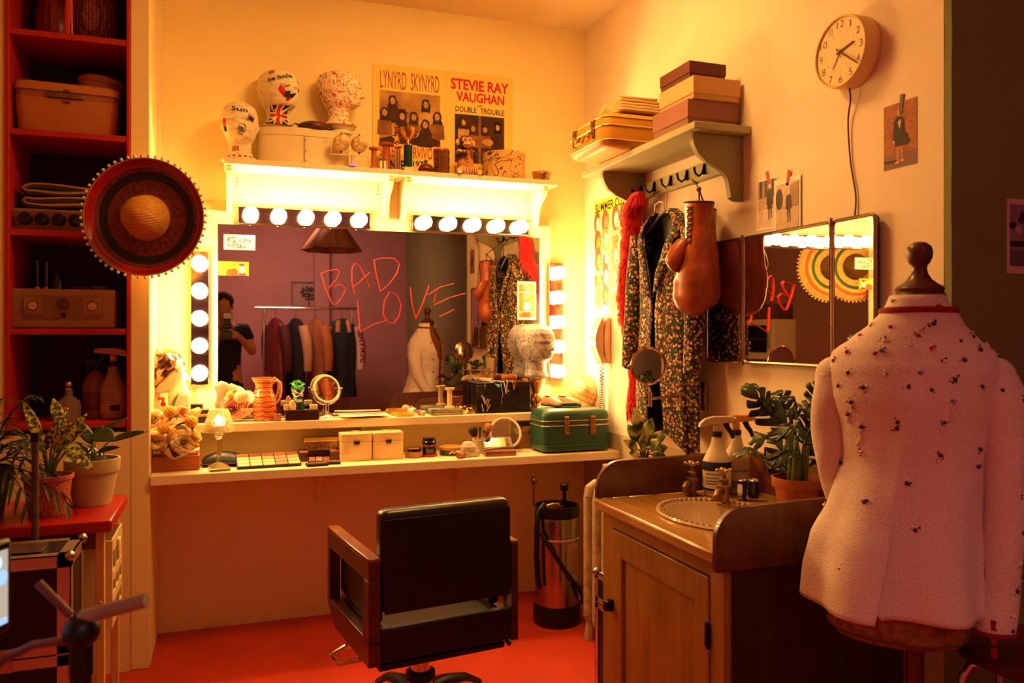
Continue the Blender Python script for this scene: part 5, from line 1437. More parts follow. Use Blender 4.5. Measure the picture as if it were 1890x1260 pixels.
# ---- red feather boa on the first hook
t = rw('feather_boa', 'bright red feather boa hanging from the first hook', 'boa', hooks[0].y, 1.80)
bp = [((1186, 357), 8), ((1176, 364), 17), ((1168, 385), 24), ((1168, 430), 24), ((1160, 480), 20), ((1154, 530), 17), ((1154, 580), 12), ((1170, 640), 6), ((1176, 700), 8), ((1176, 735), 15), ((1174, 765), 10)]
pts = []; rad = []
for (x, y), r in bp:
    dp = .082 if y < 440 else (.05 if y < 500 else .034); q = W(x - (7 if y > 600 else 2), y, dp); pts.append(Vector((t.location.y - q.y, -dp, q.z - 1.80))); rad.append(r * mpp(q))
fine = []; fr = []
for i in range(len(pts) - 1):
    for k in range(8): fine.append(pts[i].lerp(pts[i + 1], k / 8)); fr.append(lerp(rad[i], rad[i + 1], k / 8))
m = MB().tube(fine, [r * .72 for r in fr], 12, flat=.8)
m_fe = mat('scarlet_feathers', '#d4120e', .85, var=.25, vs=60, sheen=.3)
for i, p_ in enumerate(fine):
    for k in range(44):
        a = R.uniform(0, 2 * pi); r_ = fr[i]
        d_ = Vector((cos(a), sin(a) * .8, 0)); b0 = p_ + d_ * r_ * .45 + Vector((0, 0, R.uniform(-.012, .012)))
        if b0.y + .05 > 0 and False: continue
        tip = b0 + d_ * r_ * R.uniform(.45, .8) + Vector((0, 0, -R.uniform(.02, .05)))
        tip.y = min(tip.y, -.012)
        s_ = d_.cross(Vector((0, 0, 1))) * R.uniform(.002, .0042)
        mid = b0.lerp(tip, .55) + d_ * .008
        m.add([b0 - s_ * .5, b0 + s_ * .5, mid + s_, tip, mid - s_], [(0, 1, 2, 4), (4, 2, 3)])
m.tube([(0, -.06, .02), (.0, -.045, .045)], .006, 8)
m.obj('feathers', m_fe, t, fix=False, sharp=0)

# ---- floral jacket on a hanger
jy = 2.672; jz = 1.70
t = rw('floral_jacket', 'dark floral jacket with pearl buttons on a hanger, hung below the coat shelf', 'jacket', jy, jz, .0)
m_flo = flowers('floral_brocade', '#15160f', '#2c3a20', ['#c99a62', '#b4584a', '#d9b27a', '#8a6a3a', '#c8705a', '#e0c08a', '#5a5a30'], 84)
m_lin = mat('black_lining', '#0d0b0a', .6, var=0)
jt = [(-.84, .20, .050, .32), (-.70, .205, .055, .26), (-.5, .19, .058, .10), (-.38, .178, .055, .05), (-.26, .18, .055, .16), (-.15, .195, .052, .42), (-.09, .198, .042, .62), (-.05, .165, .036, .75), (-.02, .1, .032, .85), (0.0, .062, .034, .95)]
yo = -.085
def jsh(u, v):
    z = lerp(-.84, 0, v); w, d_, g = interp(jt, z)
    a = lerp(g, 2 * pi - g, u) - pi / 2      # from the right-hand front edge round the back
    f = 1 + (.05 * sin(9 * a + z * 7) + .03 * sin(17 * a)) * max(0, min(1, (-z - .1) / .5))
    hem = (.05 * cos(2 * (a + pi / 2)) - .03) * max(0, 1 - v * 5)
    return (w * cos(a) * f, yo + d_ * sin(a) * f, z + hem)
m = MB(); m.grid(jsh, 64, 40)
o = m.obj('jacket_body', [m_flo, m_lin], t, fix=False, sharp=0)
s_ = o.modifiers.new('thickness', 'SOLIDIFY'); s_.thickness = .004; s_.offset = 0; s_.material_offset = 1; s_.material_offset_rim = 0
m = MB()
m.grid(lambda u, v: (lerp(-.11, .11, u) * (1 - .4 * v), yo + .028 - .012 * cos(3 * (u - .5)), lerp(-.74, -.03, v)), 8, 16)
m.obj('lining', m_lin, t)
for sg in (-1, 1):      # lapels and collar
    m = MB()
    def lap(u, v, sg=sg):
        z = lerp(-.33, -.01, v); w, d_, g = interp(jt, z)
        ww = .058 * sin(pi * min(1, v * .8 + .16)) ** .6
        a = g - pi / 2
        x0 = w * cos(a)
        return (sg * (x0 + ww * (u - .08)), yo + d_ * sin(a) - .012 - .008 * sin(u * pi) + .02 * u * v, z + .03 * u * (1 - v))
    m.grid(lap, 6, 14)
    m.obj('lapel', m_flo if sg > 0 else m_flo, t, solid=.004)
    m = MB(); rings = []
    for i in range(15):
        k = i / 14
        c = Vector((sg * lerp(.19, .232 + .012 * sin(k * 3), k ** .8), yo - .006 - .028 * k, lerp(-.075, -.60, k)))
        r_ = lerp(.062, .043, k)
        rings.append([c + Vector((r_ * cos(b) * (.8 if sg > 0 else .7) * (1 + .06 * sin(8 * k + 3 * b)), r_ * .72 * sin(b) * (1 + .05 * sin(11 * k + b)), .012 * cos(b) * sg)) for b in [2 * pi * j / 20 for j in range(20)]])
    m.loft(rings)
    m.obj('sleeve', m_flo, t, sharp=60)
m_pb = mat('gold_pearl', '#d9b27a', .25, coat=.5, var=0)
for i in range(5):
    for sg in (-1, 1):
        z = -.36 - i * .058
        w, d_, g = interp(jt, z); a = g + .26
        MB().ball((sg * w * sin(a) * 1.0, yo - d_ * cos(a) * 1.05 - .006, z), (.0095, .0055, .0095), nu=14, nv=10).obj('button', m_pb, t)
for i in range(5): MB().ball((.262 - .004 * i, yo - .055, -.50 - .019 * i), .0062, nu=10, nv=8).obj('cuff_button', M_GOLD, t)
m = MB().tube([(-.155, yo, -.065), (-.06, yo, -.012), (0, yo, .008), (.06, yo, -.012), (.155, yo, -.065)], .006, 8)
m.tube([(0, yo, .008), (.0, yo, .03), (.006, yo + .002, .06), (-.004, yo + .0, .09), (.006, yo + .004, .108)], .0022, 8)
m.tube([(-.035, yo - .03, .0), (-.03, yo - .033, .026), (0, yo - .03, .034), (.03, yo - .033, .026), (.035, yo - .03, .0)], .004, 8)
m.obj('hanger', mat('clear_hanger', '#c8c0b4', .2, trans=.3, var=0), t)

# ---- boxing gloves
m_tan_l = nramp('tan_glove_leather', [(.35, '#8a3c14'), (.65, '#b4561e')], 9, 4, .4, .36, .15, coat=.1)
gx, gy_ = RX - 1.525, 2.38
t = rw('boxing_gloves', 'pair of old tan leather boxing gloves hanging by a cord from the coat shelf', 'boxing gloves', gy_, 1.735)
def glove(ox, oy, oz, ang, mir, s=1.0):
    M = tr(ox, oy, oz) @ rot('Y', ang[1]) @ rot('Z', ang[0]) @ sc(mir * s, s, s)
    tb = [(-.385, .010, .008, -.006, .004), (-.378, .038, .028, -.006, .0), (-.355, .062, .046, -.007, -.002), (-.32, .074, .056, -.006, -.004), (-.27, .075, .058, -.002, -.006), (-.22, .066, .054, .004, -.004), (-.18, .055, .047, .006, 0), (-.13, .046, .042, .004, 0), (-.075, .044, .040, .0, 0), (-.03, .05, .042, 0, 0), (.0, .056, .044, 0, 0)]
    m = MB(M); rings = []
    for i in range(33):
        z = lerp(-.385, 0, i / 32); w, d_, cx, cy = interp(tb, z)
        seam = 1 - .06 * exp(-((z + .205) / .012) ** 2) - .03 * exp(-((z + .29) / .01) ** 2)
        rings.append([(cx + w * seam * math.copysign(abs(cos(b)) ** .85, cos(b)), cy + d_ * seam * sin(b), z) for b in [2 * pi * j / 28 for j in range(28)]])
    m.loft(rings)
    g = m.obj('glove', m_tan_l, t, sharp=60)
    m = MB(M); rings = []
    for i in range(17):
        k = i / 16
        c = Vector((lerp(-.034, -.058, sin(k * 2.2)) + .012 * k, lerp(-.02, -.058, min(1, k * 1.5)), lerp(-.12, -.235, k)))
        r_ = .035 * sin(pi * min(.985, .2 + .8 * k)) ** .5
        rings.append([c + Vector((r_ * cos(b), r_ * .95 * sin(b), 0)) for b in [2 * pi * j / 20 for j in range(20)]])
    m.loft(rings); m.obj('thumb', m_tan_l, g, sharp=60)
    m = MB(M).lathe([(.0, .0005), (1, .0005), (1.03, .004), (.97, .007), (0, .004)], 28, M=sc(.0565, .0445, 1)); m.obj('cuff_opening', mat('glove_lining', '#3a1a0c', .8), g)
    m = MB(M)
    for i in range(7):
        z = -.012 - i * .019; w, d_, cx, cy = interp(tb, z)
        y = cy - d_ - .002
        m.tube([(-.012, y + .001, z), (.0, y - .003, z - .007), (.012, y + .001, z - .015)], .0022, 6).tube([(.012, y + .001, z), (.0, y - .002, z - .007), (-.012, y + .001, z - .015)], .0022, 6)
    m.obj('laces', mat('worn_lace', '#5a3018', .8), g)
glove(.0, -gx, -.055, (16, 5), 1, 1.0)
glove(-.03, -gx + .042, -.075, (-55, -3), -1, .88)
q = hooks[4]
m = MB().tube([(gy_ - q.y, -.05, q.z - 1.735 - .035), (gy_ - q.y + .02, -.085, .05), (.0, -gx, .0), (.002, -gx, -.05)], .003, 6)
m.ball((.0, -gx, -.005), .009, nu=10, nv=8).tube([(0, -gx, -.005), (-.02, -gx + .03, -.04), (-.035, -gx + .06, -.08)], .003, 6)
m.obj('hanging_cord', mat('brown_cord', '#6a4a2c', .8), t)

# ---- telephone with curly cord
q = W(1119, 628)
t = rw('wall_telephone', 'beige wall telephone with a curly cord, below the yellow poster', 'telephone', q.y, q.z)
m_ph = mat('beige_phone_plastic', '#a88468', .35, var=.04); m_ph2 = mat('pale_phone_plastic', '#cbb094', .35, var=.04)
pr = lambda d0, d1, h_, b: [(-.001, -h_), (-d0, -h_)] + [(-lerp(d0, d1, sin(pi * i / 10)), lerp(-h_, h_, i / 10)) for i in range(1, 10)] + [(-d0, h_), (-.001, h_)]
MB().prism(pr(.02, .034, .105, 0), -.05, .05, M=YZ).obj('base', m_ph2, t, bevel=.004, seg=3)
MB().prism([(y - .036, z) for y, z in pr(.004, .042, .108, 0)], -.018, .048, M=YZ).obj('handset', m_ph, t, bevel=.006, seg=3)
m = MB(); pts = []
for i in range(420):
    k = i / 419; zc = lerp(-.105, -.37, sin(pi * k) ** .8) if k < .5 else lerp(-.105, -.37, sin(pi * k) ** .8)
    cx = .01 + .018 * (1 if k > .5 else -1) * (1 - abs(2 * k - 1) ** 3) + .004
    pts.append((cx + .0085 * cos(i * .95), -.03 + .0085 * sin(i * .95), zc))
m.tube(pts, .0017, 5)
m.obj('curly_cord', mat('dark_phone_cord', '#3a2c24', .5), t)

# ---- swing-arm shaving mirror
q = W(1303, 731)
t = rw('swing_arm_mirror', 'round chrome shaving mirror on a swing arm, in front of the floral jacket', 'mirror', q.y, q.z)
m_cr = mat('warm_chrome', '#c8a890', .12, metal=1, var=0)
MB().prism(rrect(-.022, .022, -.055, .055, .006), 0, .018, M=rot('X', 90)).obj('wall_plate', m_cr, t, bevel=.003)
me_ = atX(1197, 675, 1.36); lx = q.y - me_.y; ly = -(RX - 1.36); lz = me_.z - q.z
m = MB().cyl(.007, -.03, .03, 12, M=tr(0, -.027, 0)).tube([(0, -.027, .0), (lx * .55, ly * .5, .0)], .005, 8).cyl(.0065, -.02, .02, 12, M=tr(lx * .55, ly * .5, 0)).tube([(lx * .55, ly * .5, .008), (lx + .012, ly, .008)], .005, 8).cyl(.0065, -.02, .03, 12, M=tr(lx + .012, ly, .0))
m.tube([(lx + .012, ly, .03), (lx, ly, .045), (lx, ly, lz - .064)], .0045, 8)
m.obj('swing_arm', m_cr, t)
rM = 33 * mpp(me_)
T = tr(lx, ly, lz) @ rot('Z', 90 - 7.5)
m = MB(T).tube([(rM * cos(a), 0, rM * sin(a)) for a in [2 * pi * i / 48 for i in range(48)]], .005, 8, closed=True).lathe([(0, .003), (rM, .003), (rM * .9, .008), (0, .01)], 40, M=rot('X', -90))
for sg in (-1, 1): m.ball((sg * (rM + .008), 0, 0), .005, nu=8, nv=6)
m.obj('mirror_frame', m_cr, t)
MB(T).lathe([(0, -.001), (rM * .96, -.001), (rM * .96, .002), (0, .002)], 48, M=rot('X', -90)).obj('mirror_glass', M_MIRROR, t)

# ---- three-panel mirror
z0, z1 = 1.139, 1.555
t = rw('triptych_mirror', 'three-panel folding wall mirror in a thin chrome frame, behind the jewelled white jacket', 'mirror', 2.07, z0)
Y0, Y1, Y2, Y3 = 2.475, 2.28, 1.861, 1.690
fr_m = mat('dark_chrome_frame', '#a8988a', .18, metal=1, var=0)
def panel(ya, yb, ang, pivot):
    a, b_ = 2.07 - ya, 2.07 - yb
    T = tr(pivot, -.022, 0) @ rot('Z', ang) @ tr(-pivot, .022, 0)
    h_ = z1 - z0
    ol = rrect(a + .003, b_ - .003, .0, h_, .016, 5)
    MB(T @ tr(0, -.013, 0) @ rot('X', 90)).prism(ol, -.004, .006).obj('panel_back', mat('black_backing', '#1a1412', .6), t)
    MB(T).tube([(x, -.022, z) for x, z in ol], .0055, 8, closed=True).obj('panel_frame', fr_m, t)
    MB(T @ tr(0, -.0205, 0) @ rot('X', 90)).prism(rrect(a + .007, b_ - .007, .004, h_ - .004, .013, 5), 0, .0015).obj('mirror_glass', M_MIRROR, t)
panel(Y0, Y1, 5, 2.07 - Y1); panel(Y1, Y2, 0, 0); panel(Y2, Y3, -1.3, 2.07 - Y2)
for y in (Y1, Y2):
    m = MB()
    for z in (.0, z1 - z0): m.cyl(.005, z - .01, z + .01, 10, M=tr(2.07 - y, -.026, 0))
    m.obj('hinge', M_OLDBRASS, t)

# ---- wall clock
q = W(1549, 95, .055)
t = rw('wall_clock', 'round cream wall clock with thin numerals and brown hands', 'clock', q.y, q.z)
m_cl = mat('cream_clock_case', '#e2c07a', .45, var=.03); r = .099
MB(rot('X', 90)).lathe([(0, .001), (r * .98, .001), (r, .004), (r, .05), (r * .985, .056), (r * .95, .056), (r * .93, .05), (0, .05)], 56).obj('clock_case', m_cl, t)
m = MB(tr(0, -.0503, 0)); m.oval(0, 0, r * .93, r * .93, .0003, 0, 48); m_dial = mat('pale_dial', '#ecd6a0', .6, var=.02)
for i in range(1, 13):
    a = radians(90 - 30 * i); s_ = str(i); wd = {1: .0018, 11: .006}.get(i, .0068 * len(s_))
    cx, cz_ = r * .77 * cos(a), r * .77 * sin(a)
    m.text(s_, cx - wd, cx + wd, cz_ - .0095, cz_ + .0095, .0008, 1, -.012)
    m.oval(r * .56 * cos(a), r * .56 * sin(a), .0015, .0015, .0008, 1, 8)
m.obj('dial', [m_dial, mat('numeral_brown', '#6a4a2a', .7, var=0)], t)
m_hand = mat('brown_hands', '#6a2c14', .5, var=0)
def hand(name, deg, L, back, w, d0):
    a = radians(90 - deg); c, s_ = cos(a), sin(a)
    pl = [(-back * c - w * s_, -back * s_ + w * c), (-back * c + w * s_, -back * s_ - w * c), (L * c + w * .8 * s_, L * s_ - w * .8 * c), (L * c - w * .8 * s_, L * s_ + w * .8 * c)]
    MB().prism(pl, d0, d0 + .0012, M=tr(0, -.0505, 0) @ rot('X', 90)).obj(name, m_hand, t)
hand('hour_hand', 103 - 25, .053, .014, .0032, .002); hand('minute_hand', 128, .083, .016, .0026, .0036)
hand('alarm_hand', 215, .05, .0, .0009, .0012); hand('second_hand', 160, .02, .0, .0012, .0052)
MB(tr(0, -.05, 0) @ rot('X', 90)).cyl(.0035, 0, .008, 12).obj('hand_pin', M_BRASS, t)
e = W(1555, 408, .012)
pts = [(0, -.02, -r), (.0, -.016, -r - .03), (-.018, -.008, -r - .09), (-.012, -.005, -r - .2), (.008, -.005, -r - .3), (.004, -.006, e.z - q.z)]
sm = []
for i in range(len(pts) - 1):
    p0, p1, p2, p3 = [Vector(pts[max(0, min(len(pts) - 1, i + k))]) for k in (-1, 0, 1, 2)]
    for k in range(8):
        u = k / 8; sm.append(.5 * ((2 * p1) + (p2 - p0) * u + (2 * p0 - 5 * p1 + 4 * p2 - p3) * u * u + (3 * p1 - p0 - 3 * p2 + p3) * u ** 3))
MB().tube(sm, .0024, 6).obj('power_cord', mat('brown_flex', '#6a3a1c', .6), t)

# ---- photographs
def photo(label, TL, TR, BL, mats, draw, tape=None, rz_=0):
    a, b_, c = W(*TL), W(*TR), W(*BL)
    w, h_ = a.y - b_.y, a.z - c.z
    o = None
    m = MB(rot('Y', rz_)); m.box(-w / 2, w / 2, -.0008, 0, -h_ / 2, h_ / 2)
    draw(m, w, h_)
    o = m.obj('photograph', mats, loc=(RX - .0006, (a.y + b_.y) / 2, (a.z + b_.z) / 4 + c.z / 2 + (c.z - a.z + b_.z - b_.z) * 0 + (a.z - a.z)), rz=-90, label=label, cat='photo', group='photographs on the right wall')
    o.location.z = (a.z + b_.z) / 2 - h_ / 2
    if tape:
        x, z, L_, an, mt = tape
        MB(tr(x * w, -.001, z * h_) @ rot('Y', an)).box(-.006, .006, -.0012, 0, -L_, L_).obj('tape', mt, o)
    return o
m_rt = mat('red_tape', '#c8442c', .6); m_gt = mat('grey_tape', '#6a5a4a', .6)
g1, g2, g3, g4 = [mat('print_grey_' + n, c, .6, var=.18, vs=40) for n, c in (('light', '#cdb49a'), ('mid', '#a08468'), ('dark', '#4a382c'), ('pale', '#e2cdb2'))]
def figure(m, x, z0, h_, d0, body, skin, coat=False, legs=None):
    lg_ = legs if legs is not None else body
    m.flat([(x - h_ * .055, z0), (x - h_ * .01, z0), (x + .0, z0 + h_ * .46), (x - h_ * .07, z0 + h_ * .46)], d0, lg_)
    m.flat([(x + h_ * .05, z0 + h_ * .02), (x + h_ * .09, z0 + h_ * .02), (x + h_ * .07, z0 + h_ * .46), (x, z0 + h_ * .46)], d0, lg_)
    lo = .3 if coat else .44
    m.flat([(x - h_ * .1, z0 + h_ * lo), (x + h_ * .1, z0 + h_ * lo), (x + h_ * .11, z0 + h_ * .8), (x + h_ * .04, z0 + h_ * .86), (x - h_ * .04, z0 + h_ * .86), (x - h_ * .11, z0 + h_ * .8)], d0 + .0002, body)
    m.flat([(x - h_ * .15, z0 + h_ * .42), (x - h_ * .1, z0 + h_ * .42), (x - h_ * .08, z0 + h_ * .8), (x - h_ * .12, z0 + h_ * .8)], d0 + .0001, body)
    m.flat([(x + h_ * .1, z0 + h_ * .42), (x + h_ * .15, z0 + h_ * .42), (x + h_ * .12, z0 + h_ * .8), (x + h_ * .08, z0 + h_ * .8)], d0 + .0001, body)
    m.oval(x, z0 + h_ * .93, h_ * .045, h_ * .065, d0 + .0003, skin)
    m.oval(x - h_ * .125, z0 + h_ * .4, h_ * .02, h_ * .03, d0 + .0003, skin); m.oval(x + h_ * .125, z0 + h_ * .4, h_ * .02, h_ * .03, d0 + .0003, skin)
    m.oval(x - h_ * .05, z0, h_ * .05, h_ * .02, d0 + .0003, skin); m.oval(x + h_ * .08, z0 + h_ * .02, h_ * .05, h_ * .02, d0 + .0003, skin)
def pA(m, w, h_):
    m.rect(-w * .44, w * .44, -h_ * .44, h_ * .46, .0012, 1); m.rect(-w * .44, w * .44, h_ * .12, h_ * .46, .0014, 2)
    for x in (-.36, -.12, .2): m.rect(w * x, w * (x + .12), h_ * .14, h_ * .46, .0016, 3)
    m.rect(-w * .44, w * .44, -h_ * .44, -h_ * .1, .0014, 4)
    figure(m, w * .12, -h_ * .32, h_ * .7, .0018, 3, 4, True)
photo('grey photo of a long-coated person, left one of two above the folding mirror', (1398, 334), (1437, 323), (1395, 428), [M_PAPER, g1, g2, g3, g4], pA, (.02, .5, .022, -16, m_rt))
def pB(m, w, h_):
    m.rect(-w * .42, w * .44, -h_ * .44, h_ * .4, .0022, 1)
    m.flat([(w * .12, -h_ * .05), (w * .44, -h_ * .05), (w * .44, h_ * .4), (w * .12, h_ * .34)], .0024, 2)
    m.oval(-w * .28, h_ * .12, w * .14, h_ * .2, .0024, 3); m.rect(-w * .42, w * .44, -h_ * .06, -h_ * .05, .0025, 3)
    figure(m, w * .08, -h_ * .36, h_ * .62, .0026, 3, 4)
o = photo('grey photo of a slim standing person, right one of two above the folding mirror', (1431, 334), (1480, 321), (1428, 431), [M_PAPER, g1, g2, g3, g4], pB, (.05, .49, .024, 10, m_rt))
o.location.x -= .0035
m_bw = cells('brick_print', [(.0, '#7a4420'), (.6, '#a8622c')], 60, .6, out='Distance', sx=(1, 1, 2.4))
def pC(m, w, h_):
    m.rect(-w * .5, w * .5, -h_ * .28, h_ * .5, .0010, 1); m.rect(-w * .5, w * .5, -h_ * .5, -h_ * .28, .0011, 2)
    m.flat([(-w * .48, -h_ * .36), (-w * .1, -h_ * .38), (-w * .1, -h_ * .42), (-w * .46, -h_ * .4)], .0012, 3)
    figure(m, -w * .02, -h_ * .42, h_ * .82, .0014, 3, 4, True, 5)
    m.flat([(-w * .06, h_ * .2), (w * .02, h_ * .24), (w * .05, h_ * .2), (w * .0, h_ * .08)], .002, 4)
    m.oval(w * .2, -h_ * .12, w * .09, h_ * .06, .002, 3); m.line([(w * .16, -h_ * .05), (w * .2, h_ * .0), (w * .24, -h_ * .05)], w * .03, .002, 3)
photo('colour photo of a dark-suited person by a brick wall, below the clock', (1632, 196), (1693, 181), (1627, 314), [M_PAPER, m_bw, mat('pavement_print', '#7a5a3c', .6), mat('dark_suit_print', '#2a1c18', .6), mat('pale_skin_print', '#d9a878', .6), mat('leg_print', '#b8784a', .6)], pC, (.05, .46, .026, 6, m_gt))
# the print on the dark return wall
a = atY(1859, 366, 1.476); w = .15; h_ = a.z - atY(1859, 504, 1.476).z
m = MB().box(0, w, -.001, 0, 0, h_).rect(w * .06, w * .94, h_ * .1, h_ * .93, .0013, 1)
m.rect(w * .06, w * .94, h_ * .1, h_ * .32, .0015, 2); m.rect(w * .06, w * .94, h_ * .36, h_ * .44, .0015, 3)
for i in range(10): m.oval(w * R.uniform(.12, .9), h_ * R.uniform(.55, .86), w * .08, h_ * .05, .0016 + i * .0001, 3 if i % 3 else 4)
m.obj('photograph', [mat('mauve_paper', '#d8c4c8', .7), mat('print_violet', '#8a7a88', .6, var=.2, vs=30), mat('print_violet_mid', '#6a5a6a', .6), mat('print_dark_violet', '#2c2430', .6), mat('print_pale_violet', '#b4a4b0', .6)], loc=(a.x, 1.4775, a.z - h_), label='white-bordered black-and-white print on the dark olive wall at the far right', cat='photo')
# ================================================================ washstand corner
SZ = .72; sx0, sx1, sy0, sy1 = 1.075, 1.654, 1.60, 2.285
t = thing('washstand', 'honey-pine washstand with a round basin, panelled door and curved splash boards', 'washstand', (sx0, (sy0 + sy1) / 2, 0))
o_ = -Vector(t.location)
m_side = wood('shaded_pine_side', '#2c140a', '#40220f', (14, 14, 1.6), .5, .1)  # same pine, with the shade on the sides put into the colour
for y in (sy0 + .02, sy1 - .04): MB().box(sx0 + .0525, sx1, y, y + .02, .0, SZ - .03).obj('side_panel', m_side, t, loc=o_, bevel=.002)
fx = sx0 + .03
m = MB().box(fx, fx + .022, sy0 + .02, sy0 + .075, 0, SZ - .03).box(fx, fx + .022, sy1 - .085, sy1 - .02, 0, SZ - .03).box(fx, fx + .022, sy0 + .075, sy1 - .085, SZ - .075, SZ - .03).box(fx, fx + .022, sy0 + .075, sy1 - .085, 0, .06)
m.obj('front_frame', M_PINE, t, loc=o_, bevel=.0015)
da, db, dz0, dz1 = sy0 + .079, sy1 - .089, .064, SZ - .079
m = MB().box(fx - .004, fx + .018, da, da + .06, dz0, dz1).box(fx - .004, fx + .018, db - .06, db, dz0, dz1).box(fx - .004, fx + .018, da + .06, db - .06, dz1 - .075, dz1).box(fx - .004, fx + .018, da + .06, db - .06, dz0, dz0 + .08).box(fx + .006, fx + .014, da + .06, db - .06, dz0 + .08, dz1 - .075)
dr = m.obj('door', M_PINE, t, loc=o_, bevel=.002)
MB().box(fx - .018, fx - .0045, db - .014, db + .002, .395, .43).cyl(.006, 0, .022, 12, M=tr(fx - .0045, db - .006, .412) @ rot('Y', -90)).prism(rrect(-.014, .014, -.011, .011, .004), .018, .03, M=tr(fx - .002, db - .006, .412) @ rot('Y', -90)).obj('latch_knob', m_iron, dr, bevel=.0015)
for z in (.17, .5): MB().box(fx - .0055, fx - .003, da - .008, da + .012, z - .03, z + .03).cyl(.0035, z - .032, z + .032, 8, M=tr(fx - .006, da - .001, 0)).obj('hinge', m_iron, dr)
bcx, bcy, brx, bry = 1.31, 1.94, .16, .21
# top with a hole for the basin
outer = []; hole = []
N = 48
for i in range(N):
    a = 2 * pi * i / N
    c, s_ = cos(a), sin(a)
    hole.append((bcx + (brx - .02) * c, bcy + (bry - .02) * s_))
    k = min((sx1 - bcx if c > 0 else bcx - sx0) / max(1e-6, abs(c)), (sy1 - .02 - bcy if s_ > 0 else bcy - sy0 - .02) / max(1e-6, abs(s_)))
    outer.append([bcx + k * c, bcy + k * s_])
for cx, cy in ((sx0, sy0 + .02), (sx0, sy1 - .02), (sx1, sy0 + .02), (sx1, sy1 - .02)):
    i = min(range(N), key=lambda i: (outer[i][0] - cx) ** 2 + (outer[i][1] - cy) ** 2); outer[i] = [cx, cy]
m = MB()
m.loft([[(x, y, SZ - .03) for x, y in hole], [(x, y, SZ) for x, y in hole], [(x, y, SZ) for x, y in outer], [(x, y, SZ - .03) for x, y in outer]], wrap=True)
m.obj('worktop', M_PINEH, t, loc=o_, bevel=.006, seg=3)
MB().lathe([(.0, -.13), (.35, -.125), (.7, -.1), (.88, -.05), (.93, .004), (1.0, .010), (1.02, .004), (1.0, .0008), (.9, .0008), (.85, -.05), (.66, -.11), (0, -.14)], 56, M=tr(bcx, bcy, SZ) @ sc(brx, bry, 1)).obj('basin', mat('ivory_china', '#e2cda4', .18, var=.03, coat=.3), t, loc=o_)
m = MB()
for i in range(64):
    a = 2 * pi * i / 64; m.ball((bcx + brx * .945 * cos(a), bcy + bry * .945 * sin(a), SZ + .0085), (.006, .006, .0035), nu=8, nv=6)
m.obj('beaded_rim', mat('brown_glaze_beads', '#9a7a58', .3), t, loc=o_)
def splash(y0, y1, x0, hh):
    r = .09
    pl = [(sx1, SZ + .0005), (x0, SZ + .0005)] + [(x0 + r * .9 - r * .9 * cos(pi / 2 * i / 8), SZ + hh - r + r * sin(pi / 2 * i / 8)) for i in range(9)] + [(sx1, SZ + hh + .008)]
    return MB().prism(pl, -y1, -y0, M=rot('X', 90))
splash(sy1 - .0195, sy1, sx0 + .01, .115).obj('splash_board', M_MAHOG, t, loc=o_, bevel=.003)
r_ = .075
pl = [(sx1, SZ - .045), (sx0 - .002, SZ - .045)] + [(sx0 - .002 + r_ - r_ * cos(pi / 2 * i / 8), SZ + .105 - r_ + r_ * sin(pi / 2 * i / 8)) for i in range(9)] + [(sx1, SZ + .115)]
MB().prism(pl, -(sy0 + .0195), -sy0, M=rot('X', 90)).obj('splash_board', M_MAHOG, t, loc=o_, bevel=.003)
MB().box(sx1 - .018, sx1, sy0 + .02, sy1 - .02, SZ + .0005, SZ + .125).obj('back_board', wood('red_pine', '#7a3c1a', '#94501f', (14, 2, 14), .45, .1), t, loc=o_, bevel=.002)

def tap(x, y, label, yaw):
    q = atZ(x, y, SZ)
    t = thing('basin_tap', label, 'tap', (q.x, q.y, SZ + .0008), yaw, 'pair of brass basin taps')
    m = MB().lathe([(0, 0), (.02, 0), (.021, .004), (.014, .008), (.0155, .02), (.0175, .03), (.0175, .045), (.021, .047), (.021, .055), (.014, .058), (.012, .066), (.0145, .068), (.0145, .074), (.007, .078), (.006, .092), (0, .092)], 24)
    m.tube([(0, 0, .034), (0, -.02, .041), (0, -.038, .04), (0, -.05, .03), (0, -.052, .016)], [.011, .0115, .0115, .011, .0105], 12)
    m.obj('tap_body', M_OLDBRASS, t)
    m = MB().lathe([(0, .0925), (.009, .0925), (.0095, .1), (.006, .108), (0, .109)], 16)
    for i in range(4):
        a = pi / 4 + pi / 2 * i; m.tube([(.006 * cos(a), .006 * sin(a), .1), (.017 * cos(a), .017 * sin(a), .1015)], .0038, 8).ball((.02 * cos(a), .02 * sin(a), .1015), .0062, nu=10, nv=8)
    m.obj('cross_handle', mat('pale_brass', '#c09a64', .4, metal=.6, var=.15), t)
tap(1277, 914, 'left brass basin tap with a cross handle, beside the splash board', -60)
tap(1336, 930, 'right brass basin tap with a cross handle, before the spray bottles', -60)
q = atZ(1365, 925, SZ)
t = thing('mixer_tap', 'black and chrome square mixer tap at the right of the basin', 'tap', (1.50, 2.10, SZ + .0008), -40)
MB().box(-.012, .012, -.012, .012, 0, .058).obj('tap_body', M_BLACK, t, bevel=.002)
MB().box(-.0125, .002, -.014, -.0125, .004, .05).obj('chrome_strip', M_CHROME, t)
MB().cyl(.016, 0, .05, 20, M=tr(.035, .0, .008)).cyl(.012, -.0, .02, 16, M=tr(.012, 0, .045) @ rot('Y', 90)).obj('side_body', m_blk, t, bevel=.002)
MB().ball((0, -.004, .062), (.016, .02, .005)).ball((.035, -.002, .063), (.018, .02, .006)).obj('chrome_top', M_CHROME, t)

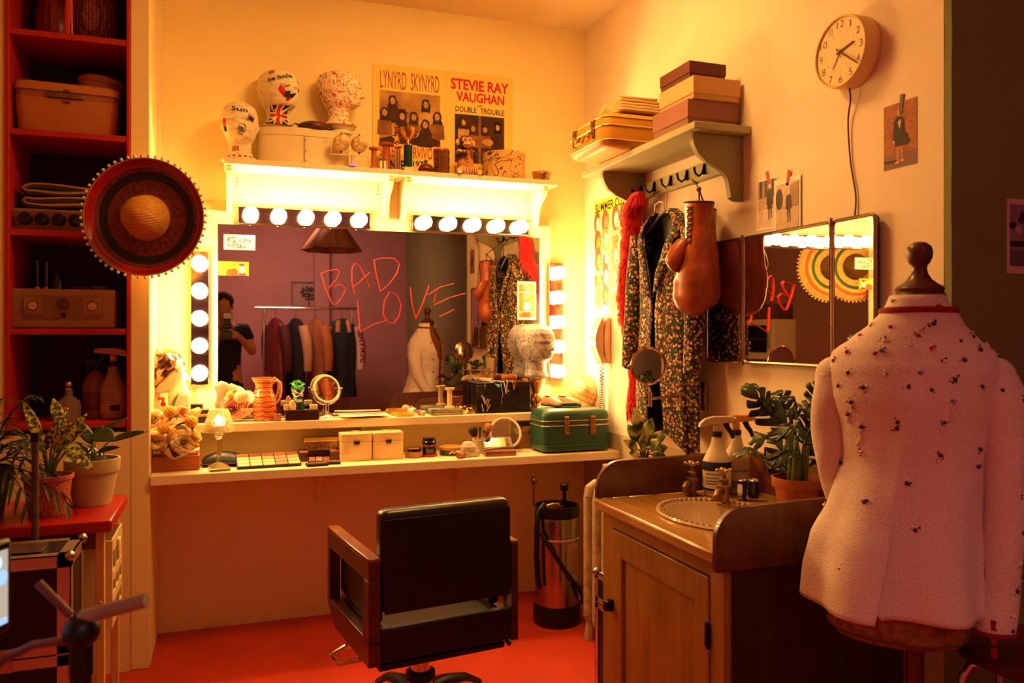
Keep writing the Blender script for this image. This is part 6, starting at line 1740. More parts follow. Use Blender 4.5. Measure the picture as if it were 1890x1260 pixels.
def lab1(lf, m):
    lf(-1.6, 1.6, .018, .112, .0445, 0); lf(-1.6, 1.6, .082, .11, .0448, 1)
    for i, z in enumerate((.072, .06, .05, .042)): lf(-.9, .3 - .2 * (i % 2), z - .0012, z + .0012, .0449, 2)
    lf(-1.6, 1.6, .02, .027, .0448, 2)
def put(o, label_rz): o.rotation_euler = (0, 0, radians(label_rz))
q = atZ(1317, 908, SZ)
t, s = spray('white spray bottle with a navy-banded label on the washstand', Vector((1.468, 2.188, SZ + .0008)), -20, .93, mat('white_bottle', '#e6d6b8', .35), mat('beige_trigger', '#d9c49a', .4), m_bl[1], None, 'spray bottles on the washstand', trig2=m_bl[1])
m = MB()
def lf(a0, a1, z0, z1, rr, mi): m.grid(lambda u, v: (rr * cos(lerp(a0, a1, u)), rr * sin(lerp(a0, a1, u)), lerp(z0, z1, v)), 16, 1, mi)
lab1(lf, m); m.obj('label', m_bl, t, rz=-100, fix=False)
t, s = spray('milky spray bottle with an orange-yellow spray head on the washstand', Vector((1.553, 2.205, SZ + .0008)), -25, .93, mat('milky_plastic', '#e0ccb0', .3, trans=.3), mat('orange_trigger', '#e89a1a', .4), m_bl[1], None, 'spray bottles on the washstand', trig2=m_bl[1])
m = MB(); lf(-1.2, 1.2, .02, .075, .0432, 3); lf(-1.2, 1.2, .045, .075, .0433, 0); lf(-1.2, 1.2, .073, .077, .0434, 2)
m.obj('label', [mat('pale_label', '#c8b8a8', .5), M_INK, mat('grey_label_line', '#6a5a54', .6), mat('clouded_label', '#8a7c74', .5, var=.2, vs=80)], t, rz=-100, fix=False)
# black hand-washing sign on the back board
a = W(1411, 862, .022); b_ = W(1490, 884, .022)
wd = a.y - b_.y; hh = .078
m = MB().prism(rrect(0, wd, 0, hh, .006), -.002, 0, M=rot('X', 90) @ sc(1, 1, -1))
m.text('Employees Must Wash', wd * .06, wd * .95, hh * .62, hh * .82, .0025, 1, .01); m.text('Hands Before', wd * .06, wd * .6, hh * .38, hh * .56, .0025, 1, .01); m.text('Returning To Work', wd * .06, wd * .85, hh * .12, hh * .31, .0025, 1, .01)
m.obj('hand_washing_sign', [M_BLACK, M_PAPER], loc=(RX - .0215, a.y, SZ + .072), rz=-90, label='small black sign with white lettering on the washstand back board, behind the monstera', cat='sign')

# ---- monstera
px_, py_ = 1.558, 1.915
t = thing('potted_monstera', 'monstera with split dark leaves in a terracotta pot on the washstand', 'plant', (px_, py_, SZ + .0008))
MB().lathe([(0, 0), (.05, 0), (.064, .07), (.07, .07), (.072, .074), (.073, .098), (.067, .098), (.064, .08), (0, .08)], 40).obj('pot', M_TERRA, t)
MB().lathe([(0, .081), (.063, .081), (.04, .086), (0, .087)], 24).obj('soil', M_SOIL, t)
m_mon = nramp('monstera_green', [(.35, '#16240e'), (.65, '#2c4a1a')], 10, 2, 0, .35, coat=.2)
m_stm = nramp('monstera_stem', [(.35, '#4a5a24'), (.65, '#7a8a3a')], 18, 2, 0, .5)
def monleaf(mb, base, axis, nrm, L, Wd, lobes=5, droop=.35):
    ax_ = Vector(axis).normalized(); n_ = Vector(nrm); n_ = (n_ - ax_ * n_.dot(ax_)).normalized(); sd = ax_.cross(n_)
    base = Vector(base)
    def P(u, x):
        return base + ax_ * (L * u) + sd * (x * Wd) - n_ * (droop * L * (u ** 2) * .6 + droop * abs(x) * Wd * .7) + n_ * (.02 * sin(u * 9))
    env = lambda u: (sin(pi * min(1, u * .92 + .1)) ** .7) * (1 - .35 * u)
    for sg in (-1, 1):
        for k in range(lobes):
            u0, u1 = k / lobes, (k + .80) / lobes
            def fn(p, q, u0=u0, u1=u1, sg=sg):
                u = lerp(u0, lerp(u0, (k + 1) / lobes, 1), p) if q < .3 else lerp(u0, u1, p)
                uu = u + .16 * q ** 1.5
                tip = 1 - .25 * abs(2 * p - 1) ** 2
                return P(min(1.05, uu), sg * q * env(u) * tip)
            mb.grid(fn, 4, 6)
    mb.tube([P(i / 8, 0) + n_ * .001 for i in range(9)], [.003 * (1 - i / 10) for i in range(9)], 5)
to_cam = Vector((-px_, -py_, EYE - SZ)).normalized()
rt = Vector((.80, -.60, 0))
def LP(x, y, dep=0):            # point of the plant by photo pixel, at the plant's distance (+dep)
    d_ = ray(x, y); tt = (px_ * SY + py_ * CY) + dep
    return Vector((d_.x * tt, d_.y * tt, EYE + d_.z * tt)) - Vector(t.location)
stems = [  # leaf base px, tip px, width, depth offset, facing
    ((1460, 796), (1388, 722), .06, -.05, .7), ((1470, 752), (1385, 700), .035, .02, .2), ((1475, 795), (1400, 800), .06, -.10, .35), ((1480, 845), (1372, 815), .055, -.06, .25),
    ((1490, 770), (1508, 700), .05, .03, .6), ((1498, 790), (1525, 745), .06, -.02, .8), ((1488, 840), (1530, 800), .07, .02, .6), ((1495, 860), (1535, 850), .05, .04, .4), ((1462, 830), (1410, 860), .045, .03, .4), ((1470, 775), (1435, 720), .06, .05, .7), ((1486, 820), (1500, 765), .055, -.07, .6)]
mf = MB(); ms = MB()
for i, (b0, tp, wd_, dep, fc) in enumerate(stems):
    A = LP(*b0, dep * .8); B = LP(*tp, dep * 1.6)
    nrm = (to_cam * fc + Vector((0, 0, 1)) * (1 - fc) + Vector((R.uniform(-.2, .2), R.uniform(-.2, .2), 0)))
    monleaf(mf, A, B - A, nrm, (B - A).length, wd_, 5)
    root = Vector((R.uniform(-.02, .02), R.uniform(-.02, .02), .084))
    mid = root.lerp(A, .5) + Vector((0, 0, .03))
    ms.tube([root, root.lerp(mid, .6) + Vector((0, 0, .012)), mid, A], [.007, .006, .0045, .003], 8)
ms.tube([(0, 0, .083), (.004, 0, .14), (-.002, .004, .2)], [.012, .011, .007], 10)
mf.obj('leaves', m_mon, t, fix=False, solid=.0008)
ms.obj('stems', m_stm, t)

# ---- pine ledge over the radiator and the dumb cane
LZ2 = .70
t = thing('radiator_shelf', 'small honey-wood shelf over the radiator, between counter and washstand', 'shelf', (1.55, 2.65, LZ2))
o_ = -Vector(t.location)
MB().box(1.452, 1.652, 2.31, 2.985, LZ2 - .04, LZ2).obj('shelf_board', wood('orange_pine', '#b8742e', '#d09248', (14, 2, 14), .45, .15), t, loc=o_, bevel=.003)
MB().box(1.46, 1.652, 2.32, 2.345, 0, LZ2 - .0405).obj('side_panel', M_PINE, t, loc=o_)
MB().box(1.628, 1.652, 2.3455, 2.975, LZ2 - .12, LZ2 - .0405).obj('wall_batten', M_PINE, t, loc=o_)
p = Vector((1.50, 2.72, LZ2 + .0008))
t = thing('potted_dumb_cane', 'small variegated dumb cane on the wooden shelf beside the washstand', 'plant', p)
MB().lathe([(0, 0), (.03, 0), (.038, .05), (.041, .05), (.041, .062), (.036, .062), (.034, .05), (0, .05)], 28).obj('pot', M_TERRA, t)
m_var = nramp('dumb_cane_leaf', [(.4, '#26401a'), (.5, '#7a8a3a'), (.6, '#c8c070')], 22, 3, .5, .4)
m = MB(); ms = MB()
for i, (dx, dz, dep, w_) in enumerate(((-.085, .045, -.02, .017), (-.06, .1, 0, .018), (-.03, .155, .01, .019), (.03, .12, 0, .021), (.07, .075, -.02, .022), (.085, .02, 0, .02), (-.02, .07, -.05, .02), (.03, .05, -.06, .02), (-.07, .0, -.03, .017), (.0, .11, .04, .018), (.06, -.01, -.04, .016), (-.035, .02, -.06, .018))):
    tip = Vector((dx * .9, -dx * .3 + dep, .07 + dz)); b0 = Vector((dx * .35, -dx * .1 + dep * .4, .075 + max(0, dz) * .45))
    leafblade(m, b0, tip * 1.12, w_ * 1.3, 0, .18, .25, face=(-.5, -.7, .5))
    ms.tube([(dx * .1, dep * .1, .05), b0.lerp(Vector((0, 0, .05)), .4) + Vector((0, 0, .01)), b0], .0028, 6)
m.obj('leaves', m_var, t, fix=False, solid=.0006); ms.obj('stems', m_stm, t)

# ---- radiator
t = thing('radiator', 'old cream column radiator under the wooden shelf, right of the steel keg', 'radiator', (1.425, 2.65, 0))
m_rad = mat('chipped_cream_paint', '#b09a78', .5, var=.25, vs=30, bump=.3, bs=50)
for i in range(8):
    y = .30 - i * .082
    m = MB()
    for x in (-.05, .05):
        m.tube([(x, y, .10), (x, y, .575)], .021, 10)
    m.tube([(-.05, y, .575), (-.045, y, .61), (-.02, y, .625), (.02, y, .625), (.045, y, .61), (.05, y, .575)], .021, 10).tube([(-.05, y, .10), (-.04, y, .07), (.04, y, .07), (.05, y, .10)], .021, 10)
    if i in (0, 7): m.tube([(-.045, y, .075), (-.05, y, .001)], [.016, .02], 10).tube([(.045, y, .075), (.05, y, .001)], [.016, .02], 10)
    m.obj('section', m_rad, t)
m = MB().tube([(0, .33, .1), (0, -.30, .1)], .014, 8).tube([(0, .33, .6), (0, -.30, .6)], .012, 8)
m.tube([(0, .33, .1), (-.03, .36, .1), (-.03, .36, .0)], .012, 8).ball((-.03, .36, .1), .022)
m.obj('pipe', mat('old_copper', '#7a4a2a', .4, metal=.6), t)

# ---- keg
q = Vector((1.335, 3.185, 0))
t = thing('steel_keg', 'steel drinks keg with a black rubber top and hose standing under the counter', 'keg', q)
rk = .094
MB().lathe([(0, .07), (rk, .07), (rk, .44), (rk * .98, .455), (rk * .85, .475), (.03, .49), (0, .49)], 48).obj('keg_body', mat('keg_steel', '#a89484', .22, metal=1, var=.08, vs=12), t, sharp=60)
m = MB().lathe([(rk * .6, .0), (rk * 1.06, 0), (rk * 1.09, .015), (rk * 1.09, .07), (rk * 1.02, .085), (rk * .6, .085)], 40)
m.obj('rubber_foot', M_BLACK, t)
MB().lathe([(rk * 1.02, .455), (rk * 1.03, .465), (rk * 1.0, .502), (rk * .93, .502), (rk * .95, .46)], 40).obj('rubber_ring', M_BLACK, t)
MB().lathe([(rk + .0008, .36), (rk + .0018, .362), (rk + .0018, .368), (rk + .0008, .37)], 40).obj('weld_band', mat('tan_band', '#c09a78', .5), t)
m = MB(); m.grid(lambda u, v: ((rk + .0012) * cos(lerp(-1.5, -.75, u)), (rk + .0012) * sin(lerp(-1.5, -.75, u)), lerp(.185, .352, v)), 12, 4)
m.grid(lambda u, v: ((rk + .0016) * cos(lerp(-1.42, -1.25, u)), (rk + .0016) * sin(lerp(-1.42, -1.25, u)), lerp(.195, .205, v)), 4, 1, 1)
for i in range(9): m.grid(lambda u, v: ((rk + .0016) * cos(lerp(-1.44, -.8 - .06 * (i % 3), u)), (rk + .0016) * sin(lerp(-1.44, -.8 - .06 * (i % 3), u)), lerp(.225 + i * .013, .229 + i * .013, v)), 6, 1, 2)
m.obj('label', [mat('tan_keg_label', '#b08a68', .6), M_INK, mat('label_brown_line', '#8a6448', .6)], t, fix=False)
m = MB().tube([(-.05, -.01, .49), (-.07, -.02, .51), (-.1, -.035, .485), (-.108, -.04, .42), (-.112, -.045, .3), (-.108, -.05, .2), (-.1, -.055, .17)], .0115, 10)
m.tube([(-.095, -.05, .40), (-.06, -.088, .33), (.0, -.106, .235), (.06, -.095, .16), (.104, -.05, .10), (.112, -.01, .075)], .0095, 10)
m.obj('hose', M_BLACK, t)
m = MB().cyl(.008, .488, .56, 12, M=tr(.035, .0, 0)).lathe([(0, .56), (.016, .56), (.018, .565), (.018, .585), (.012, .59), (0, .59)], 20, M=tr(.035, 0, 0)).cyl(.012, .485, .51, 12, M=tr(-.045, -.005, 0))
m.obj('tap_fitting', M_BLACK, t)
MB().tube([(-.06, -.02, .5), (-.03, -.03, .51), (.0, -.02, .505)], .008, 10).cyl(.014, .485, .5, 14, M=tr(0, -.03, 0)).obj('brass_fitting', M_BRASS, t)
MB().cyl(.004, .49, .585, 8, M=tr(-.088, .05, 0)).ball((-.088, .05, .6), .014).ball((-.088, .05, .622), .008).ball((-.088, .05, .575), (.01, .01, .006)).obj('valve_rod', M_OLDBRASS, t)

# ---- small flight case beside the washstand
t = thing('flight_case', 'small black aluminium-edged flight case standing between radiator and washstand', 'case', (1.22, 2.42, 0))
m_alu = mat('aluminium_edge', '#c8b8a0', .3, metal=.8, var=.08)
def flight(t, w, d_, h_, wheels=True, hb=.22, band=.018):
    MB().box(-w, w, -d_, d_, 0.004, h_ - hb - .002).box(-w, w, -d_, d_, h_ - hb + .002, h_).obj('case_panel', M_BLACK, t)
    m = MB(); e = .003
    for z0, z1 in ((0.004, band), (h_ - band, h_ + e), (h_ - hb - band, h_ - hb - .002), (h_ - hb + .002, h_ - hb + band)):
        for sg in (-1, 1):
            m.box(-w - e, w + e, sg * d_ - (e if sg < 0 else -.0), sg * d_ + (e if sg > 0 else .0), z0, z1)
            m.box(sg * w - (e if sg < 0 else 0), sg * w + (e if sg > 0 else 0), -d_ - e, d_ + e, z0, z1)
    for sx_ in (-1, 1):
        for sy_ in (-1, 1):
            m.box(min(sx_ * (w + e), sx_ * (w - band)), max(sx_ * (w + e), sx_ * (w - band)), min(sy_ * (d_ + e), sy_ * d_), max(sy_ * (d_ + e), sy_ * d_), 0.004, h_)
            m.box(min(sx_ * (w + e), sx_ * w), max(sx_ * (w + e), sx_ * w), min(sy_ * (d_ + e), sy_ * (d_ - band)), max(sy_ * (d_ + e), sy_ * (d_ - band)), 0.004, h_)
    for sg in (-1, 1):
        m.box(-w - e, w + e, min(sg * (d_ + e), sg * (d_ - band)), max(sg * (d_ + e), sg * (d_ - band)), h_, h_ + e)
        m.box(min(sg * (w + e), sg * (w - band)), max(sg * (w + e), sg * (w - band)), -d_, d_, h_, h_ + e)
    m.obj('edge_trim', m_alu, t)
    m = MB()
    for sx_ in (-1, 1):
        for sy_ in (-1, 1): m.ball((sx_ * w, sy_ * d_, h_ - .001), .014, nu=12, nv=8).ball((sx_ * w, sy_ * d_, .016), .014, nu=12, nv=8)
    m.obj('corner_ball', M_STEEL, t)
    m = MB()
    for x in (-w * .45, w * .45):
        m.box(x - .02, x + .02, -d_ - .012, -d_ - .0035, h_ - hb - .03, h_ - hb + .03)
    m.box(w + .0035, w + .012, -.02, .02, h_ - hb - .03, h_ - hb + .03)
    m.obj('butterfly_latch', M_STEEL, t, bevel=.002)
flight(t, .085, .06, .43, hb=.10)
t.location = (1.262, 2.405, 0)
# ================================================================ in the red bookcase
def Bk(x, i, Y=3.38): p = atY(x, 300, Y); return Vector((p.x, Y, SHZ[i] + .001))
m_weave = cells('woven_rush', [(.0, '#c8703a'), (.35, '#8a3a1c'), (.6, '#3a140a')], 85, .7, sx=(1, 1, 2.2), bump=.5, rnd=.25)
t = thing('woven_basket', 'round woven basket on the topmost red shelf', 'basket', Bk(173, 4, 3.40))
MB().lathe([(0, 0), (.055, 0), (.066, .01), (.08, .06), (.084, .11), (.078, .17), (.066, .21), (.062, .21), (.073, .165), (.078, .11), (.05, .01), (0, .008)], 40, wob=lambda a, z: 1 + .012 * sin(24 * a)).obj('basket_body', m_weave, t)
t = thing('red_vase', 'tall red ribbed vase left of the woven basket, top of the bookcase', 'vase', Bk(100, 4, 3.42))
MB().lathe([(0, 0), (.045, 0), (.06, .04), (.062, .1), (.05, .17), (.03, .22), (.034, .26), (.028, .26), (.02, .2), (0, .02)], 32, wob=lambda a, z: 1 + .03 * cos(16 * a)).obj('vase_body', mat('red_lacquer', '#7a1410', .3), t)
t = thing('tassel', 'bright red silk tassel hanging over the topmost red shelf', 'tassel', Bk(127, 4, 3.30))
m = MB().ball((0, 0, .2), (.012, .01, .014)).tube([(0, 0, .21), (.002, .0, .26)], .003, 6)
for i in range(16):
    a = 2 * pi * i / 16; m.tube([(.007 * cos(a), .005 * sin(a), .195), (.011 * cos(a), .008 * sin(a), .12), (.012 * cos(a) + R.uniform(-.004, .004), .009 * sin(a), .012)], .0024, 5)
m.obj('strands', mat('scarlet_silk', '#d41a1e', .5, sheen=.3), t)
# tan train case
m_tanc = mat('tan_case_leather', '#b87038', .55, var=.08, bump=.1, bs=200)
t = thing('train_case', 'tan hard-sided vanity case in the bookcase, under the round hat box', 'case', Bk(131, 3, 3.375), 3)
w, d_ = .168, .115
def slab3(mb, prof, r=.03):
    oo = rrect(-w, w, -d_, d_, r, 5)
    mb.loft([[(x * (w - i) / w, y * (d_ - i) / d_, z) for x, y in oo] for i, z in prof])
m = MB(); slab3(m, [(.014, 0), (.010, .01), (.002, .115), (.0, .122)]); m.obj('case_body', m_tanc, t, sharp=50)
m = MB(); slab3(m, [(.003, .1225), (.003, .147)]); m.obj('case_band', mat('tan_band_dark', '#9a5a2c', .5), t, sharp=50)
m = MB(); slab3(m, [(-.002, .1475), (-.002, .165), (.003, .176), (.014, .182), (.05, .184)]); m.obj('case_lid', m_tanc, t, sharp=50)
m = MB().box(-.062, .055, -d_ - .008, -d_ + .002, .124, .142).box(-.012, .012, -d_ - .004, -d_ + .002, .148, .156).box(-.012, .012, -d_ - .004, -d_ + .002, .108, .118)
m.obj('latch', M_OLDBRASS, t, bevel=.002)
MB().tube([(-.06, -.02, .184), (-.045, -.02, .194), (.02, -.02, .194), (.035, -.02, .184)], .005, 8, flat=1.6).obj('carry_handle', mat('pale_handle', '#d9b080', .4), t)
p = Vector((Bk(182, 3).x, 3.42, SHZ[3] + .1865))
t = thing('hat_box', 'round tan hat box tilted on top of the tan case in the bookcase', 'box', p)
T = tr(-.0, 0, .008) @ rot('Y', 5)
MB(T).cyl(.075, 0, .03, 40).obj('box_body', m_tanc, t, bevel=.002)
MB(T).lathe([(0, .03), (.078, .03), (.078, .048), (.07, .055), (0, .058)], 40).obj('box_lid', m_tanc, t)
t = thing('leather_strap', 'thin dark strap curled over the left end of the tan case', 'strap', Vector((Bk(60, 3).x, 3.33, SHZ[3] + .1865)))
MB().tube([(-.03, 0, -.02 + .024), (-.02, .005, .012), (.0, .01, .016), (.025, .015, .012), (.05, .02, .006), (.062, .022, .003)], .003, 6, flat=1.8).obj('strap_band', mat('dark_strap', '#3a1a10', .5), t)
# amplifier and blanket
t = thing('radio_unit', 'tan radio unit with four black dials in the bookcase, under the folded blanket', 'radio', Bk(97, 2, 3.36))
MB().box(-.125, .125, -.09, .09, 0, .078).obj('case_body', mat('tan_metal', '#9a6a40', .45, var=.08), t, bevel=.002)
MB().box(-.12, .12, -.093, -.0905, .008, .07).obj('front_panel', mat('tan_panel', '#7a5030', .4), t)
for i in range(4):
    T = tr(-.068 + i * .053, -.0935, .042) @ rot('X', 90)
    MB(T).lathe([(0, 0), (.0235, 0), (.0235, .004), (.02, .006), (.017, .018), (0, .019)], 28, wob=lambda a, z: 1 + (.02 * cos(20 * a) if z > .005 else 0)).obj('dial', m_blk, t)
for i, c in enumerate((.064, .044, .024)): MB().ball((-.107, -.095, c), (.006, .004, .006)).obj('pilot_lamp', mat('red_pilot', '#8a1a14', .3) if i == 0 else M_BLACK, t)
t = thing('folded_blanket', 'green blanket with tan edging folded on the radio unit', 'blanket', Vector((Bk(112, 2).x, 3.36, SHZ[2] + .080)))
m_bk = mat('olive_blanket', '#4a4a26', .9, var=.2, vs=20, bump=.3, bs=200); m_be = mat('tan_edging', '#b08040', .8)
m = MB(); me2 = MB()
for k in range(2):
    z0 = .002 + k * .046
    def pt(s_, off=0):      # one C-shaped fold seen from the front: s along the cloth
        L0 = .235
        if s_ < .45: return Vector((lerp(.13, -.08, s_ / .45), 0, z0 + .013 + .003 * sin(s_ * 14 + k)))
        if s_ < .55: a = pi * (s_ - .45) / .1; return Vector((-.08 - (.022 + .004 * k) * sin(a), 0, z0 + .013 + .0115 - .0115 * cos(a)))
        return Vector((lerp(-.08, .125, (s_ - .55) / .45), 0, z0 + .036 + .005 * sin(s_ * 9 + k * 2)))
    m.grid(lambda u, v: pt(u) + Vector((0, lerp(-.075 + .006 * k, .08, v), .003 * sin(v * 9 + u * 6))), 40, 8)
    me2.tube([pt(i / 30) + Vector((0, -.077 + .006 * k, .003)) for i in range(31)], .004, 6)
m.obj('cloth', m_bk, t, solid=.019, fix=False); me2.obj('edging', m_be, t)
# beige appliance with dials
t = thing('dial_unit', 'beige box-shaped unit with two round dials and a centre knob, fourth red shelf down', 'appliance', Bk(126, 1, 3.36))
m_bei = mat('beige_enamel', '#a07850', .5, var=.06)
MB().box(-.168, .168, -.09, .1, 0, .142).obj('case_body', m_bei, t, bevel=.008, seg=3)
MB().box(-.128, .128, -.094, -.0905, .035, .118).obj('front_panel', mat('beige_panel', '#8a6440', .5), t, bevel=.002)
for x in (-.095, .095):
    T = tr(x, -.0945, .08) @ rot('X', 90)
    MB(T).prism(rrect(-.03, .03, -.032, .032, .006), 0, .003).lathe([(.019, .003), (.027, .003), (.027, .009), (.019, .009)], 32).obj('dial_plate', m_bei, t)
    MB(T).lathe([(0, .003), (.017, .003), (.015, .012), (0, .013)], 24).obj('dial', mat('cream_dial', '#c8a078', .4), t)
T = tr(.0, -.0945, .088) @ rot('X', 90)
MB(T).lathe([(0, 0), (.019, 0), (.019, .006), (.015, .016), (0, .018)], 28).box(-.002, .002, -.014, .014, .018, .022).obj('centre_knob', mat('brown_knob', '#6a4a30', .35, metal=.3), t)
MB(tr(0, -.0945, .048) @ rot('X', 90)).lathe([(0, 0), (.008, 0), (.007, .007), (0, .008)], 16).obj('small_knob', M_BLACK, t)
zt = SHZ[1] + .144
for x, r, h_, lab in ((66, .011, .11, 'dark tall tube at the left on the beige unit'), (83, .011, .105, 'second dark tall tube from the left on the beige unit')):
    t = thing('lipstick_tube', lab, 'tube', Vector((Bk(x, 1).x, 3.40, zt)), 0, 'things on the beige unit')
    MB().cyl(r, 0, h_, 20).obj('tube_body', m_blk, t, bevel=.001); MB().cyl(r + .0006, .002, .012, 20).obj('gold_band', M_GOLD, t)
t = thing('dark_bottle', 'dark glass bell-shaped bottle on the beige unit', 'bottle', Vector((Bk(104, 1).x, 3.40, zt)))
MB().lathe([(0, 0), (.026, 0), (.026, .02), (.02, .07), (.016, .075), (0, .076)], 24).obj('bottle_body', mat('smoky_glass', '#2a1c16', .1, trans=.3, var=0), t)
t = thing('hairbrush', 'small dark hairbrush lying at the right on the beige unit', 'hairbrush', Vector((Bk(185, 1).x, 3.38, zt)))
MB().prism(rrect(-.03, .03, -.018, .018, .016), 0, .018).tube([(-.03, 0, .008), (-.09, -.01, .007)], .006, 8).obj('brush_body', M_DARKWOOD, t, bevel=.003)
# bottom shelf: bottles
t, s = spray('spray bottle with a pale head and printed label, bottom red shelf', Bk(209, 0, 3.36), 178, .98, mat('tan_plastic', '#b08058', .4), mat('peach_trigger', '#d99a78', .4), M_BLACK, None, 'bottles on the bottom shelf', trig2=M_BLACK)
m = MB(); lf(-1.5, 1.5, .02, .105, .0446, 0); lf(-.1, .7, .03, .052, .045, 1)
for i in range(5): lf(-1.2, .2 + .1 * (i % 2), .06 + i * .009, .0625 + i * .009, .045, 2)
m.obj('label', [mat('tan_bottle_label', '#c09068', .6), mat('dark_label_square', '#4a2418', .6), mat('label_brown', '#7a4a34', .6)], t, rz=-270, fix=False)
t = thing('trigger_bottle', 'tan bottle with a black trigger head behind the printed spray bottle', 'bottle', Bk(177, 0, 3.43))
MB().lathe([(0, 0), (.043, 0), (.045, .006), (.045, .12), (.04, .145), (.025, .165), (.017, .175), (0, .175)], 32).obj('bottle_body', mat('tan_plastic_dark', '#a0683c', .4), t)
MB().cyl(.018, .1755, .195, 16).box(-.035, .02, -.011, .011, .195, .222).tube([(-.02, 0, .195), (-.03, 0, .17), (-.025, 0, .15)], .007, 8).obj('trigger_head', M_BLACK, t, bevel=.002)
m = MB(); lf(-1.5, 1.5, .03, .10, .0456, 0)
m.obj('label', [mat('rust_label', '#8a4a2a', .6, var=.3, vs=60)], t, rz=-90, fix=False)
t = thing('glass_decanter', 'cut-glass decanter with a silver stopper on the bottom red shelf', 'bottle', Bk(127, 0, 3.33))
MB().lathe([(0, 0), (.038, 0), (.04, .008), (.04, .055), (.036, .07), (.02, .085), (.013, .09), (.013, .11), (0, .11)], 8).obj('bottle_body', mat('cut_glass', '#c8a898', .06, trans=.6, var=.1), t, sharp=15)
MB().cyl(.014, .1105, .118, 16).ball((0, 0, .132), (.014, .014, .014), nu=14, nv=10).obj('stopper', M_CHROME, t)
MB().ball((-.005, -.042, .04), (.014, .004, .012)).obj('medallion', M_GOLD, t)

# ================================================================ sombrero on the pier
p = atY(271, 402, 3.13)
t = thing('sombrero', 'large red and black banded sombrero with white pompoms hung on the pier edge', 'hat', p, -16)
Rb = 107 * mpp(p)
front = [(0, -.112), (.010, -.108), (.02, -.104), (.045, -.09), (.068, -.06), (.078, -.02), (.082, -.004), (.09, .0), (.125, .004), (.16, .002), (.185, -.008), (Rb - .004, -.026), (Rb, -.030)]
def ringed(prof, off): return [(r, z + off) for r, z in prof]
T = rot('X', -90)      # local z of the lathe -> +y (away from the viewer)
m_crown = stripes('golden_straw', [(.3, '#c07a24'), (.7, '#e8b04a')], 60, 'Z', .45, bump=.6)
def band(i0, i1, mt, nm):
    MB(T).lathe(front[i0:i1 + 1], 72).obj(nm, mt, t, sharp=0, fix=False)
front2 = []
for a, b_ in zip(front, front[1:]): front2.append(a)
front = front2 + [front[-1]]
band(0, 6, m_crown, 'crown')
def seg(r0, r1, mt, nm, dz=0):
    def z(r): return interp([(a, b_) for a, b_ in front[6:]], r)[0]
    k = 6
    pr = [(lerp(r0, r1, i / k), z(lerp(r0, r1, i / k)) + dz) for i in range(k + 1)]
    MB(T).lathe(pr, 72).obj(nm, mt, t, sharp=0, fix=False)
m_brn = nramp('brown_brim_straw', [(.4, '#5a1c0c'), (.6, '#7a3014')], 60, 3, 0, .5, .3)
seg(.082, .137, m_brn, 'brim_inner'); seg(.137, .166, nramp('black_band', [(.4, '#0c0a08'), (.6, '#1a1612')], 60, 3, 0, .5, .2), 'brim_black_band')
seg(.166, .180, m_brn, 'brim_middle'); seg(.180, Rb, mat('red_lacquered_brim', '#a81414', .25, var=.12, vs=10, coat=.4), 'brim_red_band')
m_str = nramp('yellow_straw', [(.4, '#c8a040'), (.6, '#e4c468')], 70, 3, 0, .6, .3)
back = lambda r0, r1, mt, nm: seg(r0, r1, mt, nm, .006)
back(.082, .12, m_str, 'underside_inner'); back(.12, .14, mat('green_stripe', '#2a5a34', .6), 'underside_green_band'); back(.14, .16, m_str, 'underside_middle'); back(.16, .18, mat('orange_stripe', '#d9602a', .6), 'underside_orange_band'); back(.18, Rb, m_str, 'underside_edge')
MB(T).lathe([(r * .97, z + .006) for r, z in front[:7]], 40).obj('crown_lining', mat('brown_lining', '#7a5a2a', .7), t, sharp=0, fix=False)
m = MB().tube([(Rb * cos(a), -.028, Rb * sin(a)) for a in [2 * pi * i / 72 for i in range(72)]], .0028, 6, closed=True)
m.obj('rim_braid', mat('tan_braid', '#b08040', .7), t)
m = MB()
for i in range(56):
    a = 2 * pi * i / 56 + .03; m.ball(((Rb + .008) * cos(a), -.03 + R.uniform(-.002, .002), (Rb + .008) * sin(a)), .0056, nu=10, nv=8)
m.obj('pompoms', mat('cream_pompom', '#e8d8b4', .9), t)
m = MB().cyl(.004, .0, PY_ - 3.13 + .01, 8, M=rot('X', -90)); m.obj('wall_peg', M_STEEL, t)

# ================================================================ side table, plants, flight case at far left
TZ = .68
t = thing('side_table', 'red-topped side table with cream legs crowded with pot plants at far left', 'table', (-.66, 2.85, 0))
MB().box(-.36, .335, -.205, .205, TZ - .035, TZ).obj('tabletop', mat('glossy_red_top', '#a01414', .3, var=.08), t, bevel=.006, seg=3)
for x, y in ((.30, -.165), (.30, .165), (-.32, -.165), (-.32, .165)):
    m = MB().box(x - .012, x + .012, y - .012, y + .012, 0, TZ - .0355)
    if y < 0 and x > 0: m.ball((x + .002, y - .012, .43), .005)
    m.obj('leg', mat('cream_leg_paint', '#d9a860', .5, var=.08), t, bevel=.002)
for y in (-.172, .158): MB().box(-.307, .287, y, y + .014, TZ - .09, TZ - .0355).obj('apron', mat('brown_apron', '#6a3a1c', .5), t)
MB().box(-.298, .278, -.14, .14, .30, .325).obj('lower_shelf', M_RED, t)
t = thing('plastic_crate', 'pale vented plastic crate with a clip, under the right end of the red table', 'crate', (-.405, 2.87, .3255))
m_pc = mat('pale_plastic', '#d9c490', .4)
m = MB().box(-.11, .07, -.125, .125, 0, .006).box(-.11, .07, .119, .125, .006, .27).box(-.11, .07, -.125, -.119, .006, .27).box(-.11, -.104, -.119, .119, .006, .27)
for z0, z1 in ((.006, .03), (.07, .1), (.14, .17), (.23, .27)): m.box(.064, .07, -.119, .119, z0, z1)
for y in (-.119, -.04, .04, .111): m.box(.064, .07, y, y + .008, .006, .27)
m.obj('crate_body', m_pc, t, bevel=.001)
